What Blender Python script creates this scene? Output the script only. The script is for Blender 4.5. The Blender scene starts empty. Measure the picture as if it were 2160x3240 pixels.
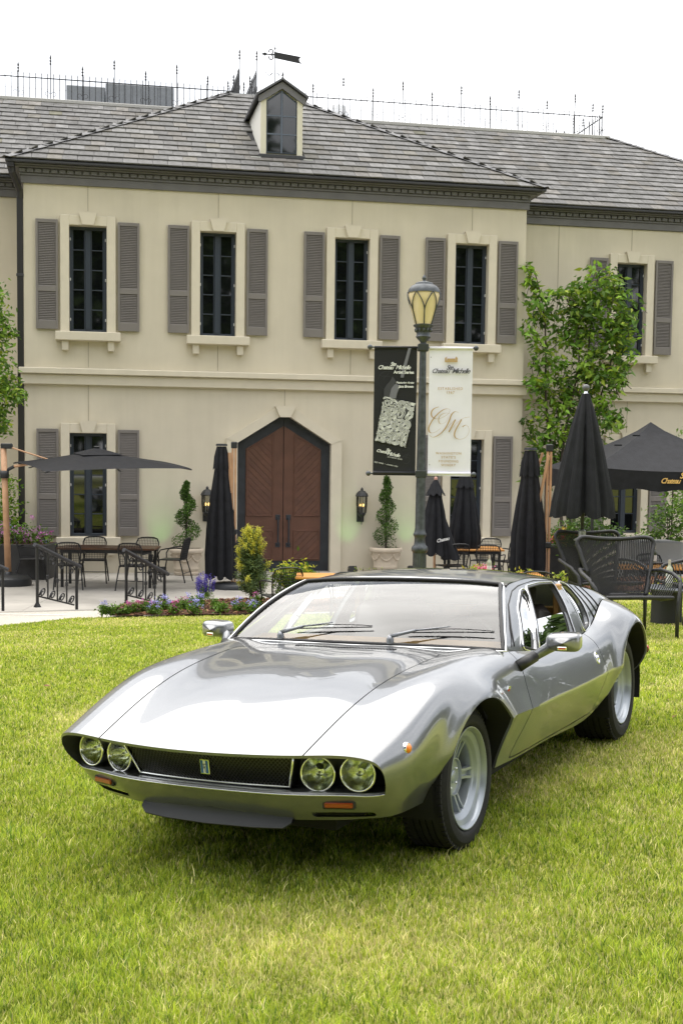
import bpy, bmesh, math, random
import numpy as np
from math import sin, cos, pi, radians, hypot, atan2
from mathutils import Matrix, Vector
random.seed(7); rng = np.random.default_rng(7)
SC = bpy.context.scene
COL = SC.collection

# ------------------------------------------------------------------ camera
EYE = 1.6807
cam = bpy.data.cameras.new('camera'); camo = bpy.data.objects.new('camera', cam); COL.objects.link(camo)
cam.sensor_width = 36; cam.sensor_fit = 'AUTO'; cam.lens = 3993.65 / 3240 * 36
cam.shift_y = 144.4 / 3240
cam.clip_end = 600; cam.clip_start = 0.05
_p, _r = 0.0740654, 0.0122689
R0 = Vector((1, 0, 0)); U0 = Vector((0, sin(_p), cos(_p))); F0 = Vector((0, cos(_p), -sin(_p)))
RR = cos(_r) * R0 + sin(_r) * U0; UU = -sin(_r) * R0 + cos(_r) * U0
m = Matrix((RR, UU, -F0)).transposed().to_4x4(); m.translation = (0, 0, EYE)
camo.matrix_world = m
SC.camera = camo

# ------------------------------------------------------------------ sky
SUN_EL, SUN_AZ = radians(75), radians(-28)      # azimuth from +Y towards +X: the sun stands behind the house, to the left
w = bpy.data.worlds.new('World'); SC.world = w; w.use_nodes = True
nt = w.node_tree; nt.nodes.clear()
N = nt.nodes.new; LK = nt.links.new
out = N('ShaderNodeOutputWorld'); bg = N('ShaderNodeBackground'); LK(bg.outputs[0], out.inputs[0])
bg.inputs[1].default_value = 0.1
sky = N('ShaderNodeTexSky'); sky.sky_type = 'NISHITA'; sky.sun_disc = False
sky.sun_elevation = SUN_EL; sky.sun_rotation = SUN_AZ
tc = N('ShaderNodeTexCoord'); mp = N('ShaderNodeMapping'); mp.inputs['Scale'].default_value = (1.0, 1.0, 2.6)
LK(tc.outputs['Generated'], mp.inputs[0])
n1 = N('ShaderNodeTexNoise'); n1.inputs['Scale'].default_value = 2.6; n1.inputs['Detail'].default_value = 7; n1.inputs['Roughness'].default_value = .55; n1.inputs['Distortion'].default_value = .4
LK(mp.outputs[0], n1.inputs['Vector'])
cr = N('ShaderNodeValToRGB'); e = cr.color_ramp.elements
e[0].position = .30; e[0].color = (.33, .35, .39, 1); e[1].position = .68; e[1].color = (1, 1, 1, 1)
LK(n1.outputs[0], cr.inputs[0])
sc_ = N('ShaderNodeVectorMath'); sc_.operation = 'SCALE'; sc_.inputs['Scale'].default_value = 16.5
LK(cr.outputs[0], sc_.inputs[0])
mx = N('ShaderNodeMixRGB'); mx.inputs[0].default_value = .9
LK(sky.outputs[0], mx.inputs[1]); LK(sc_.outputs[0], mx.inputs[2]); LK(mx.outputs[0], bg.inputs[0])
# ------------------------------------------------------------------ sun (hazy)
sun = bpy.data.lights.new('sun', 'SUN'); suno = bpy.data.objects.new('sun', sun); COL.objects.link(suno)
sun.energy = 2.9; sun.angle = radians(88); sun.color = (1, .95, .87)
sd = Vector((sin(SUN_AZ) * cos(SUN_EL), cos(SUN_AZ) * cos(SUN_EL), sin(SUN_EL)))
suno.rotation_euler = sd.to_track_quat('Z', 'Y').to_euler()
suno.location = sd * 40
vs = SC.view_settings; vs.view_transform = 'Standard'; vs.look = 'None'; vs.gamma = 1; vs.exposure = 0.55; vs.use_curve_mapping = False
SC.render.film_transparent = False
SC.cycles.max_bounces = 10; SC.cycles.transparent_max_bounces = 16; SC.cycles.use_denoising = True
SC.cycles.sample_clamp_indirect = 6

# ------------------------------------------------------------------ materials
MATS = {}
def mat(name, col, rough=.6, metal=0., var=0., vscale=8., bump=0., bscale=60., coat=0., spec=.5, vcol=None, detail=4., sheen=0.):
    if name in MATS: return MATS[name]
    m = bpy.data.materials.new(name); m.use_nodes = True; MATS[name] = m
    t = m.node_tree; b = t.nodes['Principled BSDF']
    b.inputs['Base Color'].default_value = (*col, 1); b.inputs['Roughness'].default_value = rough
    b.inputs['Metallic'].default_value = metal; b.inputs['Specular IOR Level'].default_value = spec
    if coat: b.inputs['Coat Weight'].default_value = coat; b.inputs['Coat Roughness'].default_value = .02
    if sheen: b.inputs['Sheen Weight'].default_value = sheen
    if var or bump:
        c = t.nodes.new('ShaderNodeTexCoord')
    if var:
        n = t.nodes.new('ShaderNodeTexNoise'); n.inputs['Scale'].default_value = vscale; n.inputs['Detail'].default_value = detail
        t.links.new(c.outputs['Object'], n.inputs['Vector'])
        r = t.nodes.new('ShaderNodeValToRGB')
        c2 = vcol or col
        lo = [max(0, v * (1 - var)) for v in col]; hi = [min(1, v * (1 + var)) for v in c2]
        r.color_ramp.elements[0].position = .3; r.color_ramp.elements[1].position = .7
        r.color_ramp.elements[0].color = (*lo, 1); r.color_ramp.elements[1].color = (*hi, 1)
        t.links.new(n.outputs[0], r.inputs[0]); t.links.new(r.outputs[0], b.inputs['Base Color'])
    if bump:
        n = t.nodes.new('ShaderNodeTexNoise'); n.inputs['Scale'].default_value = bscale; n.inputs['Detail'].default_value = 5
        t.links.new(c.outputs['Object'], n.inputs['Vector'])
        bp = t.nodes.new('ShaderNodeBump'); bp.inputs['Strength'].default_value = bump; bp.inputs['Distance'].default_value = .01
        t.links.new(n.outputs[0], bp.inputs['Height']); t.links.new(bp.outputs[0], b.inputs['Normal'])
    return m
def emis(name, col, s):
    m = mat(name, col); b = m.node_tree.nodes['Principled BSDF']
    b.inputs['Emission Color'].default_value = (*col, 1); b.inputs['Emission Strength'].default_value = s; return m
def attr_mat(name, rough=.6, trans=0., spec=.3, metal=0.):
    """colour comes from the point attribute 'c' (each blade / leaf / slate has its own colour)"""
    if name in MATS: return MATS[name]
    m = bpy.data.materials.new(name); m.use_nodes = True; MATS[name] = m
    t = m.node_tree; b = t.nodes['Principled BSDF']; o = t.nodes['Material Output']
    a = t.nodes.new('ShaderNodeAttribute'); a.attribute_name = 'c'
    t.links.new(a.outputs['Color'], b.inputs['Base Color'])
    b.inputs['Roughness'].default_value = rough; b.inputs['Specular IOR Level'].default_value = spec
    if trans:
        tr = t.nodes.new('ShaderNodeBsdfTranslucent'); mxs = t.nodes.new('ShaderNodeMixShader'); mxs.inputs[0].default_value = trans
        t.links.new(a.outputs['Color'], tr.inputs[0]); t.links.new(b.outputs[0], mxs.inputs[1]); t.links.new(tr.outputs[0], mxs.inputs[2])
        t.links.new(mxs.outputs[0], o.inputs[0])
    return m
def glass(name, tint=(1, 1, 1), refl=1., rough=0.0, ior=1.5, trans=1.0):
    if name in MATS: return MATS[name]
    m = bpy.data.materials.new(name); m.use_nodes = True; MATS[name] = m
    t = m.node_tree; t.nodes.remove(t.nodes['Principled BSDF']); o = t.nodes['Material Output']
    tr = t.nodes.new('ShaderNodeBsdfTransparent'); tr.inputs[0].default_value = (*[trans * v for v in tint], 1)
    gl = t.nodes.new('ShaderNodeBsdfGlossy'); gl.inputs['Roughness'].default_value = rough; gl.inputs['Color'].default_value = (refl, refl, refl, 1)
    fr = t.nodes.new('ShaderNodeFresnel'); fr.inputs[0].default_value = ior
    mx = t.nodes.new('ShaderNodeMixShader')
    t.links.new(fr.outputs[0], mx.inputs[0]); t.links.new(tr.outputs[0], mx.inputs[1]); t.links.new(gl.outputs[0], mx.inputs[2])
    t.links.new(mx.outputs[0], o.inputs[0]); return m

# ------------------------------------------------------------------ objects
def tag(o, label=None, cat=None, group=None, kind=None):
    if label: o['label'] = label
    if cat: o['category'] = cat
    if group: o['group'] = group
    if kind: o['kind'] = kind
    return o
def empty(name, loc=(0, 0, 0), rz=0., label=None, cat=None, group=None, mw=None):
    o = bpy.data.objects.new(name, None); COL.objects.link(o); o.empty_display_size = .2
    if mw is not None: o.matrix_world = mw
    else: o.location = loc; o.rotation_euler = (0, 0, rz)
    return tag(o, label, cat, group)
def mkmesh(name, V, Fc, mt=None, smooth=False, col=None, mats=None, midx=None):
    me = bpy.data.meshes.new(name)
    V = np.asarray(V, float).reshape(-1, 3)
    me.from_pydata(V.tolist(), [], [tuple(f) for f in Fc]) if not isinstance(Fc, np.ndarray) else fast_mesh(me, V, Fc)
    if col is not None:
        a = me.color_attributes.new('c', 'FLOAT_COLOR', 'POINT')
        cc = np.ones((len(V), 4), np.float32); cc[:, :3] = col; a.data.foreach_set('color', cc.ravel())
    if smooth: me.shade_smooth()
    if mats:
        for q in mats: me.materials.append(q)
        if midx is not None: me.polygons.foreach_set('material_index', midx)
    elif mt: me.materials.append(mt)
    me.update(); return me
def fast_mesh(me, V, Fc):
    n, k = Fc.shape
    me.vertices.add(len(V)); me.vertices.foreach_set('co', V.astype(np.float32).ravel())
    me.loops.add(n * k); me.loops.foreach_set('vertex_index', Fc.astype(np.int32).ravel())
    me.polygons.add(n); me.polygons.foreach_set('loop_start', np.arange(0, n * k, k, dtype=np.int32))
    me.polygons.foreach_set('loop_total', np.full(n, k, np.int32)); me.update(calc_edges=True)
def link(name, me, parent=None, loc=None, rot=None, scale=None):
    o = bpy.data.objects.new(name, me); COL.objects.link(o)
    if parent: o.parent = parent
    if loc is not None: o.location = loc
    if rot is not None: o.rotation_euler = rot
    if scale is not None: o.scale = scale
    return o
def copy_tree(o, parent=None):
    c = o.copy(); COL.objects.link(c); c.parent = parent
    for ch in [q for q in o.children]: copy_tree(ch, c)
    return c

class MB:
    """collects geometry of ONE part"""
    def __init__(s): s.V = []; s.F = []; s.n = 0
    def add(s, V, Fc):
        b = s.n
        V = [tuple(map(float, v)) for v in V]
        s.V += V; s.F += [tuple(i + b for i in f) for f in Fc]; s.n += len(V); return s
    def box(s, x0, x1, y0, y1, z0, z1, M=None):
        V = [(x, y, z) for z in (z0, z1) for y in (y0, y1) for x in (x0, x1)]
        if M is not None: V = [tuple(M @ Vector(v)) for v in V]
        return s.add(V, [(0, 2, 3, 1), (4, 5, 7, 6), (0, 1, 5, 4), (2, 6, 7, 3), (0, 4, 6, 2), (1, 3, 7, 5)])
    def bbox(s, x0, x1, y0, y1, z0, z1, b=.01, M=None):
        """box with chamfered edges"""
        V = []; F = []
        xs, ys, zs = (x0, x1), (y0, y1), (z0, z1)
        sg = (-1, 1)
        idx = {}
        for i in (0, 1):
            for j in (0, 1):
                for k in (0, 1):
                    c = (xs[i], ys[j], zs[k]); ins = [c[a] - (sg[(i, j, k)[a]]) * b for a in range(3)]
                    for a in range(3):
                        v = list(ins); v[a] = c[a]; idx[(i, j, k, a)] = len(V); V.append(tuple(v))
        for a in range(3):
            b_, c_ = [q for q in range(3) if q != a]
            for s_ in (0, 1):
                f = []
                for (p, q) in ((0, 0), (1, 0), (1, 1), (0, 1)):
                    k = [0, 0, 0]; k[a] = s_; k[b_] = p; k[c_] = q; f.append(idx[(*k, a)])
                F.append(tuple(f))
        for a in range(3):      # edges along axis a
            b_, c_ = [q for q in range(3) if q != a]
            for p in (0, 1):
                for q in (0, 1):
                    k0 = [0, 0, 0]; k0[b_] = p; k0[c_] = q; k1 = list(k0); k1[a] = 1
                    F.append((idx[(*k0, b_)], idx[(*k1, b_)], idx[(*k1, c_)], idx[(*k0, c_)]))
        for i in (0, 1):
            for j in (0, 1):
                for k in (0, 1): F.append(tuple(idx[(i, j, k, a)] for a in range(3)))
        if M is not None: V = [tuple(M @ Vector(v)) for v in V]
        return s.add(V, F)
    def tube(s, pts, r, n=8, cap=True, closed=False):
        P = [Vector(p) for p in pts]; m = len(P)
        rs = r if hasattr(r, '__len__') else [r] * m
        V = []; up = None
        for i in range(m):
            a = P[i - 1] if (i or closed) else P[i]; b = P[(i + 1) % m] if (i < m - 1 or closed) else P[i]
            t = (b - a); t = t.normalized() if t.length > 1e-9 else Vector((0, 0, 1))
            if up is None:
                up = Vector((0, 0, 1)) if abs(t.z) < .9 else Vector((1, 0, 0))
            u = (up - t * up.dot(t)); u = u.normalized() if u.length > 1e-6 else t.orthogonal().normalized(); v = t.cross(u); up = u
            for k in range(n):
                an = 2 * pi * k / n; V.append(P[i] + (u * cos(an) + v * sin(an)) * rs[i])
        F = []
        for i in range(m if closed else m - 1):
            j = (i + 1) % m
            for k in range(n): F.append((i * n + k, i * n + (k + 1) % n, j * n + (k + 1) % n, j * n + k))
        if cap and not closed: F.append(tuple(range(n))[::-1]); F.append(tuple((m - 1) * n + k for k in range(n)))
        return s.add(V, F)
    def lathe(s, prof, n=24, M=None, a0=0, a1=2 * pi, cap=False):
        full = abs(a1 - a0 - 2 * pi) < 1e-6; k = n if full else n + 1
        V = []
        for (r, z) in prof:
            for i in range(k):
                a = a0 + (a1 - a0) * i / n; V.append((r * cos(a), r * sin(a), z))
        F = []
        for j in range(len(prof) - 1):
            for i in range(n):
                i2 = (i + 1) % k; F.append((j * k + i, j * k + i2, (j + 1) * k + i2, (j + 1) * k + i))
        if M is not None: V = [tuple(M @ Vector(v)) for v in V]
        return s.add(V, F)
    def prism(s, poly, h0, h1, axis='z', M=None):
        """poly: 2D outline, extruded between h0 and h1 along axis"""
        n = len(poly); V = []
        for h in (h0, h1):
            for (a, b) in poly: V.append({'z': (a, b, h), 'y': (a, h, b), 'x': (h, a, b)}[axis])
        F = [tuple(range(n))[::-1], tuple(range(n, 2 * n))] + [(i, (i + 1) % n, n + (i + 1) % n, n + i) for i in range(n)]
        if M is not None: V = [tuple(M @ Vector(v)) for v in V]
        return s.add(V, F)
    def ball(s, c, r, n=12, m=8, sq=(1, 1, 1)):
        V = []; F = []
        for j in range(m + 1):
            t = pi * j / m
            for i in range(n): V.append((c[0] + sq[0] * r * sin(t) * cos(2 * pi * i / n), c[1] + sq[1] * r * sin(t) * sin(2 * pi * i / n), c[2] + sq[2] * r * cos(t)))
        for j in range(m):
            for i in range(n): F.append((j * n + i, j * n + (i + 1) % n, (j + 1) * n + (i + 1) % n, (j + 1) * n + i))
        return s.add(V, F)
    def grid(s, P):
        """P: array (a,b,3)"""
        a, b = len(P), len(P[0])
        return s.add([p for r_ in P for p in r_], [(i * b + j, i * b + j + 1, (i + 1) * b + j + 1, (i + 1) * b + j) for i in range(a - 1) for j in range(b - 1)])
    def build(s, name, mt, parent=None, smooth=False, label=None, kind=None, autos=None, **k):
        me = mkmesh(name, s.V, s.F, mt, smooth)
        if autos is not None:
            me.shade_smooth(); me.set_sharp_from_angle(angle=radians(autos))
        o = link(name, me, parent, **k)
        if label: o['label'] = label
        if kind: o['kind'] = kind
        return o
def T(x=0, y=0, z=0, rz=0, rx=0, ry=0, s=1):
    return Matrix.Translation((x, y, z)) @ Matrix.Rotation(rz, 4, 'Z') @ Matrix.Rotation(ry, 4, 'Y') @ Matrix.Rotation(rx, 4, 'X') @ Matrix.Scale(s, 4)
def spline(K, t, n=None):
    """natural cubic spline; K knots (k,) values in t (k,d)"""
    K = np.asarray(K, float); Y = np.asarray(t, float)
    k = len(K); h = np.diff(K); A = np.zeros((k, k)); B = np.zeros((k, Y.shape[1]))
    A[0, 0] = A[-1, -1] = 1
    for i in range(1, k - 1):
        A[i, i - 1] = h[i - 1]; A[i, i] = 2 * (h[i - 1] + h[i]); A[i, i + 1] = h[i]
        B[i] = 6 * ((Y[i + 1] - Y[i]) / h[i] - (Y[i] - Y[i - 1]) / h[i - 1])
    M2 = np.linalg.solve(A, B)
    def ev(x):
        x = np.asarray(x, float); i = np.clip(np.searchsorted(K, x) - 1, 0, k - 2); H = h[i]
        a = ((K[i + 1] - x) / H)[:, None]; b = ((x - K[i]) / H)[:, None]
        return a * Y[i] + b * Y[i + 1] + ((a ** 3 - a) * M2[i] + (b ** 3 - b) * M2[i + 1]) * (H ** 2)[:, None] / 6
    return ev
def curve(pts, n, chord=True):
    P = np.asarray(pts, float); d = np.linalg.norm(np.diff(P, axis=0), axis=1) ** (.5 if not chord else 1)
    K = np.concatenate([[0], np.cumsum(d)]); return spline(K, P)(np.linspace(0, K[-1], n))
# ================================================================== lettering (flat print), made into meshes before the scene grows
def text_mesh(s, size=1., shear=0., space=1., ext=.0, align='CENTER', bold=0.):
    cu = bpy.data.curves.new('lettering', 'FONT'); cu.body = s; cu.size = size; cu.shear = shear; cu.space_character = space
    cu.extrude = ext; cu.align_x = align; cu.resolution_u = 3; cu.offset = bold
    o = bpy.data.objects.new('lettering', cu); COL.objects.link(o)
    dg = bpy.context.evaluated_depsgraph_get(); me = bpy.data.meshes.new_from_object(o.evaluated_get(dg))
    bpy.data.objects.remove(o); bpy.data.curves.remove(cu); return me
def stroke_mesh(strokes, z=0.):
    """calligraphic strokes: list of (points2d, wmin, wmax) -> flat ribbon mesh in xy"""
    V = []; Fc = []
    for pts, w0, w1 in strokes:
        P = curve([(x, y, 0) for x, y in pts], max(24, 8 * len(pts)))[:, :2]
        d = np.gradient(P, axis=0); d /= np.linalg.norm(d, axis=1)[:, None] + 1e-9
        nrm = np.stack([-d[:, 1], d[:, 0]], 1)
        wd = w0 + (w1 - w0) * np.clip(-d[:, 1] * .9 + .1, 0, 1) ** 1.3      # broad on the downstroke
        a = P + nrm * wd[:, None] / 2; b = P - nrm * wd[:, None] / 2; k = len(V)
        for i in range(len(P)): V += [(a[i][0], a[i][1], z), (b[i][0], b[i][1], z)]
        Fc += [(k + 2 * i, k + 2 * i + 1, k + 2 * i + 3, k + 2 * i + 2) for i in range(len(P) - 1)]
    return V, Fc
TXT = {
 'cha1': text_mesh('Chateau', .105, .38, .80, bold=.002), 'ste1': text_mesh('Ste', .095, .38, .80, bold=.002), 'mich1': text_mesh('Michelle', .105, .38, .80, bold=.002),
 'artist': text_mesh('Artist Series', .072, 0, .95, bold=.0022), 'feat': text_mesh('Featuring Artist', .046, .25, .95, bold=.001), 'jazz': text_mesh('Jazz Brown', .056, .2, .95, bold=.002),
 'cha2': text_mesh('Chateau', .07, .38, .82, bold=.0015), 'year': text_mesh('2019 ARTIST SERIES', .028, .15, 1.0), 'red': text_mesh('RED WINE  \u2022  columbia valley', .032, .1, 1.0),
 'est': text_mesh('ESTABLISHED', .052, 0, 1.22, bold=.0006), 'y67': text_mesh('1967', .046, 0, 1.2, bold=.0006),
 'w1': text_mesh('WASHINGTON', .047, 0, 1.25, bold=.0008), 'w2': text_mesh('STATE\u2019S', .047, 0, 1.25, bold=.0008), 'w3': text_mesh('FOUNDING', .047, 0, 1.25, bold=.0008), 'w4': text_mesh('WINERY', .047, 0, 1.25, bold=.0008),
 'tent1': text_mesh('Chateau', .27, .38, .80, bold=.006), 'tent2': text_mesh('Ste', .24, .38, .80, bold=.006), 'tent3': text_mesh('Michelle', .27, .38, .80, bold=.006),
 'umb': text_mesh('Chateau', .20, .38, .80, bold=.004), 'vane': text_mesh('1976', .20, 0, .95, ext=.05, bold=.011),
}
# ================================================================== the car
def clip(V, Fc, g, gap=0.):
    """keep the side g>gap of a polygon mesh; returns V, F and the cut segments"""
    V = [tuple(v) for v in np.asarray(V, float)]
    G = np.asarray(g(np.array(V))) - gap
    nv = []; mp = {}; out = []; seg = []; ec = {}
    pos = (G > 0).tolist()
    ed = sorted({(min(f[k - 1], f[k]), max(f[k - 1], f[k])) for f in Fc for k in range(len(f)) if pos[f[k - 1]] != pos[f[k]]})
    if ed:
        A = np.array([V[i] for i, _ in ed]); Bq = np.array([V[j] for _, j in ed]); pa = np.array([pos[i] for i, _ in ed])
        lo = np.zeros(len(ed)); hi = np.ones(len(ed))
        for _ in range(18):
            m_ = (lo + hi) / 2; ok = ((np.asarray(g(A + (Bq - A) * m_[:, None])) - gap) > 0) == pa
            lo = np.where(ok, m_, lo); hi = np.where(ok, hi, m_)
        for e_, p_ in zip(ed, A + (Bq - A) * lo[:, None]): ec[e_] = len(nv); nv.append(tuple(p_))
    def old(i):
        if i not in mp: mp[i] = len(nv); nv.append(V[i])
        return mp[i]
    def cut(i, j): return ec[(min(i, j), max(i, j))]
    for f in Fc:
        s = [pos[i] for i in f]
        if all(s): out.append(tuple(old(i) for i in f)); continue
        if not any(s): continue
        poly = []; cs = []
        for a in range(len(f)):
            i, j = f[a], f[(a + 1) % len(f)]
            if s[a]: poly.append(old(i))
            if s[a] != s[(a + 1) % len(f)]: c = cut(i, j); poly.append(c); cs.append(c)
        if len(poly) > 2: out.append(tuple(poly))
        if len(cs) == 2: seg.append((cs[0], cs[1]))
    return np.array(nv).reshape(-1, 3), out, seg
def sdf_poly(P, poly):
    """signed distance (inside negative) of points P (n,2) to a polygon"""
    P = np.asarray(P); poly = np.asarray(poly, float); d = np.full(len(P), 1e9); ins = np.zeros(len(P), bool)
    for a, b in zip(poly, np.roll(poly, -1, axis=0)):
        e = b - a; w_ = P - a; t = np.clip((w_ @ e) / (e @ e + 1e-12), 0, 1); q = w_ - t[:, None] * e
        d = np.minimum(d, np.hypot(q[:, 0], q[:, 1]))
        c = ((a[1] <= P[:, 1]) != (b[1] <= P[:, 1]))
        with np.errstate(divide='ignore', invalid='ignore'):
            xi = a[0] + (P[:, 1] - a[1]) * (b[0] - a[0]) / (b[1] - a[1] + 1e-15)
        ins ^= c & (P[:, 0] < xi)
    return np.where(ins, -d, d)
def roundpoly(poly, r, n=5):
    """polygon with rounded corners"""
    P = [np.array(p, float) for p in poly]; out = []
    for i in range(len(P)):
        a, b, c = P[i - 1], P[i], P[(i + 1) % len(P)]
        u = a - b; v = c - b; lu, lv = np.linalg.norm(u), np.linalg.norm(v); k = min(r, lu * .45, lv * .45)
        p0, p1 = b + u / lu * k, b + v / lv * k
        for t in np.linspace(0, 1, n): out.append((1 - t) ** 2 * p0 + 2 * t * (1 - t) * b + t * t * p1)
    return out
CARX = lambda V: np.asarray(V, float) * np.array([-1, 1, 1])
def cbuild(V, Fc, name, mt, parent, smooth=True, mirror=False, label=None, kind=None, sharp=None):
    V = CARX(V)
    if mirror: V = V * np.array([1, -1, 1])
    me = mkmesh(name, V, [f if mirror else tuple(reversed(f)) for f in Fc], mt, smooth)
    if sharp: me.set_sharp_from_angle(angle=radians(sharp))
    o = link(name, me, parent)
    if label: o['label'] = label
    if kind: o['kind'] = kind
    return o
def both(V, Fc):
    """add the mirrored half, welded on the centre line"""
    V = np.asarray(V); n = len(V); mpi = {}; W = list(map(tuple, V))
    for i, v in enumerate(V):
        if abs(v[1]) < 1e-6: mpi[i] = i
        else: mpi[i] = len(W); W.append((v[0], -v[1], v[2]))
    return np.array(W), list(Fc) + [tuple(mpi[i] for i in reversed(f)) for f in Fc]
def rim_strip(V, seg, off):
    """strip turned inwards along cut segments"""
    W = []; Fs = []
    off = np.asarray(off, float)
    for a, b in seg:
        k = len(W); W += [V[a], V[b], V[b] + off, V[a] + off]; Fs.append((k, k + 1, k + 2, k + 3))
    return np.array(W).reshape(-1, 3), Fs
def merge(*ms):
    V = []; Fs = []
    for v, f in ms:
        b = len(V); V += list(map(tuple, v)); Fs += [tuple(i + b for i in q) for q in f]
    return np.array(V).reshape(-1, 3), Fs
def weld(V, Fc, eps=1e-5):
    V = np.asarray(V); key = {}; mp = []; W = []
    for v in V:
        k = tuple(np.round(v / eps).astype(int))
        if k not in key: key[k] = len(W); W.append(v)
        mp.append(key[k])
    out = []
    for f in Fc:
        g = [mp[i] for i in f]; g = [a for i, a in enumerate(g) if a != g[i - 1]]
        if len(g) > 2: out.append(tuple(g))
    return np.array(W), out

_yaw, _roll = 0.4575416, 0.0355266
_bx = Vector((sin(_yaw), cos(_yaw), 0)); _lf = Vector((cos(_yaw), -sin(_yaw), 0)); _z = Vector((0, 0, 1))
_L = _lf * cos(_roll) + _z * sin(_roll); _Z = -_lf * sin(_roll) + _z * cos(_roll)
CARM = Matrix((-_bx, _L, _Z)).transposed().to_4x4(); CARM.translation = Vector((-0.1375, 5.6893, 0)) + _L * .018
car = empty('sports_car', label='silver low wedge sports car with four round headlights parked on the lawn', cat='car', mw=CARM)

def paintmat():
    m = mat('silver_paint', (.47, .485, .50), .28, .70, coat=.85); m.node_tree.nodes['Principled BSDF'].inputs['Coat IOR'].default_value = 1.6
    t = m.node_tree; b = t.nodes['Principled BSDF']
    c = t.nodes.new('ShaderNodeTexCoord'); n = t.nodes.new('ShaderNodeTexNoise'); n.inputs['Scale'].default_value = 900; n.inputs['Detail'].default_value = 1
    t.links.new(c.outputs['Object'], n.inputs['Vector'])
    r = t.nodes.new('ShaderNodeValToRGB'); r.color_ramp.elements[0].position = .35; r.color_ramp.elements[1].position = .7
    r.color_ramp.elements[0].color = (.18, .186, .197, 1); r.color_ramp.elements[1].color = (.285, .292, .303, 1)
    t.links.new(n.outputs[0], r.inputs[0]); t.links.new(r.outputs[0], b.inputs['Base Color'])
    return m
PAINT = paintmat()
BLK = mat('black_satin', (.012, .012, .013), .45); RUB = mat('tyre_rubber', (.007, .007, .007), .8, bump=.25, bscale=180, var=.3, vscale=30)
SEAL = mat('window_rubber', (.008, .008, .009), .5); CHR = mat('chrome', (.82, .83, .84), .09, 1.0)
DARK = mat('underbody_black', (.006, .006, .006), .85)
# ---- feature lines -------------------------------------------------
TA = [-.88, -.6, -.35, 0, .3, .6, .9, 1.2, 1.85, 2.2, 2.5, 2.85, 3.1, 3.22]
c0 = [(-1.0, 0, .572), (-.66, 0, .682), (-.37, 0, .744), (0, 0, .786), (.3, 0, .801), (.545, 0, .802)]
c1 = [(-.985, .25, .574), (-.65, .26, .682), (-.365, .27, .743), (0, .28, .785), (.3, .29, .800), (.55, .30, .801)]
c2 = [(-.937, .47, .577), (-.62, .49, .680), (-.355, .505, .743), (0, .515, .783), (.3, .53, .797), (.565, .56, .796)]
r0 = [(-.885, .685, .572), (-.6, .70, .669), (-.35, .695, .744), (0, .685, .787), (.3, .69, .797), (.6, .742, .781), (.9, .752, .748), (1.2, .757, .73), (1.85, .762, .722), (2.2, .735, .775), (2.5, .70, .85), (2.85, .68, .80), (3.1, .66, .72), (3.22, .64, .665)]
r1 = [(-.85, .733, .545), (-.6, .762, .622), (-.35, .77, .695), (0, .775, .742), (.3, .77, .754), (.6, .795, .735), (.9, .805, .705), (1.2, .81, .69), (1.85, .815, .685), (2.2, .815, .742), (2.5, .80, .81), (2.85, .785, .755), (3.1, .765, .675), (3.22, .72, .63)]
r2 = [(-.815, .745, .485), (-.6, .79, .54), (-.35, .795, .585), (0, .835, .66), (.3, .825, .655), (.6, .84, .635), (.9, .852, .62), (1.2, .856, .61), (1.85, .86, .605), (2.2, .865, .66), (2.5, .88, .715), (2.85, .855, .65), (3.1, .815, .59), (3.22, .75, .57)]
r3 = [(-.75, .715, .406), (-.6, .765, .445), (-.35, .785, .465), (0, .855, .50), (.3, .862, .527), (.6, .88, .524), (.9, .886, .52), (1.2, .89, .515), (1.85, .89, .503), (2.2, .885, .50), (2.5, .88, .5), (2.85, .86, .495), (3.1, .81, .5), (3.22, .75, .5)]
r4 = [(-.73, .685, .355), (-.58, .735, .37), (-.34, .745, .375), (0, .79, .39), (.3, .80, .40), (.6, .835, .40), (.9, .845, .395), (1.2, .85, .39), (1.85, .85, .385), (2.15, .85, .40), (2.5, .84, .41), (2.85, .83, .41), (3.05, .79, .43), (3.17, .74, .45)]
r5 = [(-.69, .635, .295), (-.56, .685, .285), (-.34, .70, .28), (0, .72, .275), (.3, .765, .285), (.6, .785, .283), (.9, .79, .28), (1.2, .795, .275), (1.85, .805, .275), (2.15, .83, .345), (2.5, .80, .34), (2.85, .77, .34), (3.0, .74, .38), (3.12, .7, .40)]
TF = [-1.9, -1.65, -1.4, -1.15]
f3 = [(-.915, 0, .405), (-.905, .2, .404), (-.873, .40, .403), (-.815, .58, .403)]
f4 = [(-.88, 0, .355), (-.87, .2, .354), (-.84, .40, .352), (-.785, .57, .356)]
f5 = [(-.83, 0, .285), (-.82, .2, .285), (-.79, .38, .288), (-.745, .53, .292)]
def symrow(T_, P):      # mirror one knot across the centre so that the curve is level there
    return [2 * T_[0] - T_[1]] + T_, [(P[1][0], -P[1][1], P[1][2])] + P
E0 = {}
for nm, pts in (('c0', c0), ('c1', c1), ('c2', c2)): E0[nm] = spline(TA[:6], pts)
for nm, pts in (('r0', r0), ('r1', r1), ('r2', r2)): E0[nm] = spline(TA, pts)
for nm, fp, pts in (('r3', f3, r3), ('r4', f4, r4), ('r5', f5, r5)):
    k_, p_ = symrow(TF + TA, fp + pts); E0[nm] = spline(k_, p_)
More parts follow.
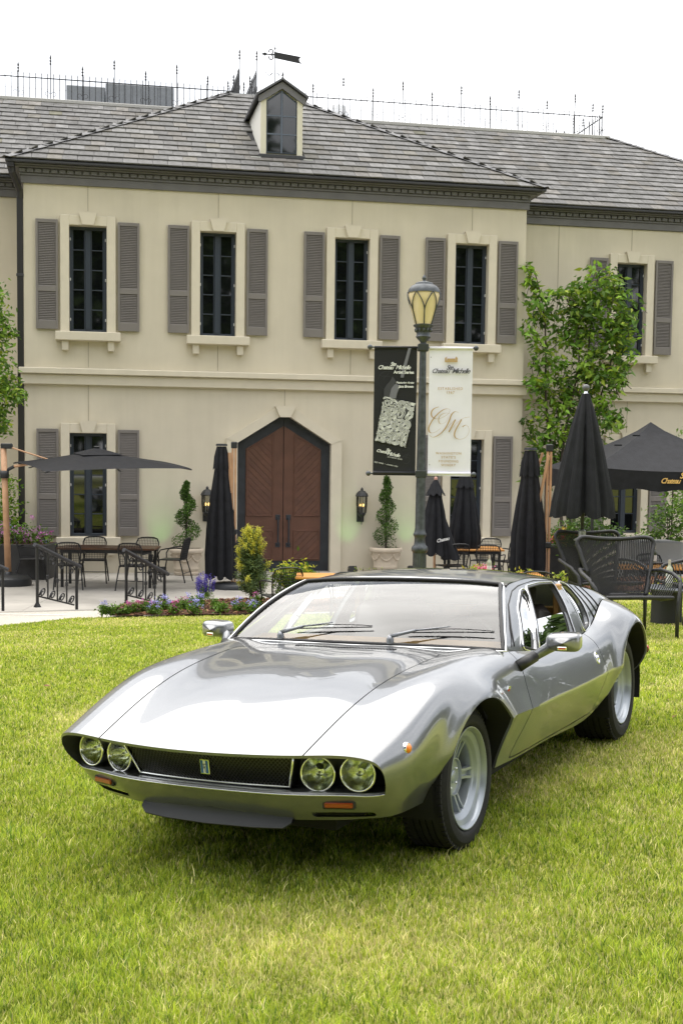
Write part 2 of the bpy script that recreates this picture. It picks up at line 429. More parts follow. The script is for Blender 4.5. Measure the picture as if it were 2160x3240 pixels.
def section(P, n, mirror_first=False):
    """P: rows (m,T,3) -> (n,T,3) smooth across"""
    P = np.asarray(P); 
    if mirror_first: P = np.concatenate([P[1:2] * np.array([1, -1, 1]), P])
    out = []
    for j in range(P.shape[1]):
        q = P[:, j]; d = np.linalg.norm(np.diff(q, axis=0), axis=1); K = np.concatenate([[0], np.cumsum(d)])
        s0 = K[1] if mirror_first else 0
        out.append(spline(K, q)(s0 + (K[-1] - s0) * np.linspace(0, 1, n)))
    return np.array(out).transpose(1, 0, 2)
tA = np.linspace(-.88, .6, 75); tB = np.linspace(.6, 3.22, 120); tFr = np.linspace(-1.9, -.88, 45)
ev = lambda n, t: E0[n](t)
def gridmesh(P):
    a, b = P.shape[:2]
    return P.reshape(-1, 3), [(i * b + j, i * b + j + 1, (i + 1) * b + j + 1, (i + 1) * b + j) for i in range(a - 1) for j in range(b - 1)]
upA = section([ev(n, tA) for n in ('c0', 'c1', 'c2', 'r0', 'r1', 'r2', 'r3')], 64, True); upA[0, :, 1] = 0
upB = section([ev(n, tB) for n in ('r0', 'r1', 'r2', 'r3')], 26)
loA = section([ev(n, tA) for n in ('r3', 'r4', 'r5')], 14)
loB = section([ev(n, tB) for n in ('r3', 'r4', 'r5')], 14)
frt = section([ev(n, tFr) for n in ('r3', 'r4', 'r5')], 14); frt[:, 0, 1] = 0
AXF, AXR = (0., .325, .338), (2.5, .338, .385)     # x, z, radius of the wheel openings
def flare(V):
    V = np.array(V, float)
    for (xc, zc, ra), A, w_ in ((AXF, .024, .062), (AXR, .030, .07)):
        rho = np.hypot(V[:, 0] - xc, V[:, 2] - zc)
        k = A * np.exp(-((rho - ra) / w_) ** 2) * np.clip((V[:, 1] - .55) / .2, 0, 1) * np.clip((V[:, 2] - .33) / .15, 0, 1)
        V[:, 1] += k; V[:, 2] += .35 * k
    return V
def arches(V):
    g = np.full(len(V), 9.)
    for (xc, zc, ra) in (AXF, AXR):
        rho = np.hypot(V[:, 0] - xc, V[:, 2] - zc) - ra
        g = np.minimum(g, np.where(V[:, 1] > .5, rho, 9.))
    return g
shell_up = merge(gridmesh(upA), gridmesh(upB)); shell_lo = merge(gridmesh(loA), gridmesh(loB), gridmesh(frt))
shell_up = weld(flare(shell_up[0]), shell_up[1]); shell_lo = weld(flare(shell_lo[0]), shell_lo[1])
# slots in the nose below the lamps
SLOT = roundpoly([(.43, .305), (.43, .328), (.655, .330), (.655, .307)], .01)
g_slot = lambda V: np.where((V[:, 0] < -.5), np.minimum(sdf_poly(np.stack([np.abs(V[:, 1]), V[:, 2]], 1), SLOT), 9), 9.)
sv, sf, slotseg = clip(*shell_lo, g_slot); shell_lo = (sv, sf)
uv_, uf_, seg1 = clip(*shell_up, arches); lv_, lf2_, seg2 = clip(*shell_lo, arches)
# door and bonnet outlines
DOOR = roundpoly([(.63, .83), (.60, .70), (.565, .52), (.53, .43), (.47, .30), (1.82, .29), (1.90, .50), (1.87, .61), (1.855, .69), (1.85, .80)], .03)
g_door = lambda V: np.where((V[:, 1] > .4) & (V[:, 0] > .2) & (V[:, 0] < 2.1), sdf_poly(V[:, [0, 2]], DOOR), 9.)
BON = roundpoly([(-1.2, -.43), (-.937, -.468), (.285, -.535), (.285, .535), (-.937, .468), (-1.2, .43)], .035)
g_bon = lambda V: np.where(V[:, 2] > .56, sdf_poly(V[:, :2], BON), 9.)
GAP = .0032
bodyU = clip(uv_, uf_, g_door, GAP); s_d1 = bodyU[2]
bodyU2 = clip(bodyU[0], bodyU[1], g_bon, GAP); s_b1 = bodyU2[2]
bodyL = clip(lv_, lf2_, g_door, GAP)
doorU = clip(uv_, uf_, lambda V: -g_door(V), GAP); doorL = clip(lv_, lf2_, lambda V: -g_door(V), GAP)
bonn = clip(uv_, uf_, lambda V: -g_bon(V), GAP)
rim = [rim_strip(uv_, seg1, (0, -.012, -.001)), rim_strip(lv_, seg2, (0, -.012, 0)), rim_strip(bodyU[0], bodyU[2], (0, -.014, -.003)), rim_strip(bodyL[0], bodyL[2], (0, -.014, 0)), rim_strip(bodyU2[0], bodyU2[2], (0, 0, -.014)), rim_strip(sv, slotseg, (.03, 0, 0))]
B = merge((bodyU2[0], bodyU2[1]), (bodyL[0], bodyL[1]))
# nose lip turned under and back
tn = np.linspace(0, 1, 60)
nose = upA[:, 0]                                    # edge curve from the centre over the lamps and down the corner
kn = int(np.argmin(np.abs(nose[:, 2] - .43) + (nose[:, 1] < .6)))
lipA = nose.copy(); lipA[:, 2] -= .012 * np.clip((nose[:, 2] - .45) / .1, 0, 1); lipA[:, 0] += .004
lipB = lipA.copy(); lipB[:, 0] += .15; lipB[:, 1] *= .985; lipB[:, 2] -= .004
nl = merge(gridmesh(np.array([nose, lipA])), gridmesh(np.array([lipA, lipB])))
lo_lip = frt[0]; loa = lo_lip.copy(); loa[:, 2] += .012; loa[:, 0] += .010; lob = loa.copy(); lob[:, 0] += .12; lob[:, 1] *= .985
nl2 = merge(gridmesh(np.array([lo_lip, loa])), gridmesh(np.array([loa, lob])))
# tail panel
tl = np.concatenate([upB[:, -1], loB[1:, -1]]); tl2 = tl.copy(); tl2[:, 0] += .03; tl2[:, 1] *= .93; tl3 = tl2.copy(); tl3[:, 1] = 0; tl3[:, 0] += .03
tail = merge(gridmesh(np.array([tl, tl2, tl3])))
Bh = merge(B, nl, nl2, tail, *rim[:2], *[(v, f) for v, f in rim[2:]])
V2, F2 = both(*weld(*Bh)) if False else merge(both(*weld(*B)), both(*nl), both(*nl2), both(*tail), *[both(*q) for q in rim])
body = cbuild(V2, F2, 'body', PAINT, car, sharp=38)
Vb, Fb = both(bonn[0], bonn[1]); Vs, Fs = both(*rim_strip(bonn[0], bonn[2], (0, 0, -.014)))
al0 = weld(*merge(rim_strip(uv_ - np.array([0, .012, .001]), seg1, (0, -.11, 0)), rim_strip(lv_ - np.array([0, .012, 0]), seg2, (0, -.11, 0))), 1e-3)
for mi in (False, True):
    for lo_, hi_ in ((-1, 1), (1, 4)):
        ff_ = [f for f in al0[1] if lo_ < al0[0][f[0]][0] < hi_]; us = sorted({i for f in ff_ for i in f}); ix = {i: k for k, i in enumerate(us)}
        cbuild(al0[0][us], [tuple(ix[i] for i in f) for f in ff_], 'arch_liner', DARK, car, mirror=mi, smooth=False)
bonnet = cbuild(*merge((Vb, Fb), (Vs, Fs)), 'bonnet', PAINT, car, sharp=38)
doors = []
for mi in (False, True):
    D = merge(weld(*merge(doorU[:2], doorL[:2])), rim_strip(doorU[0], doorU[2], (0, -.014, -.003)), rim_strip(doorL[0], doorL[2], (0, -.014, 0)))
    doors.append(cbuild(*D, 'door', PAINT, car, mirror=mi, sharp=38))

# ---- greenhouse ----------------------------------------------------
# top line of the side: A pillar, roof rail, down to the tail
TS = [.56, .75, .95, 1.1, 1.25, 1.5, 1.85, 2.2, 2.5, 2.85, 3.1, 3.22]
rail = spline(TS, [(.56, .752, .79), (.76, .686, .878), (.97, .614, .985), (1.1, .578, 1.041), (1.25, .575, 1.062), (1.5, .578, 1.062), (1.85, .598, 1.022), (2.2, .622, .968), (2.5, .648, .912), (2.85, .655, .825), (3.1, .645, .735), (3.22, .635, .672)])
tS = np.linspace(.56, 3.22, 150)
railP = rail(tS); beltP = ev('r0', np.clip(tS, .6, 3.22)); beltP[:, 0] = np.minimum(beltP[:, 0], tS + .02); beltP[0] = railP[0]
k_ = tS < .62; beltP[k_] = ev('r0', np.clip(tS[k_], -.8, 3.22))
nS = 22; Ps = []
for i in range(nS):
    a = i / (nS - 1); q = beltP * (1 - a) + railP * a
    wdt = np.clip((np.linalg.norm(railP - beltP, axis=1)) / .3, 0, 1)
    q = q + np.array([0, 1, .25]) * (.018 * 4 * a * (1 - a) * wdt)[:, None]; q[:, 1] -= .006; Ps.append(q)
side = gridmesh(np.array(Ps))
xz = lambda V: V[:, [0, 2]]
QL = roundpoly([(.84, .775), (1.045, .728), (1.165, .85), (1.272, .975), (1.285, 1.012), (1.232, 1.008), (1.05, .93), (.97, .87)], .02)
DG = roundpoly([(1.075, .728), (1.70, .737), (1.755, .90), (1.79, 1.006), (1.56, 1.02), (1.335, 1.02), (1.30, .98), (1.19, .85)], .022)
QW = roundpoly([(1.905, .735), (2.045, .757), (2.062, .80), (2.07, .876), (2.035, .955), (2.008, .981), (1.905, 1.0), (1.908, .86)], .025)
SL = [roundpoly([(2.062, .984), (2.09, .979), (2.228, .768), (2.188, .766)], .008), roundpoly([(2.155, .967), (2.19, .962), (2.325, .788), (2.288, .786)], .008), roundpoly([(2.25, .954), (2.285, .949), (2.404, .815), (2.37, .811)], .008)]
holes = [QL, DG, QW] + SL
g_h = lambda V: np.min([sdf_poly(xz(V), h) for h in holes], axis=0)
sv_, sf_, sseg = clip(*side, g_h)
strip = rim_strip(sv_, sseg, (0, -.028, -.006))
gh = merge(both(sv_, sf_), both(*strip))
cbuild(*gh, 'side_frame', PAINT, car, sharp=38)
PANE = glass('car_glass', (.80, .86, .84), 1.0, .0, 1.62)
for mi in (False, True):
    for nm, hp, pr in (('quarter_light', QL, doors[mi]), ('door_glass', DG, doors[mi]), ('quarter_window', QW, car)):
        q = clip(*side, lambda V: -sdf_poly(xz(V), hp), -.004)
        vv = q[0] + np.array([0, -.012, -.003])
        if nm == 'door_glass':      # wound half way down
            q2 = clip(vv, q[1], lambda V: .862 + .02 * (V[:, 0] - 1.4) * -1 - V[:, 2]); vv, ff = q2[0], q2[1]
        else: ff = q[1]
        o = cbuild(vv, ff, nm, PANE, pr, mirror=mi)
def onside(x, z):           # point of the side surface for a given x, z
    i = int(np.clip(np.searchsorted(tS, x), 1, len(tS) - 1)); b_, t_ = beltP[i], railP[i]
    a = np.clip((z - b_[2]) / max(1e-4, t_[2] - b_[2]), -.05, 1.05)
    return np.array([x, b_[1] * (1 - a) + t_[1] * a + .018 * 4 * a * (1 - a) - .006, z])
def trimline(poly, r, name, mt, parent, mi, closed=True, off=.003):
    pts = [onside(p[0], p[1]) + np.array([0, off, 0]) for p in poly]
    pts = [(-p[0], p[1] * (-1 if mi else 1), p[2]) for p in pts]
    b = MB(); b.tube(pts, r, 6, closed=closed); return b.build(name, mt, parent, smooth=True)
def grow(poly, d):
    P = np.array(poly); c = P.mean(0); n = np.roll(P, -1, 0) - np.roll(P, 1, 0); n = np.stack([n[:, 1], -n[:, 0]], 1); n /= np.linalg.norm(n, axis=1)[:, None] + 1e-9
    s_ = 1 if ((P - c) * n).sum() > 0 else -1
    return P + s_ * d * n
for mi in (False, True):
    for hp, pr in ((QL, doors[mi]), (DG, doors[mi]), (QW, car)):
        trimline(hp, .0055, 'rubber_seal', SEAL, pr, mi)
        trimline(grow(hp, .011), .005, 'chrome_trim', CHR, pr, mi)
    fr = [(.70, .795), (.80, .868), (.97, .965), (1.13, 1.02), (1.24, 1.038), (1.5, 1.044), (1.825, 1.018), (1.838, .90), (1.85, .735)]
    trimline(fr, .004, 'door_gap', SEAL, doors[mi], mi, closed=False, off=.0)
    dv = [(1.06, .725), (1.17, .85), (1.285, .985)]
    trimline(dv, .011, 'window_divider', CHR, doors[mi], mi, closed=False, off=0)
# windscreen: from cowl to header
wb = curve([(.553, .74, .789), (.515, .56, .798), (.49, .3, .803), (.482, 0, .804), (.49, -.3, .803), (.515, -.56, .798), (.553, -.74, .789)], 61)
wt = curve([(1.055, .555, 1.056), (1.045, .40, 1.068), (1.035, .2, 1.074), (1.032, 0, 1.076), (1.035, -.2, 1.074), (1.045, -.40, 1.068), (1.055, -.555, 1.056)], 61)
def wsp(a, dz=0):
    q = wb * (1 - a) + wt * a; bul = .035 * 4 * a * (1 - a); return q + np.array([-.45 * bul, 0, .9 * bul + dz])
WS = np.array([wsp(a) for a in np.linspace(0, 1, 16)])
def screenglass():
    m = glass('windscreen_glass', (.80, .86, .85), 1.0, 0., 2.0); t = m.node_tree
    return m
ws = cbuild(*gridmesh(WS), 'windscreen', screenglass(), car)
edge = list(map(tuple, CARX(wb))) + [tuple(CARX(wsp(a)[-1])) for a in np.linspace(0, 1, 14)[1:-1]] + list(map(tuple, CARX(wt)))[::-1] + [tuple(CARX(wsp(a)[0])) for a in np.linspace(1, 0, 14)[1:-1]]
MB().tube([(p[0], p[1], p[2] + .004) for p in edge], .0105, 6, closed=True).build('rubber_seal', SEAL, ws, smooth=True)
def push(p, d): c = Vector((-.77, 0, .93)); v = Vector(p); n = (v - c); n.normalize(); return v + n * d + Vector((0, 0, .003))
MB().tube([push(p, .018) for p in edge], .0045, 6, closed=True).build('chrome_trim', CHR, ws, smooth=True)
# header, pillars between screen edge and door frame, roof and rear deck
nR = 40; tR = np.linspace(1.03, 3.22, 90); rp = rail(tR)
cz = spline([1.03, 1.2, 1.45, 1.85, 2.2, 2.6, 3.0, 3.22], [(1.036, 1.077), (1.2, 1.097), (1.45, 1.102), (1.85, 1.075), (2.2, 1.025), (2.6, .93), (3.0, .80), (3.22, .70)])(tR)
RP = []
for i in range(nR + 1):
    a = i / nR; th = a * pi / 2
    y = rp[:, 1] * a; k = (1 - a ** 2.6)
    RP.append(np.stack([rp[:, 0] * a ** 2 + cz[:, 0] * (1 - a ** 2), y, rp[:, 2] + (cz[:, 1] - rp[:, 2]) * k], 1))
RP = np.array(RP); RP[0, :, 1] = 0
# front edge of the roof follows the windscreen header
he = wt[:31][::-1]; hy = he[:, 1]
for i in range(nR + 1):
    yv = RP[i, 0, 1]; xx = np.interp(yv, hy, he[:, 0]); zz = np.interp(yv, hy, he[:, 2])
    for j in range(8):
        w_ = (1 - j / 8.) ** 2
        RP[i, j, 0] += (xx - RP[i, 0, 0] if j else 0) * 0
    dx, dz = xx - RP[i, 0, 0], zz - RP[i, 0, 2]
    for j in range(10):
        w_ = (1 - j / 10.) ** 2; RP[i, j, 0] += dx * w_; RP[i, j, 2] += dz * w_
roof_v, roof_f = both(*gridmesh(RP))
cbuild(roof_v, roof_f, 'roof', PAINT, car, sharp=50)
# pillar strip between windscreen edge and side frame
pil = []
ta = np.linspace(0, 1, 20)
wl = np.array([wsp(a)[0] for a in ta]); rl = rail(np.interp(ta, [0, .35, .7, 1], [.56, .74, .93, 1.075]))
md = (wl + rl) / 2 + np.array([-.006, .006, .008])
pv, pf = gridmesh(np.array([wl, md, rl])); cbuild(pv, pf, 'pillar', PAINT, car); cbuild(pv, pf, 'pillar', PAINT, car, mirror=True)
# cowl: body between bonnet shell end and the screen
cw = upA[:36, -1]; cb = np.array([[np.interp(p[1], wb[::-1][:, 1], wb[::-1][:, 0]) + .012, p[1], np.interp(p[1], wb[::-1][:, 1], wb[::-1][:, 2]) - .012] for p in cw])
cbuild(*both(*gridmesh(np.array([cw, cb]))), 'cowl', PAINT, car)
# rear engine covers: dark glass panes let into the deck, gap line in the middle
for s_ in (-1, 1):
    P = []
    for a in np.linspace(.1, .82, 8):
        i = int(a * nR); P.append(RP[i, 28:66] * np.array([1, s_, 1]) + np.array([0, 0, .004]))
    cbuild(*gridmesh(np.array(P)), 'rear_glass', mat('dark_glass', (.01, .012, .013), .06), car)
for mi in (1, -1):      # black behind the slots
    for h in SL:
        P = np.array([onside(*p) for p in h]); P[:, 1] -= .03
        cbuild(P * np.array([1, mi, 1]), [tuple(range(len(P)))], 'vent_slot', BLK, car, smooth=False)
# ---- wells and underbody ------------------------------------------
ub = MB()
for (xc, zc, ra), wd in ((AXF, .30), (AXR, .36)):
    for s_ in (1, -1):
        yo = .745 if xc < 1 else .835; pr = [(ra + .012, yo), (ra + .012, .78 - wd), (.02, .78 - wd)]
        M = T(-xc, 0, zc) @ Matrix.Rotation(-s_ * pi / 2, 4, 'X')
        aa = (radians(160), radians(380)) if s_ > 0 else (radians(-20), radians(200))
        ub.lathe(pr, 30, M, *aa)
ub.box(-2.15, -.36, -.70, .70, .215, .26); ub.box(-.36, .66, -.46, .46, .22, .29); ub.box(-3.0, -2.15, -.5, .5, .24, .34); ub.box(-2.16, .5, -.52, .52, .26, .62)
ub.build('underbody', DARK, car)
# ---- nose: recessed panel, grille, lamps --------------------------
npan = np.array([[p[0] + .135, p[1] * .965, p[2] - .014] for p in nose[:kn]])
ybot = np.linspace(0, npan[-1][1], len(npan))
lb = np.array([[np.interp(p[1], lob[:, 1], lob[:, 0]) + .0, p[1], .408] for p in npan])
BLKP = mat('lamp_panel_black', (.013, .014, .016), .38, bump=.1, bscale=300)
cbuild(*both(*gridmesh(np.array([npan, lb]))), 'lamp_panel', BLKP, car)
# grille surface: between y=-.40 and .40, leaning
gy = np.linspace(-1, 1, 33)
gt = np.array([[np.interp(abs(u) * .395, nose[:40, 1], nose[:40, 0]) + .075, u * .395, .563] for u in gy])
gb = np.array([[np.interp(abs(u) * .35, lo_lip[:, 1], lo_lip[:, 0]) + .062, u * .35, .423] for u in gy])
gm = MB()
def gp(u, v):       # u across -1..1 , v down 0..1
    y = u; t_ = np.array([np.interp(y, gy, gt[:, i]) for i in range(3)]); b_ = np.array([np.interp(y, gy, gb[:, i]) for i in range(3)])
    p = t_ * (1 - v) + b_ * v; return p
nd = 46
for k in range(-8, nd + 8):
    for dr in (1, -1):
        pts = []
        for v in np.linspace(0, 1, 5):
            u = -1 + 2 * (k + dr * v * 7.5 + (0 if dr > 0 else 0)) / nd
            if -1 <= u <= 1: q = gp(u, v); pts.append((-q[0] + (.0012 if dr > 0 else 0), q[1], q[2]))
        if len(pts) > 1: gm.tube(pts, .0017, 4, cap=False)
grille = cbuild(*gridmesh(np.array([gt + [.012, 0, 0], gb + [.012, 0, 0]])), 'grille', BLK, car)
gm.build('grille_mesh', mat('grille_wire', (.16, .16, .17), .3, .9), grille, kind='stuff')
fl = [gt[0], *list(gb), gt[-1]]
MB().tube([(-p[0] + .004, p[1], p[2]) for p in fl], .0055, 6).build('grille_frame', CHR, grille, smooth=True)
for s_ in (0, -1):
    a_, b_ = gt[s_], gb[s_]; cbuild(np.array([a_, b_, b_ + [.1, 0, 0], a_ + [.1, 0, 0]]), [(0, 1, 2, 3)], 'grille_end_panel', BLKP, grille, smooth=False)
# emblem
ec = gp(.03, .52); eM = T(-ec[0] + .012, ec[1], ec[2], ry=radians(8))
eb = MB(); eb.bbox(-.004, .004, -.021, .021, -.031, .031, .002, eM); emb = eb.build('emblem', CHR, grille)
x_ = .0052
for nm, ya, yb_, za, zb, mt in (('emblem_field', -.017, -.006, -.026, .026, 'b'), ('emblem_field', .006, .017, -.026, .026, 'b'), ('emblem_field', -.006, .006, -.026, .026, 'w'), ('emblem_mark', -.010, .010, .010, .0125, 'k'), ('emblem_mark', -.004, .004, -.004, -.0015, 'k'), ('emblem_mark', .0016, .004, -.022, .004, 'k'), ('emblem_mark', -.004, -.0016, -.008, .010, 'k')):
    dx = {'b': .0045, 'w': .0046, 'k': .0052}[mt]
    MB().box(-.001 + dx, dx, ya, yb_, za, zb, eM).build(nm, {'b': mat('emblem_blue', (.02, .12, .45), .3), 'w': mat('emblem_white', (.8, .8, .8), .3), 'k': BLK}[mt], grille)
# headlights
def lensmat():
    m = glass('headlamp_lens', (.93, .96, .84), .9, .03, 1.5); t = m.node_tree
    c = t.nodes.new('ShaderNodeTexCoord'); w_ = t.nodes.new('ShaderNodeTexWave'); w_.wave_type = 'BANDS'; w_.bands_direction = 'Y'; w_.inputs['Scale'].default_value = 30; w_.inputs['Distortion'].default_value = 0
    t.links.new(c.outputs['Object'], w_.inputs['Vector']); b = t.nodes.new('ShaderNodeBump'); b.inputs['Strength'].default_value = .5; b.inputs['Distance'].default_value = .004
    t.links.new(w_.outputs[0], b.inputs['Height'])
    for n in t.nodes:
        if n.type in ('BSDF_GLOSSY', 'FRESNEL'): t.links.new(b.outputs[0], n.inputs['Normal'])
    return m
LENS = lensmat(); REFL = mat('lamp_reflector', (.75, .78, .70), .16, 1.0)
for (x_, y_, z_, r_) in ((-.787, .622, .489, .0635), (-.808, .462, .480, .0635)):
    for s_ in (1, -1):
        yawl = radians(10) * s_
        M = T(-x_, s_ * y_, z_, rz=yawl) @ Matrix.Rotation(pi / 2, 4, 'Y')
        hb = MB(); hb.lathe([(r_ + .006, -.05), (r_ + .008, .002), (r_ + .006, .008), (r_ + .001, .008), (r_ - .001, .002)], 40, M); h = hb.build('headlight', CHR, car, smooth=True)
        lb_ = MB(); lb_.lathe([(r_ * k, .004 + .016 * (1 - k * k)) for k in (1, .9, .75, .5, .25, .001)], 40, M); lb_.build('lens', LENS, h, smooth=True)
        rb = MB(); rb.lathe([(r_ * k, -.045 + .045 * k * k) for k in (1, .85, .65, .45, .25, .12, .001)], 32, M); rb.build('reflector', REFL, h, smooth=True)
        bb = MB(); bb.lathe([(.014, -.04), (.014, -.015), (.001, -.008)], 16, M); bb.build('bulb_cap', CHR, h, smooth=True)
# turn signals, markers, badges
AMB = mat('amber_lens', (.26, .036, .006), .12, coat=.6); AMB2 = mat('amber_lens_bright', (.85, .22, .01), .12, coat=.6)
for s_ in (1, -1):
    M = T(.808, s_ * .548, .366, rz=s_ * radians(17))
    q = MB().bbox(-.01, .010, -.055, .055, -.0105, .0105, .004, M).build('turn_signal', AMB, car)
    MB().bbox(-.03, .003, -.064, .064, -.0165, .0165, .004, M).build('turn_signal_housing', BLK, q)
    y_ = .772; M = T(.66, s_ * y_, .572) @ Matrix.Rotation(-s_ * pi / 2, 4, 'X') @ Matrix.Rotation(radians(0), 4, 'Y')
    q = MB().lathe([(.024, -.03), (.024, .001), (.021, .004), (.018, .003)], 24, M).build('side_marker', CHR, car, smooth=True)
    MB().lathe([(.0195, .001), (.018, .008), (.010, .014), (.001, .016)], 24, M).build('marker_lens', AMB2, q, smooth=True)
    # fender badge
    M = T(-.36, s_ * .822, .632, ry=radians(-12)) @ Matrix.Rotation(s_ * radians(-18), 4, 'X')
    q = MB().prism([(-.012, .03), (.012, .03), (.014, .012), (.010, -.012), (0, -.032), (-.010, -.012), (-.014, .012)], -.004, .005 * s_ + .001, 'y', M).build('fender_badge', CHR, car)
    MB().prism([(-.008, .018), (.008, .018), (.008, .004), (-.008, .004)], .0, .0075 * s_, 'y', M).build('badge_field', mat('badge_red', (.5, .02, .03), .3), q)
    MB().prism([(-.008, .0), (.008, .0), (.005, -.014), (0, -.024), (-.005, -.014)], .0, .0075 * s_, 'y', M).build('badge_field', mat('badge_blue', (.03, .05, .2), .3), q)
    # door handle
    M = T(-1.775, s_ * .857, .600) @ Matrix.Rotation(-s_ * (pi / 2 - radians(20)), 4, 'X')
    q = MB().lathe([(.035, -.01), (.035, .004), (.031, .008), (.027, .004), (.012, .002), (.012, .012), (.001, .014)], 24, M @ Matrix.Diagonal((.75, 1, 1, 1))).build('door_handle', CHR, doors[0 if s_ > 0 else 1], smooth=True)
# chin spoiler
sy = np.linspace(-.35, .35, 25)
def spx(y, z): return np.interp(abs(y), f5y, f5x)
f5y = [0, .2, .38, .53]; f5x = [-.85, -.835, -.79, -.73]
prof = [(-.012, .352), (.004, .330), (.008, .308), (.0, .288), (-.020, .270), (-.026, .262), (-.02, .256), (.03, .27)]
SP = np.array([[[np.interp(abs(y), f5y, f5x) + dx - (.012 if abs(y) < .34 else 0), y, z + (.02 * max(0, (abs(y) - .32) / .03) if z < .3 else 0)] for y in sy] for dx, z in prof])
cbuild(*gridmesh(SP), 'chin_spoiler', mat('spoiler_grey', (.030, .032, .037), .6, .1, coat=.0), car, sharp=40)
# bright strip along the lower lip
MB().tube([(-p[0] + .003, p[1] * s_, p[2] + .004) for s_, arr in ((-1, lo_lip[::-1]), (1, lo_lip[1:])) for p in arr], .0045, 6).build('lip_moulding', mat('silver_trim', (.55, .56, .58), .2, 1.), car, smooth=True)
# ---- wipers, vents, mirrors ---------------------------------------
def wsurf(y, a, d=.012):
    i = np.argmin(np.abs(wb[:, 1] - y)); q = wsp(a)[i]; return (-q[0] + d * .5, y, q[2] + d)
WIP = mat('wiper_grey', (.25, .26, .28), .35, .7)
for y0, y1 in ((-.42, .02), (.19, .64)):
    base = wsurf(y0, .02, .01)
    b = MB(); b.lathe([(.018, -.01), (.018, .012), (.010, .03), (.001, .032)], 16, T(*base)); q = b.build('wiper', WIP, car, smooth=True)
    ym = y0 + (y1 - y0) * .62
    p0 = (base[0], y0, base[2] + .025); p1 = wsurf(y0 + .12, .10, .035); p2 = wsurf(ym, .17, .03)
    MB().tube([p0, p1], [.010, .007], 8).tube([p1, p2], [.0045, .003], 6).build('wiper_arm', WIP, q, smooth=True)
    bl = MB(); L0 = [wsurf(ym - .21 + .42 * i / 8., .12 + .05 * i / 8., .012) for i in range(9)]
    bl.tube(L0, .0032, 5); bl.tube([(p[0], p[1], p[2] + .006 + .010 * sin(pi * i / 8)) for i, p in enumerate(L0)], .0022, 5); bl.build('wiper_blade', SEAL, q)
vb = MB()
for k in range(34):
    y = -.25 + .52 * k / 33.; xx = .352 + .03 * abs(y); z_ = np.interp(xx, [.3, .55], [.8005, .802]) + .002
    vb.box(-xx - .016, -xx + .012, y - .0042, y + .0042, z_ - .003, z_ + .0022, Matrix.Identity(4))
vb.build('scuttle_vent', SEAL, car, kind='stuff')
for s_ in (1, -1):
    # door mirror: rounded shell on a black and silver arm
    cx_, cy_, cz_ = -.76, s_ * .968, .814
    sh = MB(); V = []; F_ = []
    nu, nv2 = 28, 12
    for j in range(nv2 + 1):
        a = j / nv2; xx = .045 - .105 * a               # front to back (local -x is back)
        k = (1 - (1 - min(1, a * 2.2)) ** 2.4) ** .5 if a < .45 else 1.0
        k = max(k, .02)
        for i in range(nu):
            t_ = 2 * pi * i / nu; cxx, sxx = cos(t_), sin(t_)
            e = .5; yy = math.copysign(abs(cxx) ** e, cxx) * .082 * k; zz = math.copysign(abs(sxx) ** e, sxx) * .044 * k * (1 + .12 * cxx * s_)
            V.append((xx, yy, zz))
        if j: F_ += [((j - 1) * nu + i, (j - 1) * nu + (i + 1) % nu, j * nu + (i + 1) % nu, j * nu + i) for i in range(nu)]
    F_.append(tuple(range(nu)))
    M = T(cx_, cy_, cz_, rz=s_ * radians(8))
    sh.add([tuple(M @ Vector(v)) for v in V], F_); q = sh.build('door_mirror', PAINT, car, smooth=True)
    fc = [tuple(M @ Vector((v[0] + .008, v[1] * .95, v[2] * .95))) for v in V[-nu:]]
    MB().add(fc, [tuple(range(nu))]).build('mirror_glass', CHR, q)
    inn = M @ Vector((.0, -s_ * .076, -.032))
    root = Vector((-.58, s_ * .80, .715))
    mid = inn.lerp(root, .42)
    MB().tube([M @ Vector((0, -s_ * .06, -.02)), inn, mid], [.03, .026, .022], 10).build('mirror_neck', PAINT, q, smooth=True)
    MB().tube([mid, root], [.027, .029], 10).build('mirror_arm', BLK, q, smooth=True)
    MB().bbox(.0435, .0475, -.022, .022, -.020, -.004, .002, M @ T(0, s_ * .0, -.012)).build('mirror_badge', CHR, q)
    MB().box(.047, .0482, -.017, .017, -.0155, -.0085, M @ T(0, 0, -.012)).build('badge_field', mat('badge_red', (.5, .02, .03), .3), q)
# tail lamp seen past the rear wing
MB().lathe([(.03, 0), (.03, .02), (.02, .03), (.001, .033)], 16, T(-3.17, .80, .47) @ Matrix.Rotation(-pi / 2 * .8, 4, 'Y') @ T()).build('tail_lamp', mat('red_lens', (.5, .01, .01), .1, coat=.5), car, smooth=True)
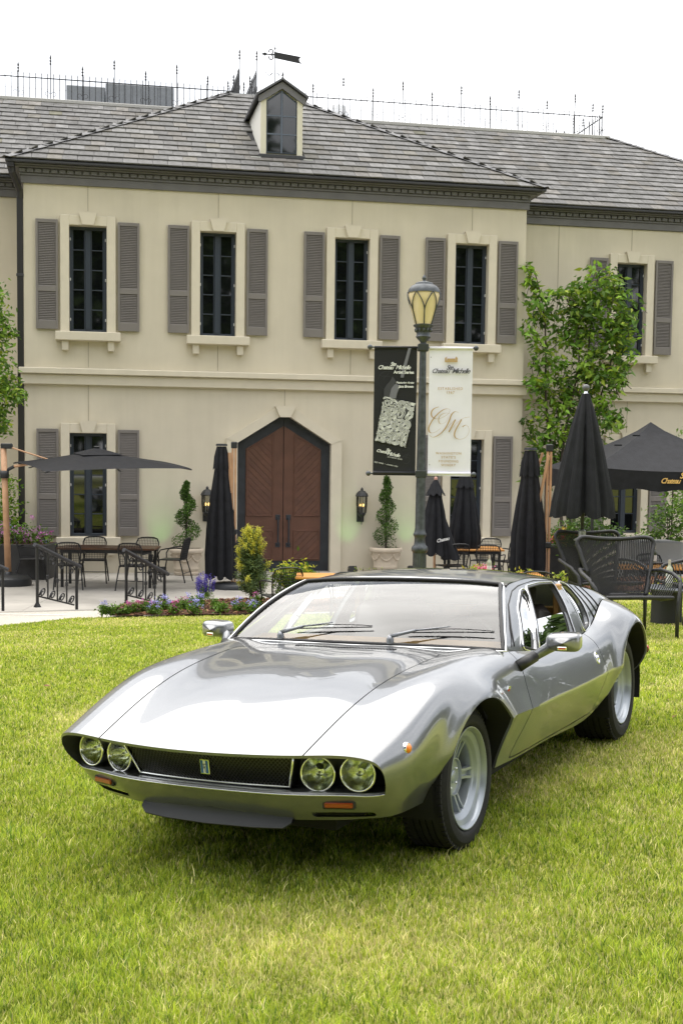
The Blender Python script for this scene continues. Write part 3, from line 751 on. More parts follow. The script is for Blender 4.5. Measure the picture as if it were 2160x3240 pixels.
# ---- wheels --------------------------------------------------------
ALLOY = mat('wheel_silver', (.33, .36, .40), .33, .5, coat=.3)
def make_wheel(ro, wdt):
    w2 = wdt / 2; ri = .2218; dz = (wdt - .205) * .15
    root = empty('wheel')
    tp = [(.19, -w2 * .80), (.215, -w2 * .95), (.25, -w2 * 1.08), (ro * .93, -w2 * .98), (ro * .975, -w2 * .84), (ro * .994, -w2 * .70)]
    for g_ in (-.42, -.14, .14, .42): tp += [(ro, w2 * (g_ - .035)), (ro - .008, w2 * (g_ - .028)), (ro - .008, w2 * (g_ + .028)), (ro, w2 * (g_ + .035))]
    tp += [(ro * .994, w2 * .70), (ro * .975, w2 * .84), (ro * .93, w2 * .98), (ro * .90, w2 * 1.035), (ro * .895, w2 * 1.05), (.25, w2 * 1.085), (.238, w2 * 1.075), (.2335, w2 * 1.045), (.225, w2 * .96), (.212, w2 * .86)]
    MX = Matrix.Rotation(-pi / 2, 4, 'X')        # lathe axis -> +y outward
    tb = MB(); tb.lathe(tp, 72, MX)
    for k in range(72):     # shoulder tread blocks
        a = 2 * pi * k / 72
        M = MX @ Matrix.Rotation(a, 4, 'Z')
        for s_ in (1, -1): tb.box(ro * .955, ro * 1.0, -.0095, .0095, min(s_ * w2 * .70, s_ * w2 * .90), max(s_ * w2 * .70, s_ * w2 * .90), M)
    ty = tb.build('tyre', RUB, root, autos=35)
    rp = [(.212, w2 * .82), (.2195, w2 * .95), (.2218, w2 * .99), (.2205, w2 * 1.02), (.2165, w2 * 1.02), (.213, w2 * .97), (.207, w2 * .92), (.2035, w2 * .80), (.198, dz + .080), (.190, dz + .0765), (.182, dz + .0745), (.178, dz + .072), (.172, dz + .062), (.165, dz + .057), (.160, dz + .054), (.1575, dz + .048), (.157, dz - .02)]
    rm = MB().lathe(rp, 72, MX).build('rim', ALLOY, root, autos=50)
    hz = dz + .006
    hp = [(.087, hz - .04), (.086, hz + .02), (.082, hz + .032), (.076, hz + .032), (.073, hz + .022), (.030, hz + .016), (.028, hz + .026), (.022, hz + .03), (.001, hz + .03)]
    MB().lathe(hp, 40, MX).build('hub', ALLOY, rm, autos=40)
    for k in range(5):
        a = 2 * pi * k / 5 + .35
        M = MX @ Matrix.Rotation(a, 4, 'Z')
        sb = MB()
        for s_ in (-1, 1):
            V = []
            for (rr, yy, zz, hh) in ((.078, .0155, hz + .026, .012), (.12, .0165, hz + .036, .010), (.163, .021, hz + .049, .009)):
                V += [(rr, s_ * yy - .0058, zz), (rr, s_ * yy + .0058, zz), (rr, s_ * yy + .0075, zz - .022), (rr, s_ * yy - .0075, zz - .022)]
            F_ = []
            for j in range(2): F_ += [(j * 4 + i, j * 4 + (i + 1) % 4, j * 4 + 4 + (i + 1) % 4, j * 4 + 4 + i) for i in range(4)]
            sb.add([tuple(M @ Vector(v)) for v in V], F_)
        V = [(.078, -.016, hz + .008), (.078, .016, hz + .008), (.163, .021, hz + .030), (.163, -.021, hz + .030)]
        sb.add([tuple(M @ Vector(v)) for v in V], [(0, 1, 2, 3)])
        sb.build('spoke', ALLOY, rm)
        MB().lathe([(.006, 0), (.006, .008), (.001, .010)], 8, MX @ T(.052 * cos(a + .6), .052 * sin(a + .6), hz + .016)).build('lug_nut', CHR, rm, smooth=True)
    MB().lathe([(.157, dz - .012), (.001, dz - .012)], 32, MX).build('brake_disc', mat('brake_dark', (.02, .02, .022), .5, .5), root)
    MB().lathe([(.007, 0), (.007, .0005), (.001, .0006)], 12, T(0, 0, 0) @ MX @ T(.179 * cos(.9), .179 * sin(.9), dz + .064) ).build('wheel_sticker', mat('sticker_yellow', (.7, .7, .02), .4), rm)
    return root
wf = make_wheel(.306, .205); wr = make_wheel(.322, .25)
def place_wheel(proto, x, y, z, first, sp):
    o = proto if first else copy_tree(proto)
    o.parent = car; o.location = (-x, y, z); o.rotation_euler = (0, sp, 0 if y > 0 else pi); return o
place_wheel(wf, 0, .668, .312, True, .2); place_wheel(wf, 0, -.668, .312, False, .9)
place_wheel(wr, 2.5, .695, .325, True, .5); place_wheel(wr, 2.5, -.695, .325, False, 1.3)
# ---- interior ------------------------------------------------------
TAN = mat('tan_leather', (.45, .25, .09), .5, var=.15, vscale=20); DLE = mat('dark_leather', (.035, .03, .028), .5, bump=.2, bscale=90)
db = MB(); db.add([(-.56, -.70, .782), (-.56, .70, .782), (-.80, .69, .80), (-.80, -.69, .80), (-.90, .68, .74), (-.90, -.68, .74), (-.86, .68, .5), (-.86, -.68, .5)], [(0, 1, 2, 3), (3, 2, 4, 5), (5, 4, 6, 7)])
db.build('dashboard', TAN, car)
for y_ in (.36, -.36):
    sb = MB(); sb.bbox(-1.75, -1.2, y_ - .24, y_ + .24, .34, .48, .04)
    M = T(-1.62, y_, .46, ry=radians(-24)); sb.bbox(-.07, .07, -.24, .24, -.02, .46, .05, M)
    s_ = sb.build('seat', DLE, car, autos=60)
    MB().bbox(-.05, .05, -.13, .13, .45, .60, .035, M).build('headrest', DLE, s_, autos=60)
M = T(-1.02, .36, .72, ry=radians(62))
MB().tube([M @ Vector((.175 * cos(a), .175 * sin(a), 0)) for a in np.linspace(0, 2 * pi, 33)[:-1]], .013, 8, closed=True).tube([M @ Vector((-.17, 0, 0)), M @ Vector((.17, 0, 0))], .012, 6).tube([M @ Vector((0, 0, 0)), M @ Vector((0, -.0, -.22))], .025, 8).build('steering_wheel', DLE, car, smooth=True)
MB().box(-1.95, -1.90, -.66, .66, .3, .80).box(-1.9, -.9, -.06, .06, .28, .5).build('bulkhead', DLE, car)
MB().box(-1.98, -1.90, -.60, .60, .79, .86).build('rear_shelf', TAN, car)
for s_ in (1, -1): MB().bbox(-1.875, -1.81, min(s_ * .6, s_ * .635), max(s_ * .6, s_ * .635), .72, 1.0, .006).build('belt_pillar', TAN, car)
MB().tube([(-1.06, 0, 1.07), (-1.04, 0, 1.03)], .008, 6).bbox(-.015, .01, -.10, .10, -.025, .025, .008, T(-1.045, 0, 1.02)).build('rear_view_mirror', BLK, car)
# ================================================================== the house
PHI = 0.1972187; PZ = -.65
HM = Matrix.Translation((-1.674, 26.917, 0)) @ Matrix.Rotation(PHI, 4, 'Z')       # local x along the front, y into the house
house = empty('winery_house', mw=HM, label='two storey beige stucco house with grey shutters and slate roofs', cat='building')
STUC = mat('beige_stucco', (.62, .562, .445), .85, var=.07, vscale=.9, bump=.5, bscale=120, detail=9)
def streaks(m_, k=.5):
    t = m_.node_tree; b = t.nodes['Principled BSDF']; l = b.inputs['Base Color'].links[0].from_socket; c = t.nodes.new('ShaderNodeTexCoord'); mp_ = t.nodes.new('ShaderNodeMapping'); mp_.inputs['Scale'].default_value = (2.6, 2.6, .22)
    n = t.nodes.new('ShaderNodeTexNoise'); n.inputs['Scale'].default_value = 1.6; n.inputs['Detail'].default_value = 8; n.inputs['Roughness'].default_value = .65; r = t.nodes.new('ShaderNodeValToRGB'); r.color_ramp.elements[0].position = .34; r.color_ramp.elements[0].color = (.80, .79, .76, 1); r.color_ramp.elements[1].position = .58
    x = t.nodes.new('ShaderNodeMixRGB'); x.blend_type = 'MULTIPLY'; x.inputs[0].default_value = k
    t.links.new(c.outputs['Object'], mp_.inputs[0]); t.links.new(mp_.outputs[0], n.inputs['Vector']); t.links.new(n.outputs[0], r.inputs[0]); t.links.new(l, x.inputs[1]); t.links.new(r.outputs[0], x.inputs[2]); t.links.new(x.outputs[0], b.inputs['Base Color'])
streaks(STUC, .2)
TRIM = mat('beige_trim', (.63, .572, .455), .8, var=.04, vscale=4, bump=.15, bscale=90)
GREY = mat('taupe_grey_paint', (.185, .168, .155), .55, var=.08, vscale=3)
CORN = mat('cornice_grey', (.135, .130, .132), .5, var=.1, vscale=3)
GUT = mat('gutter_dark', (.045, .045, .05), .35)
NAVY = mat('window_navy', (.030, .040, .058), .4)
PANEM = mat('window_pane', (.006, .007, .008), .03, spec=1.0)
IRON = mat('iron_blue_black', (.022, .026, .033), .5, var=.25, vscale=6)
WOOD = mat('door_wood', (.104, .046, .029), .45, var=.16, vscale=5, detail=9)
WOODS = [WOOD] + [mat('door_wood_%d' % k, c, .45, var=.16, vscale=5, detail=9) for k, c in enumerate(((.098, .042, .027), (.108, .048, .030), (.10, .045, .03)))]
def wallrect(mb, s0, s1, z0, z1, holes, y=0., dep=.22):
    """front wall with rectangular openings and reveals"""
    xs = sorted({s0, s1, *[h[0] for h in holes], *[h[1] for h in holes]}); zs = sorted({z0, z1, *[h[2] for h in holes], *[h[3] for h in holes]})
    for a, b in zip(xs, xs[1:]):
        for c, d in zip(zs, zs[1:]):
            if any(h[0] <= a and b <= h[1] and h[2] <= c and d <= h[3] for h in holes): continue
            mb.add([(a, y, c), (b, y, c), (b, y, d), (a, y, d)], [(0, 1, 2, 3)])
    for h in holes:
        a, b, c, d = h[:4]
        mb.add([(a, y, c), (a, y + dep, c), (a, y + dep, d), (a, y, d)], [(0, 1, 2, 3)]); mb.add([(b, y, c), (b, y + dep, c), (b, y + dep, d), (b, y, d)], [(0, 1, 2, 3)])
        mb.add([(a, y, c), (b, y, c), (b, y + dep, c), (a, y + dep, c)], [(0, 1, 2, 3)]); mb.add([(a, y, d), (b, y, d), (b, y + dep, d), (a, y + dep, d)], [(0, 1, 2, 3)])
S0, S1 = -4.925, 5.73; WTOP = 7.27
UP = (4.32, 6.46); LO = (.116, 2.25); HWD = .375
wins = [(-3.65, UP, 0), (-.995, UP, 0), (1.85, UP, 0), (4.495, UP, 0), (-3.655, LO, 0), (4.47, LO, 0), (8.86, UP, 1.5), (8.86, LO, 1.5)]
DC = .435; DH = (DC - 1.005, DC + 1.005, PZ, 2.66)
mb = MB(); wallrect(mb, S0, S1, PZ - .3, WTOP, [(c - HWD, c + HWD, z[0], z[1]) for c, z, y in wins if y == 0] + [DH])
for s_ in (-1, 1):
    mb.add([(DC + s_ * 1.005, 0, 2.10), (DC + s_ * .115, 0, 2.66), (DC + s_ * 1.005, 0, 2.66)], [(0, 1, 2)])
    mb.add([(DC + s_ * 1.005, 0, 2.10), (DC + s_ * .115, 0, 2.66), (DC + s_ * .115, .22, 2.66), (DC + s_ * 1.005, .22, 2.10)], [(0, 1, 2, 3)])
mb.add([(S0, 0, PZ - .3), (S0, 1.5, PZ - .3), (S0, 1.5, WTOP), (S0, 0, WTOP)], [(0, 1, 2, 3)]); mb.add([(S1, 0, PZ - .3), (S1, 1.5, PZ - .3), (S1, 1.5, WTOP), (S1, 0, WTOP)], [(0, 1, 2, 3)])
mb.build('wall', STUC, house)
mb = MB(); wallrect(mb, S1, 14.56, PZ - .3, 7.25, [(c - HWD, c + HWD, z[0], z[1]) for c, z, y in wins if y], 1.5)
mb.add([(14.56, 1.5, PZ - .3), (14.56, 9, PZ - .3), (14.56, 9, 7.25), (14.56, 1.5, 7.25)], [(0, 1, 2, 3)]); mb.build('wall', STUC, house)
mb = MB(); wallrect(mb, -16, S0, PZ - .3, 7.25, [], 1.5); mb.build('wall', STUC, house)
mb = MB(); mb.box(-15.9, 14.4, 9, 9.1, PZ, 7); mb.box(S0 + .3, S1 - .3, .8, .85, PZ, WTOP); mb.box(S1 + .3, 12.5, 2.3, 2.35, PZ, 7.2)
mb.build('inner_wall', mat('dark_interior', (.01, .01, .011), .9), house)
# belt courses
for s0, s1, y in ((S0, S1, 0.), (S1 + .12, 14.6, 1.5), (-16, S0 - .13, 1.5)):
    e = .11 if y == 0 else 0; e2 = .07 if y == 0 else 0
    b = MB(); pr = [(y, 3.57 + .03), (y - .11, 3.56), (y - .11, 3.445), (y, 3.445)]
    b.bbox(s0 - e, s1 + e, y - .17, y + (.6 if y == 0 else .02), 3.445, 3.565, .012); b.bbox(s0 - e2, s1 + e2, y - .095, y + (.6 if y == 0 else .02), 3.235, 3.442, .01); b.build('belt_course', TRIM, house)
# cornices: frieze, band, crown, gutter; the dentils one by one
dent = mkmesh('dentil', [], [], CORN)
db = MB(); db.bbox(-.065, .065, 0, .07, -.036, .036, .004); dent = mkmesh('dentil', db.V, db.F, CORN)
for s0, s1, y in ((S0, S1, 0.), (S1 + .02, 14.56, 1.5), (-12, S0 - .02, 1.5)):
    l, r = (1, 1) if y == 0 else ((0, 1) if s0 > 0 else (0, 0))
    def slab(mb, p, z0, z1, b=.006): mb.bbox(s0 - p * l, s1 + p * r, y - p, y + 1.55, z0, z1, b)
    mb = MB(); slab(mb, .05, 7.255, 7.405); slab(mb, .075, 7.407, 7.45); slab(mb, .062, 7.452, 7.54); mb.build('frieze', CORN, house)
    mb = MB(); slab(mb, .17, 7.542, 7.575); slab(mb, .25, 7.577, 7.60); mb.build('cornice', CORN, house)
    mb = MB(); slab(mb, .33, 7.602, 7.668, .015); mb.build('gutter', GUT, house)
    n = int((s1 - s0 + .2 * l) / .158)
    for k in range(n):
        s = s0 - .1 * l + .08 + k * .158
        if y and s > 11.6: continue
        link('dentil', dent, house, (s, y - .115, 7.496))
# control joints
jm = mat('joint_shadow', (.30, .26, .19), .9)
for s, z0, z1, y in ((-3.648, 6.76, 7.255, 0), (-.99, 6.76, 7.255, 0), (1.85, 6.76, 7.255, 0), (4.5, 6.76, 7.255, 0), (-3.648, 3.60, 4.12, 0), (-.99, 3.60, 4.12, 0), (1.85, 3.6, 4.12, 0), (4.5, 3.6, 4.12, 0), (-3.65, 2.5, 3.235, 0), (DC, 2.9, 3.235, 0), (4.47, 2.5, 3.235, 0), (8.86, 6.76, 7.25, 1.5), (8.86, 3.6, 4.12, 1.5), (8.86, 2.5, 3.235, 1.5), (7.05, 3.6, 7.25, 1.5)):
    MB().box(s - .006, s + .006, y - .003, y + .01, z0, z1).build('control_joint', jm, house)
# ---- windows -------------------------------------------------------
def shutter_mesh():
    f = MB(); f.bbox(-.22, -.175, -.045, 0, 0, 2.2, .004); f.bbox(.175, .22, -.045, 0, 0, 2.2, .004)
    for z0, z1 in ((0, .17), (.755, .865), (2.13, 2.2)): f.bbox(-.176, .176, -.043, 0, z0, z1, .004)
    f.box(-.176, .176, -.008, 0, .17, 2.13)
    l = MB()
    for a, b in ((.17, .755), (.865, 2.13)):
        n = int((b - a) / .034)
        for k in range(n):
            z = a + (k + .5) * (b - a) / n; M = T(0, -.022, z, rx=radians(-38)); l.box(-.174, .174, -.003, .003, -.021, .021, M)
    return mkmesh('shutter', f.V, f.F, GREY), mkmesh('louvres', l.V, l.F, GREY)
SHM, LVM = shutter_mesh()
def window_meshes(h):
    fr = MB(); w_ = HWD; fr.bbox(-w_, -w_ + .055, -.05, .03, 0, h, .006); fr.bbox(w_ - .055, w_, -.05, .03, 0, h, .006)
    fr.bbox(-w_ + .054, w_ - .054, -.05, .03, 0, .06, .006); fr.bbox(-w_ + .054, w_ - .054, -.05, .03, h - .06, h, .006); fr.bbox(-.055, .055, -.065, .03, .058, h - .058, .008)
    fr.box(-.005, .005, -.07, -.06, .06, h - .06)
    for s_ in (-1, 1):      # sash edge
        a, b = (.055, w_ - .055); 
        for q in (a, b - .025): fr.bbox(s_ * q if s_ > 0 else -q - .025, s_ * q + .025 if s_ > 0 else -q, -.028, .02, .06, h - .06, .003)
        for k in range(1, 5): z = .06 + (h - .12) * k / 5; fr.bbox(*(sorted((s_ * a, s_ * b))), -.022, .02, z - .012, z + .012, .003)
    pn = MB(); pn.box(-.12, .12, 0, .004, -(h - .12) / 10 + .005, (h - .12) / 10 - .005)
    hi = MB(); hi.bbox(-.012, .012, -.03, .0, -.03, .03, .008)
    return mkmesh('window', fr.V, fr.F, NAVY), mkmesh('pane', pn.V, pn.F, PANEM), mkmesh('shutter_dog', hi.V, hi.F, mat('bracket_white', (.55, .56, .57), .4))
WMS = {UP: window_meshes(UP[1] - UP[0]), LO: window_meshes(LO[1] - LO[0])}
def surround_mesh(h):
    b = MB(); w_ = HWD; o = .555
    b.bbox(-o, -w_, -.085, 0, -.02, h + .20, .008); b.bbox(w_, o, -.085, 0, -.02, h + .20, .008); b.bbox(-w_ - .001, w_ + .001, -.084, 0, h, h + .20, .008)
    k = MB(); k.prism([(-.11, h + .005), (.11, h + .005), (.18, h + .25), (-.18, h + .25)], -.145, -.03, 'y')
    return mkmesh('window_surround', b.V, b.F, TRIM), mkmesh('keystone', k.V, k.F, TRIM)
SUR = {UP: surround_mesh(UP[1] - UP[0]), LO: surround_mesh(LO[1] - LO[0])}
sb = MB(); sb.bbox(-.655, .655, -.20, .05, -.19, -.01, .012); SILL = mkmesh('window_sill', sb.V, sb.F, TRIM)
kb = MB(); kb.bbox(-.066, .066, -.13, 0, -.2, 0, .008); BRK = mkmesh('sill_bracket', kb.V, kb.F, TRIM)
rr = random.Random(3)
for c, zz, y in wins:
    z0, z1 = zz; h = z1 - z0; wm, pm, hm = WMS[zz]
    wo = link('window', wm, house, (c, y + .16, z0))
    for s_ in (-1, 1):
        for k in range(5): link('pane', pm, wo, (s_ * .188, .002, .06 + (h - .12) * (k + .5) / 5), (rr.uniform(-.006, .006), 0, rr.uniform(-.008, .008)))
        for k in (.12, .5, .88): link('shutter_dog', hm, wo, (s_ * (HWD - .02), -.05, h * k))
    link('window_surround', SUR[zz][0], house, (c, y, z0)); link('keystone', SUR[zz][1], house, (c, y, z0)); link('window_sill', SILL, house, (c, y, z0))
    for s_ in (-1, 1):
        link('sill_bracket', BRK, house, (c + s_ * .46, y, z0 - .19))
        so = link('shutter', SHM, house, (c + s_ * .818, y - .03, z0 + (.035 if zz is UP else .014))); link('louvres', LVM, so)['kind'] = 'stuff'
# ---- door ----------------------------------------------------------
def cliph(poly, n, d):
    out = []
    for i in range(len(poly)):
        a, b = poly[i], poly[(i + 1) % len(poly)]; ga, gb = n[0] * a[0] + n[1] * a[1] - d, n[0] * b[0] + n[1] * b[1] - d
        if ga >= 0: out.append(a)
        if ga * gb < 0: t = ga / (ga - gb); out.append((a[0] + (b[0] - a[0]) * t, a[1] + (b[1] - a[1]) * t))
    return out
b = MB()        # stone surround: jambs and raking head
for s_ in (-1, 1):
    b.prism([(DC + s_ * 1.005, PZ), (DC + s_ * 1.235, PZ), (DC + s_ * 1.235, 2.19), (DC + s_ * 1.005, 2.10)], -.085, .0, 'y')
    b.prism([(DC + s_ * 1.005, 2.10), (DC + s_ * 1.235, 2.19), (DC + s_ * .20, 2.84), (DC + s_ * .115, 2.66)], -.095, .0, 'y')
b.build('door_surround', TRIM, house)
MB().prism([(DC - .115, 2.655), (DC + .115, 2.655), (DC + .215, 2.88), (DC - .215, 2.88)], -.16, -.02, 'y').build('keystone', TRIM, house)
yD = .10
for s_ in (-1, 1):
    lf_ = MB()
    O = [(DC + s_ * .004, PZ + .02), (DC + s_ * 1.0, PZ + .02), (DC + s_ * 1.0, 2.10), (DC + s_ * .115, 2.655), (DC + s_ * .004, 2.655)]
    lf_.prism(O, yD, yD + .06, 'y'); dl = lf_.build('door', IRON, house)
    # iron nails
    nb = MB()
    for k in range(9): t = k / 8.; nb.ball((DC + s_ * (.2 + .72 * t), yD - .002, 2.54 - .45 * t), .014, 8, 5)
    nb.build('door_stud', IRON, dl, kind='stuff')
    I = [(DC + s_ * .008, -.41), (DC + s_ * .81, -.41), (DC + s_ * .81, 1.98), (DC + s_ * .008, 2.47)]
    MB().prism(I, yD - .018, yD + .0, 'y').build('door_board', WOOD, dl)
    for nm, P in (('up', [(DC + s_ * .235, .56), (DC + s_ * .785, .56), (DC + s_ * .785, 1.955), (DC + s_ * .235, 2.285)]), ('low', [(DC + s_ * .235, -.37), (DC + s_ * .785, -.37), (DC + s_ * .785, .24), (DC + s_ * .235, .24)])):
        n_ = (s_ * .7071, -.7071) if nm == 'up' else (s_ * .7071, -.7071)
        ds = [n_[0] * p[0] + n_[1] * p[1] for p in P]; w_ = .10
        for k in range(int((max(ds) - min(ds)) / w_) + 1):
            d0 = min(ds) + k * w_; q = cliph(cliph(P, n_, d0 + .004), (-n_[0], -n_[1]), -(d0 + w_ - .004))
            if len(q) > 2: MB().prism(q, yD - .027 - rr.uniform(0, .002), yD - .018, 'y').build('plank', rr.choice(WOODS), dl)
        mo = MB()
        for a, c in zip(P, P[1:] + P[:1]): mo.tube([(a[0], yD - .022, a[1]), (c[0], yD - .022, c[1])], .016, 6)
        mo.build('moulding', WOOD, dl)
    hb = MB(); x_ = DC + s_ * .115; hb.tube([(x_, yD - .02, -.06), (x_, yD - .085, -.05), (x_, yD - .09, .15), (x_, yD - .09, .42), (x_, yD - .085, .50), (x_, yD - .02, .52)], .018, 8); hb.bbox(x_ - .05, x_ + .05, yD - .03, yD - .015, .47, .58, .005); hb.bbox(x_ - .05, x_ + .05, yD - .03, yD - .015, -.12, -.02, .005)
    hb.build('door_handle', IRON, dl)
MB().box(DC - 1.0, DC + 1.0, -.06, .2, PZ - .01, PZ + .015).build('threshold', mat('threshold_stone', (.3, .28, .25), .8), house)
# ---- downspout -----------------------------------------------------
d_ = MB(); d_.bbox(S0 - .135, S0 - .01, -.02, .09, PZ, 6.98, .01); d_.bbox(S0 - .3, S0 - .16, -.3, -.15, 7.5, 7.61, .01)
d_.tube([(S0 - .07, .03, 6.95), (S0 - .07, .0, 7.1), (S0 - .2, -.2, 7.42), (S0 - .22, -.22, 7.6)], .065, 8); d_.build('downspout', mat('downspout_brown', (.02, .018, .018), .4), house)
for k in range(3): MB().bbox(S0 - .15, S0 + .0, -.03, .1, .6 + 2.4 * k, .65 + 2.4 * k, .004).build('downspout_strap', GUT, house)
# ---- roofs ---------------------------------------------------------
SLATE = attr_mat('slate', .72, 0, .3)
_t = SLATE.node_tree; _b = _t.nodes['Principled BSDF']; _c = _t.nodes.new('ShaderNodeTexCoord'); _n = _t.nodes.new('ShaderNodeTexNoise'); _n.inputs['Scale'].default_value = 5.5; _n.inputs['Detail'].default_value = 6
_t.links.new(_c.outputs['Object'], _n.inputs['Vector']); _m = _t.nodes.new('ShaderNodeMixRGB'); _m.blend_type = 'MULTIPLY'; _m.inputs[0].default_value = .75
_a = [q for q in _t.nodes if q.type == 'ATTRIBUTE'][0]; _r = _t.nodes.new('ShaderNodeValToRGB'); _r.color_ramp.elements[0].color = (.38, .37, .34, 1); _r.color_ramp.elements[1].color = (1.3, 1.3, 1.3, 1); _r.color_ramp.elements[0].position = .3; _r.color_ramp.elements[1].position = .7
_t.links.new(_n.outputs[0], _r.inputs[0]); _t.links.new(_a.outputs['Color'], _m.inputs[1]); _t.links.new(_r.outputs[0], _m.inputs[2]); _t.links.new(_m.outputs[0], _b.inputs['Base Color'])
UNDER = mat('roof_felt', (.03, .03, .032), .9)
SLP = .595; rl = math.sqrt(1 + SLP * SLP); ang = math.atan(SLP)
rs = random.Random(11)
def slatecol(x, z):
    g = rs.choice([.115, .122, .128, .134, .14, .147, .155, .18]) * rs.uniform(.9, 1.1)
    k = rs.random(); 
    if k < .16: return (g * 1.05, g * .99, g * .92)
    if k < .20: return (g * .85, g * .8, g * .70)
    if k < .212: return (g * .95, g * .92, g * .62)
    return (g, g * .985, g * .975)
# three tones of slate share their meshes
SW, SE = .30, .338
def slate_verts(w_, l_, th=.024): return [(-w_ / 2, 0, 0), (w_ / 2, 0, 0), (w_ / 2, l_, 0), (-w_ / 2, l_, 0), (-w_ / 2, 0, th), (w_ / 2, 0, th), (w_ / 2, l_, th * .6), (-w_ / 2, l_, th * .6)]
SFC = [(0, 3, 2, 1), (4, 5, 6, 7), (0, 1, 5, 4), (2, 3, 7, 6), (0, 4, 7, 3), (1, 2, 6, 5)]
SLM = [mkmesh('slate', slate_verts(SW - .006, .385), SFC, SLATE, col=np.tile(np.array(slatecol(0, 0)), (8, 1))) for _ in range(28)]
def roof_face(name, frame, width_at, rows, n_single, seedoff=0, skip=None):
    """frame: 4x4, local x along eave, y up the slope, z normal. width_at(v)->(x0,x1) at slope distance v"""
    V = []; C = []; nq = 0; singles = 0
    rf = MB(); v1 = rows * SE; a0, a1 = width_at(0); b0, b1 = width_at(v1)
    rf.add([tuple(frame @ Vector(p)) for p in ((a0, 0, -.01), (a1, 0, -.01), (b1, v1, -.01), (b0, v1, -.01))], [(0, 1, 2, 3)])
    ro = rf.build('roof', UNDER, house)
    for r_ in range(rows):
        v = r_ * SE; x0, x1 = width_at(v + SE * .5); x = x0 - rs.uniform(0, SW) * (1 if True else 0) + (0 if r_ % 2 else SW / 2) - SW
        while x < x1 + .02:
            xa, xb = max(x, x0 - .03), min(x + SW, x1 + .03); xc = (xa + xb) / 2; wd = xb - xa
            x += SW
            if wd < .05: continue
            if skip and skip(xc, v): continue
            tilt = Matrix.Translation((xc, v, .004 + rs.uniform(0, .004))) @ Matrix.Rotation(rs.uniform(-.012, .012), 4, 'Z') @ Matrix.Rotation(-.045, 4, 'X')
            if singles < n_single and wd > SW * .9:
                o = link('slate', rs.choice(SLM), ro); o.matrix_local = frame @ tilt; singles += 1
            else:
                V += [tuple(frame @ (tilt @ Vector(p))) for p in slate_verts(wd - .006, .385)]; C += [slatecol(0, 0)] * 8; nq += 1
    if nq:
        me = mkmesh('slates', V, [tuple(i + 8 * k for i in f) for k in range(nq) for f in SFC], SLATE, col=np.array(C)); o = link('slates', me, ro); o['kind'] = 'stuff'
    return ro
def face_frame(origin, along, up_in):
    """origin eave point; along unit (x,y); up_in unit (x,y) horizontal direction going up"""
    ax = Vector((along[0], along[1], 0)); uy = Vector((up_in[0], up_in[1], SLP)).normalized(); nz = ax.cross(uy)
    if nz.z < 0: nz = -nz
    M = Matrix((ax, uy, nz)).transposed().to_4x4(); M.translation = origin; return M
E0s, E1s, EY, EZ = S0 - .34, S1 + .34, -.34, 7.672
TT = 4.95; rows_b = int(TT * rl / SE)
DOR = (.40, .47)
def dskip(x, v): 
    y = EY + v / rl; s = E0s + x
    return abs(s - DOR[0]) < DOR[1] - .02 and .5 < y < 2.3
roof_face('bay', face_frame((E0s, EY, EZ), (1, 0), (0, 1)), lambda v: (v / rl, (E1s - E0s) - v / rl), rows_b, 240, skip=dskip)
roof_face('bay_r', face_frame((E1s, EY, EZ), (0, 1), (-1, 0)), lambda v: (v / rl, 6.2), rows_b, 0)
roof_face('bay_l', face_frame((E0s, EY, EZ), (0, 1), (1, 0)), lambda v: (v / rl, 6.2), rows_b, 0)
rows_m = int(4.84 * rl / SE)
roof_face('wing_r', face_frame((1.0, 1.16, 7.66), (1, 0), (0, 1)), lambda v: (max(0, 4.2 - v / rl), 14.9 - 1.0 - v / rl), rows_m, 60)
roof_face('wing_l', face_frame((-13, 1.16, 7.66), (1, 0), (0, 1)), lambda v: (2, 13 - 4.0 + v / rl), rows_m, 0)
top = MB(); zt = EZ + TT * SLP; top.box(E0s + TT, E1s - TT, EY + TT, 7, zt - .05, zt + .02); top.box(-13, 10.08, 5.98, 12, 10.49, 10.545); top.build('roof_deck', mat('roof_lead', (.32, .33, .34), .5), house)
MB().bbox(-13, 10.1, 5.90, 6.05, 10.47, 10.565, .015).build('ridge_flashing', mat('ridge_pale', (.42, .41, .39), .7), house)
# hip caps: overlapping slates along the hips
cb = MB(); cb.add([(-.15, 0, -.035), (0, 0, .012), (.15, 0, -.035), (.15, .36, -.047), (0, .36, .0), (-.15, .36, -.047)], [(0, 1, 4, 5), (1, 2, 3, 4)])
CAPM = [mkmesh('hip_cap', cb.V, cb.F, SLATE, col=np.tile(np.array((g, g, g * 1.04)), (6, 1))) for g in (.14, .16, .18, .21)]
def hip(p0, p1):
    d = Vector(p1) - Vector(p0); L = d.length; d.normalize(); ax = d.cross(Vector((0, 0, 1))).normalized(); nz = ax.cross(d)
    n = int(L / .36)
    for k in range(n):
        M = Matrix((ax, d, nz)).transposed().to_4x4(); M.translation = Vector(p0) + d * (k * L / n) + nz * (.03)
        o = link('hip_cap', rs.choice(CAPM), house); o.matrix_local = M @ Matrix.Diagonal((1, (L / n - .006) / .36, 1, 1))
hip((E0s, EY, EZ), (E0s + TT, EY + TT, zt)); hip((E1s, EY, EZ), (E1s - TT, EY + TT, zt)); hip((14.9, 1.16, 7.66), (14.9 - 4.84, 6.0, 10.54))
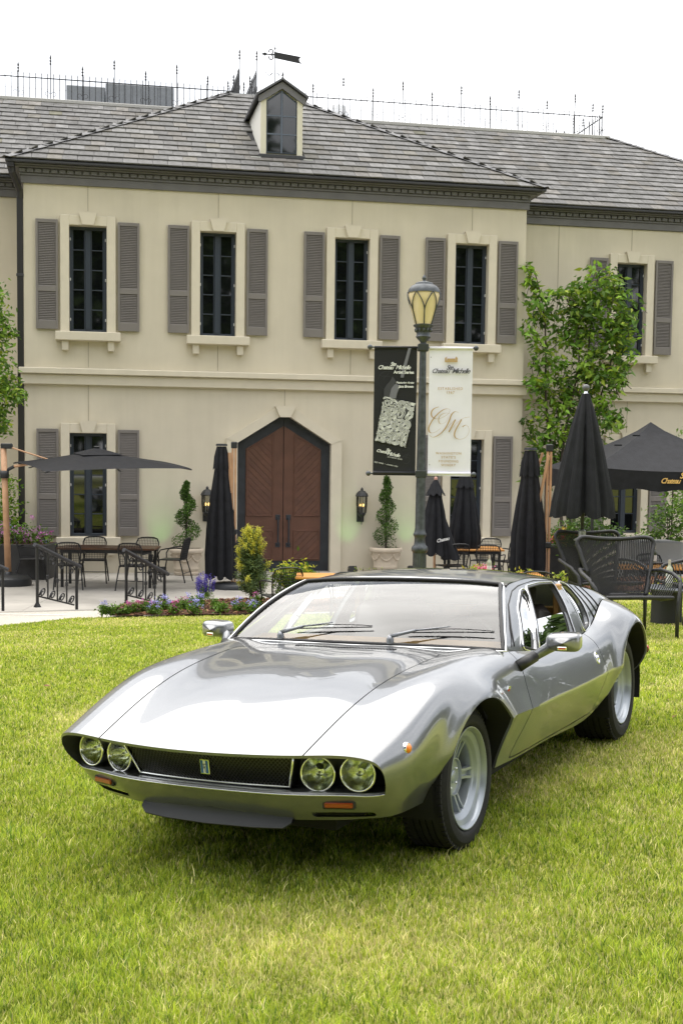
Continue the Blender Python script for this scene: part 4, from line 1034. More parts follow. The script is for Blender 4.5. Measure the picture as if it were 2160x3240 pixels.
# ---- dormer --------------------------------------------------------
dc = DOR[0]; yd = .55
CREAM = mat('dormer_cream', (.66, .62, .50), .7)
for s_ in (-1, 1): MB().bbox(*sorted((dc + s_ * .45, dc + s_ * .33)), yd - .03, yd + .05, 8.2, 9.42, .005).build('dormer_post', CREAM, house)
b = MB()
for s_ in (-1, 1): b.add([(dc + s_ * .44, yd, 8.22), (dc + s_ * .44, 2.75, 9.45), (dc + s_ * .44, yd, 9.42)], [(0, 1, 2)])
b.add([(dc - .44, yd + .04, 8.2), (dc + .44, yd + .04, 8.2), (dc + .44, yd + .04, 9.4), (dc, yd + .04, 9.72), (dc - .44, yd + .04, 9.4)], [(0, 1, 2, 3, 4)]); b.build('dormer_wall', mat('dormer_white', (.74, .72, .66), .7), house)
win = MB(); win.prism([(dc - .33, 8.28), (dc + .33, 8.28), (dc + .33, 9.36), (dc, 9.60), (dc - .33, 9.36)], yd - .005, yd + .03, 'y'); wo = win.build('dormer_window', NAVY, house)
for s_ in (-1, 1):
    for z0, z1 in ((8.31, 8.66), (8.69, 9.04)): MB().box(*sorted((dc + s_ * .025, dc + s_ * .30)), yd - .009, yd - .003, z0, z1).build('pane', PANEM, wo)
    MB().prism([(dc + s_ * .025, 9.07), (dc + s_ * .30, 9.07), (dc + s_ * .30, 9.345), (dc + s_ * .025, 9.54)], yd - .009, yd - .003, 'y').build('pane', PANEM, wo)
MU = mat('muntin_blue', (.10, .12, .16), .5)
mu = MB(); mu.box(dc - .02, dc + .02, yd - .022, yd - .004, 8.28, 9.58); mu.box(dc - .32, dc + .32, yd - .02, yd - .006, 8.66, 8.69); mu.box(dc - .32, dc + .32, yd - .02, yd - .006, 9.04, 9.07); mu.build('muntin', MU, wo)
DG_ = mat('dormer_grey', (.16, .155, .165), .55)
g = MB()
for s_ in (-1, 1):
    g.prism([(dc + s_ * .50, 9.44), (dc, 9.76), (dc, 9.62), (dc + s_ * .33, 9.40), (dc + s_ * .46, 9.32), (dc + s_ * .50, 9.34)], yd - .07, yd + .0, 'y')
g.build('dormer_gable', DG_, house)
g = MB()
for s_ in (-1, 1):
    g.prism([(dc + s_ * .555, 9.43), (dc, 9.79), (dc, 9.83), (dc + s_ * .565, 9.475)], yd - .13, 3.35, 'y')
g.build('dormer_roof', mat('dormer_roof_grey', (.10, .10, .11), .5), house)
MB().bbox(dc - .50, dc + .50, yd - .12, yd + .02, 8.15, 8.23, .01).build('dormer_sill', GUT, house)
fl_ = mat('flashing_pale', (.6, .6, .58), .4, .3)
for s_ in (-1, 1): MB().box(*sorted((dc + s_ * .46, dc + s_ * .66)), yd - .16, yd - .02, 8.13, 8.15).build('flashing', fl_, house)
# ================================================================== things on the roof
WI = mat('wrought_iron', (.012, .012, .013), .45)
pk = MB(); pk.tube([(0, 0, 0), (0, 0, .62)], .0085, 4, cap=False); pk.lathe([(.001, .60), (.012, .63), (.001, .70)], 5); pk.lathe([(.001, .26), (.014, .29), (.001, .32)], 5)
PICK = mkmesh('picket', pk.V, pk.F, WI)
def post_mesh(h, orn):
    b = MB(); b.tube([(0, 0, 0), (0, 0, h)], .011, 5)
    b.lathe([(.001, h - .05), (.030, h - .02), (.010, h + .03), (.034, h + .06), (.010, h + .09), (.026, h + .13), (.001, h + .22)], 6)
    if orn:
        for s_ in (-1, 1): b.tube([(s_ * (.02 + .055 * (1 - cos(a))) * 1.0, 0, .18 + .055 * sin(a)) for a in np.linspace(0, 1.6 * pi, 9)], .006, 4)
    return mkmesh('post', b.V, b.F, WI)
PT, PS = post_mesh(.92, True), post_mesh(.70, True)
def roof_railing(p0, p1, label, big=1.55, flip=0):
    a, b = HM @ Vector(p0), HM @ Vector(p1); d = b - a; L = d.length; rz = atan2(d.y, d.x)
    t = empty('roof_railing', a, rz, label, 'railing', 'iron railings on the roof edge')
    r = MB(); r.box(0, L, -.011, .011, .54, .562); r.box(0, L, -.008, .008, .05, .064); r.build('rail', WI, t)
    n = int(L / .145)
    for k in range(n): link('picket', PICK, t, ((k + .5) * L / n, 0, 0))
    m = max(1, round(L / (big / 2)))
    for k in range(m + 1): link('post', PT if (k + flip) % 2 == 0 else PS, t, (k * L / m, 0, 0))
    return t
roof_railing((-9.2, 6.1, 10.545), (.1, 6.1, 10.545), 'long black iron railing along the left roof ridge, in front of the grey roof box')
roof_railing((.45, 6.1, 10.545), (9.95, 6.1, 10.545), 'long black iron railing along the right roof ridge behind the dormer', flip=1)
roof_railing((9.95, 6.1, 10.545), (9.95, 9.6, 10.545), 'short iron railing running back from the right end of the ridge', flip=1)
roof_railing((-.02, 4.8, 10.62), (-.02, 7.4, 10.62), 'left of two short iron railings beside the weathervane', big=2.4)
roof_railing((.40, 4.8, 10.62), (.40, 7.4, 10.62), 'right of two short iron railings beside the weathervane', big=2.4)
# grey plant boxes behind the left ridge
HV = mat('plant_box_grey', (.20, .21, .225), .5, .3, var=.08)
t = empty('roof_plant_box', HM @ Vector((-3.0, 8.0, 10.545)), PHI, 'low grey metal plant box behind the left roof railing', 'roof box')
b = MB(); b.bbox(-1.2, -.2, 0, 1.2, 0, .98, .02); b.build('cabinet', HV, t)
b = MB(); b.bbox(-.19, 1.6, -.05, 1.2, 0, 1.08, .02); b.build('cabinet', HV, t)
for k in range(8): MB().box(-.15 + k * .22, -.138 + k * .22, -.058, -.048, .05, 1.05).build('seam', mat('seam_grey', (.12, .125, .135), .5), t)
t = empty('roof_vent_cowl', HM @ Vector((2.95, 7.5, 10.545)), PHI, 'small pale round vent cowl behind the right roof railing', 'vent')
MB().lathe([(.30, 0), (.30, .55), (.25, .60), (.25, .72), (.14, .78), (.001, .80)], 20).build('cowl', mat('cowl_pale', (.6, .61, .63), .5), t, smooth=True)
# weathervane
vt = empty('weathervane', HM @ Vector((.30, .9, 9.83)), PHI, 'black weathervane with a dated banner arrow on the dormer', 'weathervane')
b = MB(); b.tube([(0, 0, 0), (0, 0, .82)], .008, 6); b.lathe([(.001, .70), (.02, .73), (.001, .80)], 6); b.build('spindle', WI, vt)
b = MB()
for s_ in (-1, 1):
    b.tube([(s_ * x, 0, .19 + .03 * sin(x * 40)) for x in np.linspace(.02, .22, 14)], .006, 4)
    b.tube([(s_ * (.10 + .03 * cos(a)), 0, .22 + .03 * sin(a)) for a in np.linspace(0, 5, 10)], .005, 4)
b.build('scroll_arm', WI, vt)
for s_, L_ in ((-1, [(-.03, 0, .18), (-.03, 0, .26), (.03, 0, .26)]), (1, [(-.03, 0, .17), (-.03, 0, .25), (.03, 0, .17), (.03, 0, .25)])):
    MB().tube([(s_ * .33 + p[0], 0, p[2]) for p in L_], .006, 4).build('compass_letter', WI, vt)
def flag():
    P = [(-.02, .665), (.56, .60), (.52, .55), (.53, .50), (.58, .455), (-.02, .535)]
    b = MB(); b.prism(P, -.008, .008, 'y'); me = mkmesh('flag', b.V, b.F, WI); o = link('flag', me, vt)
    me2 = TXT['vane'].copy(); V = np.empty(len(me2.vertices) * 3); me2.vertices.foreach_get('co', V); V = V.reshape(-1, 3)
    V = np.stack([.30 - V[:, 0], V[:, 2], .512 + V[:, 1] * .66], 1)   # seen from behind: mirrored
    V[:, 2] += -.085 * (V[:, 0] - .0)  * .9 + .02
    me2.vertices.foreach_set('co', V.ravel()); me2.flip_normals(); me2.update()
    c = bpy.data.objects.new('cutter', me2); COL.objects.link(c); c.parent = vt
    md = o.modifiers.new('b', 'BOOLEAN'); md.operation = 'DIFFERENCE'; md.object = c; md.solver = 'EXACT'
    dg = bpy.context.evaluated_depsgraph_get(); res = bpy.data.meshes.new_from_object(o.evaluated_get(dg))
    o.modifiers.clear(); 
    if len(res.vertices) > 8: o.data = res
    bpy.data.objects.remove(c)
flag()
b = MB(); b.prism([(-.30, .605), (-.22, .64), (-.15, .605), (-.22, .57)], -.008, .008, 'y'); b.prism([(-.16, .615), (-.02, .62), (-.02, .59), (-.16, .595)], -.008, .008, 'y')
for s_ in (1, -1): b.tube([(-.09 + .045 * cos(a) * 1.0, 0, .605 + s_ * (.06 + .045 * sin(a))) for a in np.linspace(-1.2, 3.6, 12)], .012, 6)
b.build('arrow_head', WI, vt)
# ================================================================== ground
def sstep(a, b, x): t = np.clip((np.asarray(x, float) - a) / (b - a), 0, 1); return t * t * (3 - 2 * t)
def gz(x, y):
    x = np.asarray(x, float); y = np.asarray(y, float)
    xc = 9 * np.tanh(x / 9.); yc = np.clip(y, -6, 26)
    return .0318 * (xc + .14) - .0157 * (yc - 5.69) - .22 * sstep(12.5, 17.5, y) * sstep(4.2, 0., x)
def edge_y(x):      # far edge of the lawn
    x = np.asarray(x, float)
    return np.minimum(17.55 + .06 * np.sin(x * 1.7), 17.62 + 1.667 * (x + 3.74))
def sheet(name, xs, ys, zf, mt, kind='structure', keep=None):
    X, Y = np.meshgrid(xs, ys, indexing='ij'); Z = zf(X, Y); V = np.stack([X, Y, Z], -1).reshape(-1, 3); b_ = len(ys)
    Fq = [(i * b_ + j, (i + 1) * b_ + j, (i + 1) * b_ + j + 1, i * b_ + j + 1) for i in range(len(xs) - 1) for j in range(b_ - 1)]
    if keep is not None: V, Fq, _ = clip(V, Fq, keep)
    me = mkmesh(name, V, Fq, mt, True); o = link(name, me); o['kind'] = kind; return o
def soil_mat():
    m = mat('lawn_base', (.10, .11, .03), .95); t = m.node_tree; b = t.nodes['Principled BSDF']
    c = t.nodes.new('ShaderNodeTexCoord'); n = t.nodes.new('ShaderNodeTexNoise'); n.inputs['Scale'].default_value = 1.1; n.inputs['Detail'].default_value = 9; n.inputs['Roughness'].default_value = .7
    t.links.new(c.outputs['Object'], n.inputs['Vector']); r = t.nodes.new('ShaderNodeValToRGB'); e = r.color_ramp.elements
    e[0].position = .35; e[0].color = (.20, .24, .03, 1); e[1].position = .7; e[1].color = (.40, .38, .09, 1)
    t.links.new(n.outputs[0], r.inputs[0]); t.links.new(r.outputs[0], b.inputs['Base Color']); return m
xs = np.concatenate([np.linspace(-90, -14, 14)[:-1], np.linspace(-14, 14, 113), np.linspace(14, 90, 14)[1:]]); ys = np.concatenate([np.linspace(-80, -4, 14)[:-1], np.linspace(-4, 19, 93)])
lawn_keep = lambda V: edge_y(V[:, 0]) - V[:, 1]
sheet('lawn', xs, ys, gz, soil_mat(), keep=lawn_keep)
MB().box(-300, 300, -300, 300, -1.6, -1.5).build('ground', mat('far_ground', (.12, .13, .06), .95, var=.3, vscale=.05))['kind'] = 'structure'
# grass blades -------------------------------------------------------
def vnoise(x, y, s, seed):
    r_ = np.random.default_rng(seed); G = r_.random((64, 64)); u = x / s; v = y / s; i = np.floor(u).astype(int); j = np.floor(v).astype(int); a = u - i; b = v - j; a = a * a * (3 - 2 * a); b = b * b * (3 - 2 * b)
    g = lambda p, q: G[p % 64, q % 64]
    return (g(i, j) * (1 - a) + g(i + 1, j) * a) * (1 - b) + (g(i, j + 1) * (1 - a) + g(i + 1, j + 1) * a) * b
def grass(n, seed):
    r_ = np.random.default_rng(seed); X = []; Y = []
    # density falls with distance: sample depth so that the picture is evenly covered
    tot = 0
    while tot < n:
        d = 2.9 * (17.9 / 2.9) ** (r_.random(n) ** .80); x = (r_.random(n) - .5) * (.64 * d + .9); k = d < edge_y(x) - .005
        X.append(x[k]); Y.append(d[k]); tot += k.sum()
    X = np.concatenate(X)[:n]; Y = np.concatenate(Y)[:n]
    # bare under the tyres
    N_ = len(X); Z = gz(X, Y)
    big = vnoise(X, Y, 1.4, 1) * .6 + vnoise(X, Y, .45, 2) * .4; fine = vnoise(X, Y, .13, 3); tuft = vnoise(X, Y, .055, 4) * .6 + vnoise(X, Y, .021, 6) * .4
    dry = np.clip((big - .50) * 3.2 + .25 * sstep(9, 16, Y), 0, 1)
    hgt = (.012 + .026 * r_.random(N_) ** 1.3) * (.45 + .6 * fine + .6 * tuft) * (1 + .15 * (1 - dry)); hgt *= np.clip(1.1 - Y / 40, .6, 1.1)
    tall = r_.random(N_) < .015; hgt[tall] *= 1.7
    wid = (.0011 + .0011 * r_.random(N_)) * (.55 + .155 * Y); az = r_.random(N_) * 2 * pi
    lean = (.15 + .70 * r_.random(N_) ** 1.2) * hgt; la = az + vnoise(X, Y, .09, 8) * 5 + r_.normal(0, .8, N_)
    dx, dy = np.cos(az) * wid, np.sin(az) * wid; lx, ly = np.cos(la + pi / 2) * lean, np.sin(la + pi / 2) * lean
    V = np.zeros((N_, 5, 3))
    V[:, 0] = np.stack([X - dx, Y - dy, Z - .004], 1); V[:, 1] = np.stack([X + dx, Y + dy, Z - .004], 1)
    V[:, 2] = np.stack([X - dx * .8 + lx * .38, Y - dy * .8 + ly * .38, Z + hgt * .60], 1); V[:, 3] = np.stack([X + dx * .8 + lx * .38, Y + dy * .8 + ly * .38, Z + hgt * .60], 1)
    V[:, 4] = np.stack([X + lx, Y + ly, Z + hgt * .92], 1)
    k = np.arange(N_)[:, None] * 5
    F3 = np.concatenate([k + [0, 1, 3], k + [0, 3, 2], k + [2, 3, 4]])
    g1 = np.array([.21, .31, .03]); g2 = np.array([.50, .56, .06]); st = np.array([.76, .69, .32]); dk = np.array([.11, .19, .022])
    u = r_.random((N_, 1)); c = g1 * (1 - u) + g2 * u
    m_ = r_.random(N_) < (.12 + .42 * dry); c[m_] = st * r_.uniform(.6, 1.15, (m_.sum(), 1)); m2 = r_.random(N_) < .18 * (1 - dry); c[m2] = dk
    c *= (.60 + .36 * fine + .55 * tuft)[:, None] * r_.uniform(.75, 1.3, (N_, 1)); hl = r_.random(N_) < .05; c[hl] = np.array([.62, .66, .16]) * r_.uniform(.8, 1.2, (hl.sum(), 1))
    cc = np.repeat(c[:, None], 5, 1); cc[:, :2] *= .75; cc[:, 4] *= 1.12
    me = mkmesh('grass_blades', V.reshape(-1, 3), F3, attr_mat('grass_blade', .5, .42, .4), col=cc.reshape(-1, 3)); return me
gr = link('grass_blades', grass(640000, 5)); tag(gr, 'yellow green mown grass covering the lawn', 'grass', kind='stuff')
# a few brown leaves lying on the lawn
lb = MB(); lb.add([(0, 0, .002), (.02, .012, .010), (.05, 0, .004), (.022, -.014, .008)], [(0, 3, 1), (1, 3, 2)]); LFM = mkmesh('fallen_leaf', lb.V, lb.F, mat('dry_leaf', (.16, .07, .025), .8))
for k, (x, y, a, lab) in enumerate(((-2.35, 9.9, .3, 'curled brown leaf on the grass left of the car bonnet'), (1.42, 4.9, 1.9, 'brown leaf on the grass to the right of the front wheel'), (2.2, 8.15, 4., 'brown leaf on the grass right of the rear wheel'))):
    o = link('fallen_leaf', LFM, None, (x, y, float(gz(x, y)) + .03), (.2, .1, a), (1.3, 1.3, 1.3)); tag(o, lab, 'leaf', 'brown leaves on the lawn')
# path, step, patio ---------------------------------------------------
def aggregate(name, a, b_, sc):
    m = mat(name, a, .9); t = m.node_tree; bs = t.nodes['Principled BSDF']; c = t.nodes.new('ShaderNodeTexCoord'); v = t.nodes.new('ShaderNodeTexVoronoi'); v.inputs['Scale'].default_value = sc
    n = t.nodes.new('ShaderNodeTexNoise'); n.inputs['Scale'].default_value = 1.2; n.inputs['Detail'].default_value = 6
    t.links.new(c.outputs['Object'], v.inputs['Vector']); t.links.new(c.outputs['Object'], n.inputs['Vector'])
    mx_ = t.nodes.new('ShaderNodeMixRGB'); mx_.inputs[1].default_value = (*a, 1); mx_.inputs[2].default_value = (*b_, 1); t.links.new(v.outputs['Distance'], mx_.inputs[0])
    m2 = t.nodes.new('ShaderNodeMixRGB'); m2.blend_type = 'MULTIPLY'; m2.inputs[0].default_value = .5; r = t.nodes.new('ShaderNodeValToRGB'); r.color_ramp.elements[0].position = .3; r.color_ramp.elements[0].color = (.55, .55, .55, 1); r.color_ramp.elements[1].position = .65
    t.links.new(n.outputs[0], r.inputs[0]); t.links.new(mx_.outputs[0], m2.inputs[1]); t.links.new(r.outputs[0], m2.inputs[2]); t.links.new(m2.outputs[0], bs.inputs['Base Color'])
    bp = t.nodes.new('ShaderNodeBump'); bp.inputs['Strength'].default_value = .6; bp.inputs['Distance'].default_value = .006; t.links.new(v.outputs['Distance'], bp.inputs['Height']); t.links.new(bp.outputs[0], bs.inputs['Normal']); return m
AGG = aggregate('aggregate_concrete', (.36, .33, .28), (.60, .56, .49), 45)
CONC = mat('patio_concrete', (.35, .328, .293), .85, var=.34, vscale=.7, bump=.1, bscale=40, detail=9)
PAL = mat('pale_band', (.62, .59, .53), .85, var=.08)
path_keep = lambda V: np.minimum(V[:, 1] - edge_y(V[:, 0]) + .01, np.minimum(18.93 - V[:, 1] + .05 * V[:, 0], -2.95 - V[:, 0]))
zpath = lambda x, y: np.minimum(gz(x, y) - .012, -.44) * 0 + np.maximum(-.53 - .0 * x, np.minimum(gz(x, y), -.35) - .012) if False else gz(np.clip(x, -9, 9), np.clip(y, 8, 18.2)) - .012
sheet('path', np.linspace(-30, -2.9, 55), np.linspace(2, 19.2, 70), zpath, AGG, keep=path_keep)
# pale band set in the path and the step nosing
bm_ = MB(); P = []
for s_ in np.linspace(0, 1, 14):
    x, y = -9 + 5.05 * s_ + .0, 18.55 - .55 * s_ ** 3 - .0; P.append([(x, y, float(zpath(x, y)) + .004), (x, y + .10, float(zpath(x, y + .1)) + .004)])
bm_.grid(P); bm_.build('path_band', PAL)['kind'] = 'structure'
P = [[(x, 18.85 + .05 * x + dy, z_) for (dy, z_) in ((-.02, float(zpath(x, 18.8)) + .004), (.09, float(zpath(x, 18.8)) + .004), (.09, PZ - .02))] for x in np.linspace(-30, -2.95, 30)]
MB().grid(P).build('step', CONC)['kind'] = 'structure'
# patio: cast slabs with open joints, each its own piece
po = sheet('patio', np.linspace(-40, 40, 9), np.linspace(17.5, 60, 9), lambda x, y: x * 0 + PZ - .05, mat('joint_dirt', (.12, .11, .09), .95))
sx, sy = 2.62, 2.4
for i in range(-5, 5):
    for j in range(0, 5):
        x0, x1 = i * sx + .3 + .006, (i + 1) * sx + .3 - .006; y0, y1 = 18.2 + j * sy + .006, 18.2 + (j + 1) * sy - .006
        if (x0 > 8 and j > 3): continue
        M = T(0, 0, 0, rz=0)
        q = MB(); q.bbox(x0, x1, y0, y1, PZ - .06, PZ + rr.uniform(-.002, .002), .006); o = q.build('slab', CONC, po)
# planting bed ---------------------------------------------------------
MULCH = mat('bark_mulch', (.085, .040, .022), .95, var=.7, vscale=60, bump=1., bscale=90)
def bedz(x, y): return gz(x, np.clip(y, 0, 18.2)) + .03 + .06 * np.sin(np.clip((y - 17.5) / 2.3, 0, 1) * pi) * (1 + .25 * np.sin(x * 3.1)) - .12 * sstep(18.8, 19.9, y)
def bed_in(x, y): return np.minimum(np.minimum(y - 17.5, 19.85 - .12 * (x + 3) * (x < 0) - y), np.minimum((x + 3.25) - .35 * np.clip(y - 18.4, 0, 2) * 1.3, 5.6 - x))
sheet('planting_bed', np.linspace(-3.4, 5.7, 92), np.linspace(17.4, 20, 27), bedz, MULCH, keep=lambda V: bed_in(V[:, 0], V[:, 1]))
def chips(n, seed):
    r_ = np.random.default_rng(seed); x = r_.uniform(-3.2, 5.5, n); y = r_.uniform(17.5, 19.7, n); k = bed_in(x, y) > .02; x, y = x[k], y[k]; n = len(x); z = bedz(x, y)
    a = r_.random(n) * 2 * pi; L = r_.uniform(.012, .035, n); W = L * .35; up = r_.uniform(-.2, .6, n)
    ux, uy = np.cos(a), np.sin(a); V = np.zeros((n, 4, 3))
    for i, (p, q) in enumerate(((-1, -1), (1, -1), (1, 1), (-1, 1))): V[:, i] = np.stack([x + ux * L * p - uy * W * q, y + uy * L * p + ux * W * q, z + .008 + up * L * p], 1)
    c = np.array([.13, .055, .028]) * r_.uniform(.4, 1.7, (n, 1)); c[r_.random(n) < .08] = (.35, .2, .1)
    return mkmesh('bark_chips', V.reshape(-1, 3), np.arange(4 * n).reshape(-1, 4), attr_mat('bark_chip', .9), col=np.repeat(c, 4, 0))
tag(link('bark_chips', chips(16000, 3)), 'red brown bark chips covering the planting bed', 'mulch', kind='stuff')
# ================================================================== street furniture and patio things
def at(px, py, D):
    """point at distance D that stands at a given place of the 2160 px wide photograph"""
    d = F0 + RR * ((px - 1080) / 3993.65) - UU * ((py - 1764.4) / 3993.65); return Vector((0, 0, EYE)) + d * (D / d.y)
def onz(px, py, z):
    d = F0 + RR * ((px - 1080) / 3993.65) - UU * ((py - 1764.4) / 3993.65); return Vector((0, 0, EYE)) + d * ((z - EYE) / d.z)
def fit(key, w_): xs_ = [v.co.x for v in TXT[key].vertices]; return w_ / (max(xs_) - min(xs_))
def put(name, me, mt, parent, loc, rot=(0, 0, 0), sc=1.):
    """a flat print mesh: copy with its own material, standing in the xz plane, facing -y"""
    m2 = me.copy(); m2.materials.clear(); m2.materials.append(mt); o = link(name, m2, parent, loc, (pi / 2, rot[1], 0), (sc, sc, sc)); return o
# ---- lamp post -------------------------------------------------------
PAT = mat('patina_metal', (.075, .083, .092), .45, .4, var=.35, vscale=14, bump=.15, bscale=60)
LX, LY = 1.095, 17.7; LZ = float(gz(LX, LY))
lamp = empty('lamp_post', (LX, LY, LZ), 0, 'tall grey green lamp post with an amber globe and banner arms', 'lamp post')
def zl(z): return z - LZ
b = MB(); b.lathe([(.17, 0), (.17, .06), (.13, .10), (.12, .16), (.10, .22)], 24)
nfl = 16; prof = [(.098, .22), (.088, zl(.44))]
V = []; n = 96
for (r_, z_) in [(.10, .22), (.097, .3), (.090, zl(.40)), (.092, zl(.45))]:
    for i in range(n): a = 2 * pi * i / n; V.append(((r_ + .005 * cos(nfl * a)) * cos(a), (r_ + .005 * cos(nfl * a)) * sin(a), z_))
b.add(V, [(j * n + i, j * n + (i + 1) % n, (j + 1) * n + (i + 1) % n, (j + 1) * n + i) for j in range(3) for i in range(n)])
b.lathe([(.095, zl(.45)), (.114, zl(.475)), (.118, zl(.505)), (.110, zl(.535)), (.085, zl(.56)), (.078, zl(.60)), (.074, zl(.66)), (.082, zl(.68)), (.094, zl(.70)), (.094, zl(.715)), (.082, zl(.735)), (.076, zl(.76)), (.070, zl(.80)), (.066, zl(1.4)), (.056, zl(2.4)), (.045, zl(3.28))], 28)
b.build('post', PAT, lamp, autos=50)
b = MB(); b.lathe([(.045, zl(3.28)), (.052, zl(3.30)), (.052, zl(3.36)), (.040, zl(3.37)), (.045, zl(3.385)), (.095, zl(3.44)), (.105, zl(3.455)), (.094, zl(3.47)), (.092, zl(3.52)), (.105, zl(3.57)), (.138, zl(3.60)), (.142, zl(3.615)), (.12, zl(3.625)), (.02, zl(3.63))], 28); b.build('capital', PAT, lamp, autos=40)
b = MB()
for k in range(12): a = 2 * pi * k / 12; b.ball((.105 * cos(a), .105 * sin(a), zl(3.545)), .022, 8, 6, (.8, .8, 1.4))
b.build('capital_leaf', PAT, lamp, smooth=True, kind='stuff')
AMBG = mat('amber_globe', (.92, .76, .47), .35, spec=.3); AMBG.node_tree.nodes['Principled BSDF'].inputs['Transmission Weight'].default_value = .25
gp_ = [(.118, 3.62), (.15, 3.72), (.185, 3.84), (.212, 3.95), (.222, 4.02), (.215, 4.08), (.18, 4.13)]
MB().lathe([(r_ * .965, zl(z_)) for r_, z_ in gp_], 32).build('globe', AMBG, lamp, smooth=True)
b = MB(); b.lathe([(.224, zl(4.055)), (.220, zl(4.085)), (.205, zl(4.115)), (.17, zl(4.15)), (.12, zl(4.175)), (.122, zl(4.183)), (.11, zl(4.195)), (.05, zl(4.21)), (.022, zl(4.22)), (.018, zl(4.235)), (.030, zl(4.25)), (.026, zl(4.27)), (.008, zl(4.30)), (.001, zl(4.31))], 32); b.build('lamp_hood', PAT, lamp, smooth=True)
GS = spline([q[1] for q in gp_], [(q[0],) for q in gp_])
for k in range(6):
    a0 = 2 * pi * k / 6 - pi / 2
    b = MB(); b.tube([(float(GS([z_])[0, 0]) * 1.02 * cos(a0), float(GS([z_])[0, 0]) * 1.02 * sin(a0), zl(z_)) for z_ in np.linspace(3.62, 3.80, 5)], .009, 5)
    for s_ in (-1, 1):
        P = []
        for t in np.linspace(0, 1, 9):
            z_ = 3.80 + .26 * t; a = a0 + s_ * (pi / 6) * t ** 1.6; r_ = float(GS([z_])[0, 0]) * 1.025; P.append((r_ * cos(a), r_ * sin(a), zl(z_)))
        b.tube(P, [.009 - .002 * t for t in np.linspace(0, 1, 9)], 5)
    b.build('globe_rib', PAT, lamp)
for z_ in (3.305, 1.555):
    b = MB(); b.tube([(-.72, -.012, zl(z_) - .0), (.72, -.012, zl(z_) - .0)], .0115, 8); b.build('banner_arm', PAT, lamp)
    for s_ in (-1, 1): MB().ball((s_ * .735, -.012, zl(z_)), .036, 14, 10).build('arm_ball', PAT, lamp, smooth=True)
    MB().bbox(-.075, .075, -.07, .06, zl(z_) - .05, zl(z_) + .05, .01).build('arm_clamp', mat('clamp_dark', (.03, .035, .035), .5), lamp)
# ---- banners -----------------------------------------------------------
def banner(xc, wdt, mt, name, label):
    t = empty(name, (LX + xc, LY - .03, 1.53), 0, label, 'banner', 'banners on the lamp post'); H_ = 1.78
    P = []
    for j in range(25):
        z = H_ * j / 24; row = []
        for i in range(13):
            u = (i / 12 - .5); row.append((u * wdt, -.012 * cos(u * 2.6) - .006 * sin(z * 3.1 + u * 4) - (.012 if z < .07 else 0), z))
        P.append(row)
    b = MB(); b.grid(P); b.grid([[(p[0], p[1] + .003, p[2]) for p in r_] for r_ in P]); o = b.build('banner_cloth', mt, t, smooth=True)
    MB().tube([(-wdt / 2, -.012, .035), (wdt / 2, -.012, .035)], .024, 10).build('bottom_sleeve', mt, t, smooth=True); MB().tube([(-wdt / 2, -.012, H_ - .01), (wdt / 2, -.012, H_ - .01)], .02, 10).build('top_sleeve', mt, t, smooth=True)
    return t
BBLK = mat('banner_black', (.018, .018, .022), .45, spec=.35); BWHT = mat('banner_white', (.80, .78, .88), .5, var=.04, vscale=3)
PW = mat('print_white', (.75, .75, .75), .6); PGR = mat('print_grey', (.16, .16, .19), .6); PGD = mat('print_gold', (.46, .31, .15), .55); PDG = mat('print_dark', (.08, .08, .085), .6); PCH = mat('print_charcoal', (.045, .045, .055), .5); PNV = mat('print_ink', (.10, .10, .115), .6)
YP = -.034
bk = banner(-.378, .592, BBLK, 'lamp_banner', 'black banner with white script and a patterned label, left of the lamp post')
def lb_(px, py, cx=1250.5): return ((px - cx) / 226., YP, 1.78 - (py - 1097) / 226.)
def flatpoly(name, pts, mt, parent, cx=1250.5, y=0.):
    V = [(lambda q: (q[0], q[1] - y, q[2]))(lb_(*p, cx)) for p in pts]; return MB().add(V, [tuple(range(len(V)))]).build(name, mt, parent)
C7 = lambda x, y: (1150 + x / 3.92, 850 + y / 3.92); C8 = lambda x, y: (1150 + x / 3.6175, 1200 + y / 3.6175)
flatpoly('print', [C7(545, 985), C7(580, 985), C7(545, 1130), C7(500, 1310), C7(493, 1345), C7(455, 1345), C7(458, 1310), C7(500, 1150)], PGR, bk)
flatpoly('print', [C8(293, 205), C8(300, 150), C8(318, 100), C8(352, 55), C8(372, 45), C8(402, 62), C8(405, 100), C8(385, 150), C8(372, 210)], PGR, bk)
flatpoly('print', [C8(235, 195), C8(235, 110), C8(262, 60), C8(300, 20), C8(330, -40), C8(372, 20), C8(352, 55), C8(318, 100), C8(293, 205)], PCH, bk, y=.0)
Q = [C8(235, 190), C8(595, 265), C8(490, 760), C8(145, 690)]
def bil(u, v):
    a, b_, c, d = [np.array(q) for q in Q]; return (a * (1 - u) + b_ * u) * (1 - v) + (d * (1 - u) + c * u) * v
wav = MB(); rb_ = random.Random(5); cells = []
for j in range(5):
    for i in range(4):
        u0, v0 = (i + .5 + rb_.uniform(-.18, .18)) / 4, (j + .5 + rb_.uniform(-.18, .18)) / 5
        a0 = rb_.uniform(0, 6.28); k1 = rb_.uniform(1.05, 1.45); st = []
        for k, r_ in enumerate((.145, .118, .092, .066, .04)):
            if rb_.random() < .08: continue
            P = []
            for t in np.linspace(0, 2 * pi, 30):
                rr_ = r_ * (1 + .22 * sin(2 * t + a0) + .10 * sin(3 * t + 2 * a0)); u = np.clip(u0 + rr_ * cos(t) * k1 * .95, .0, 1); v = np.clip(v0 + rr_ * sin(t) * .78, .0, 1); P.append(tuple(lb_(*bil(u, v))))
            cells.append(P)
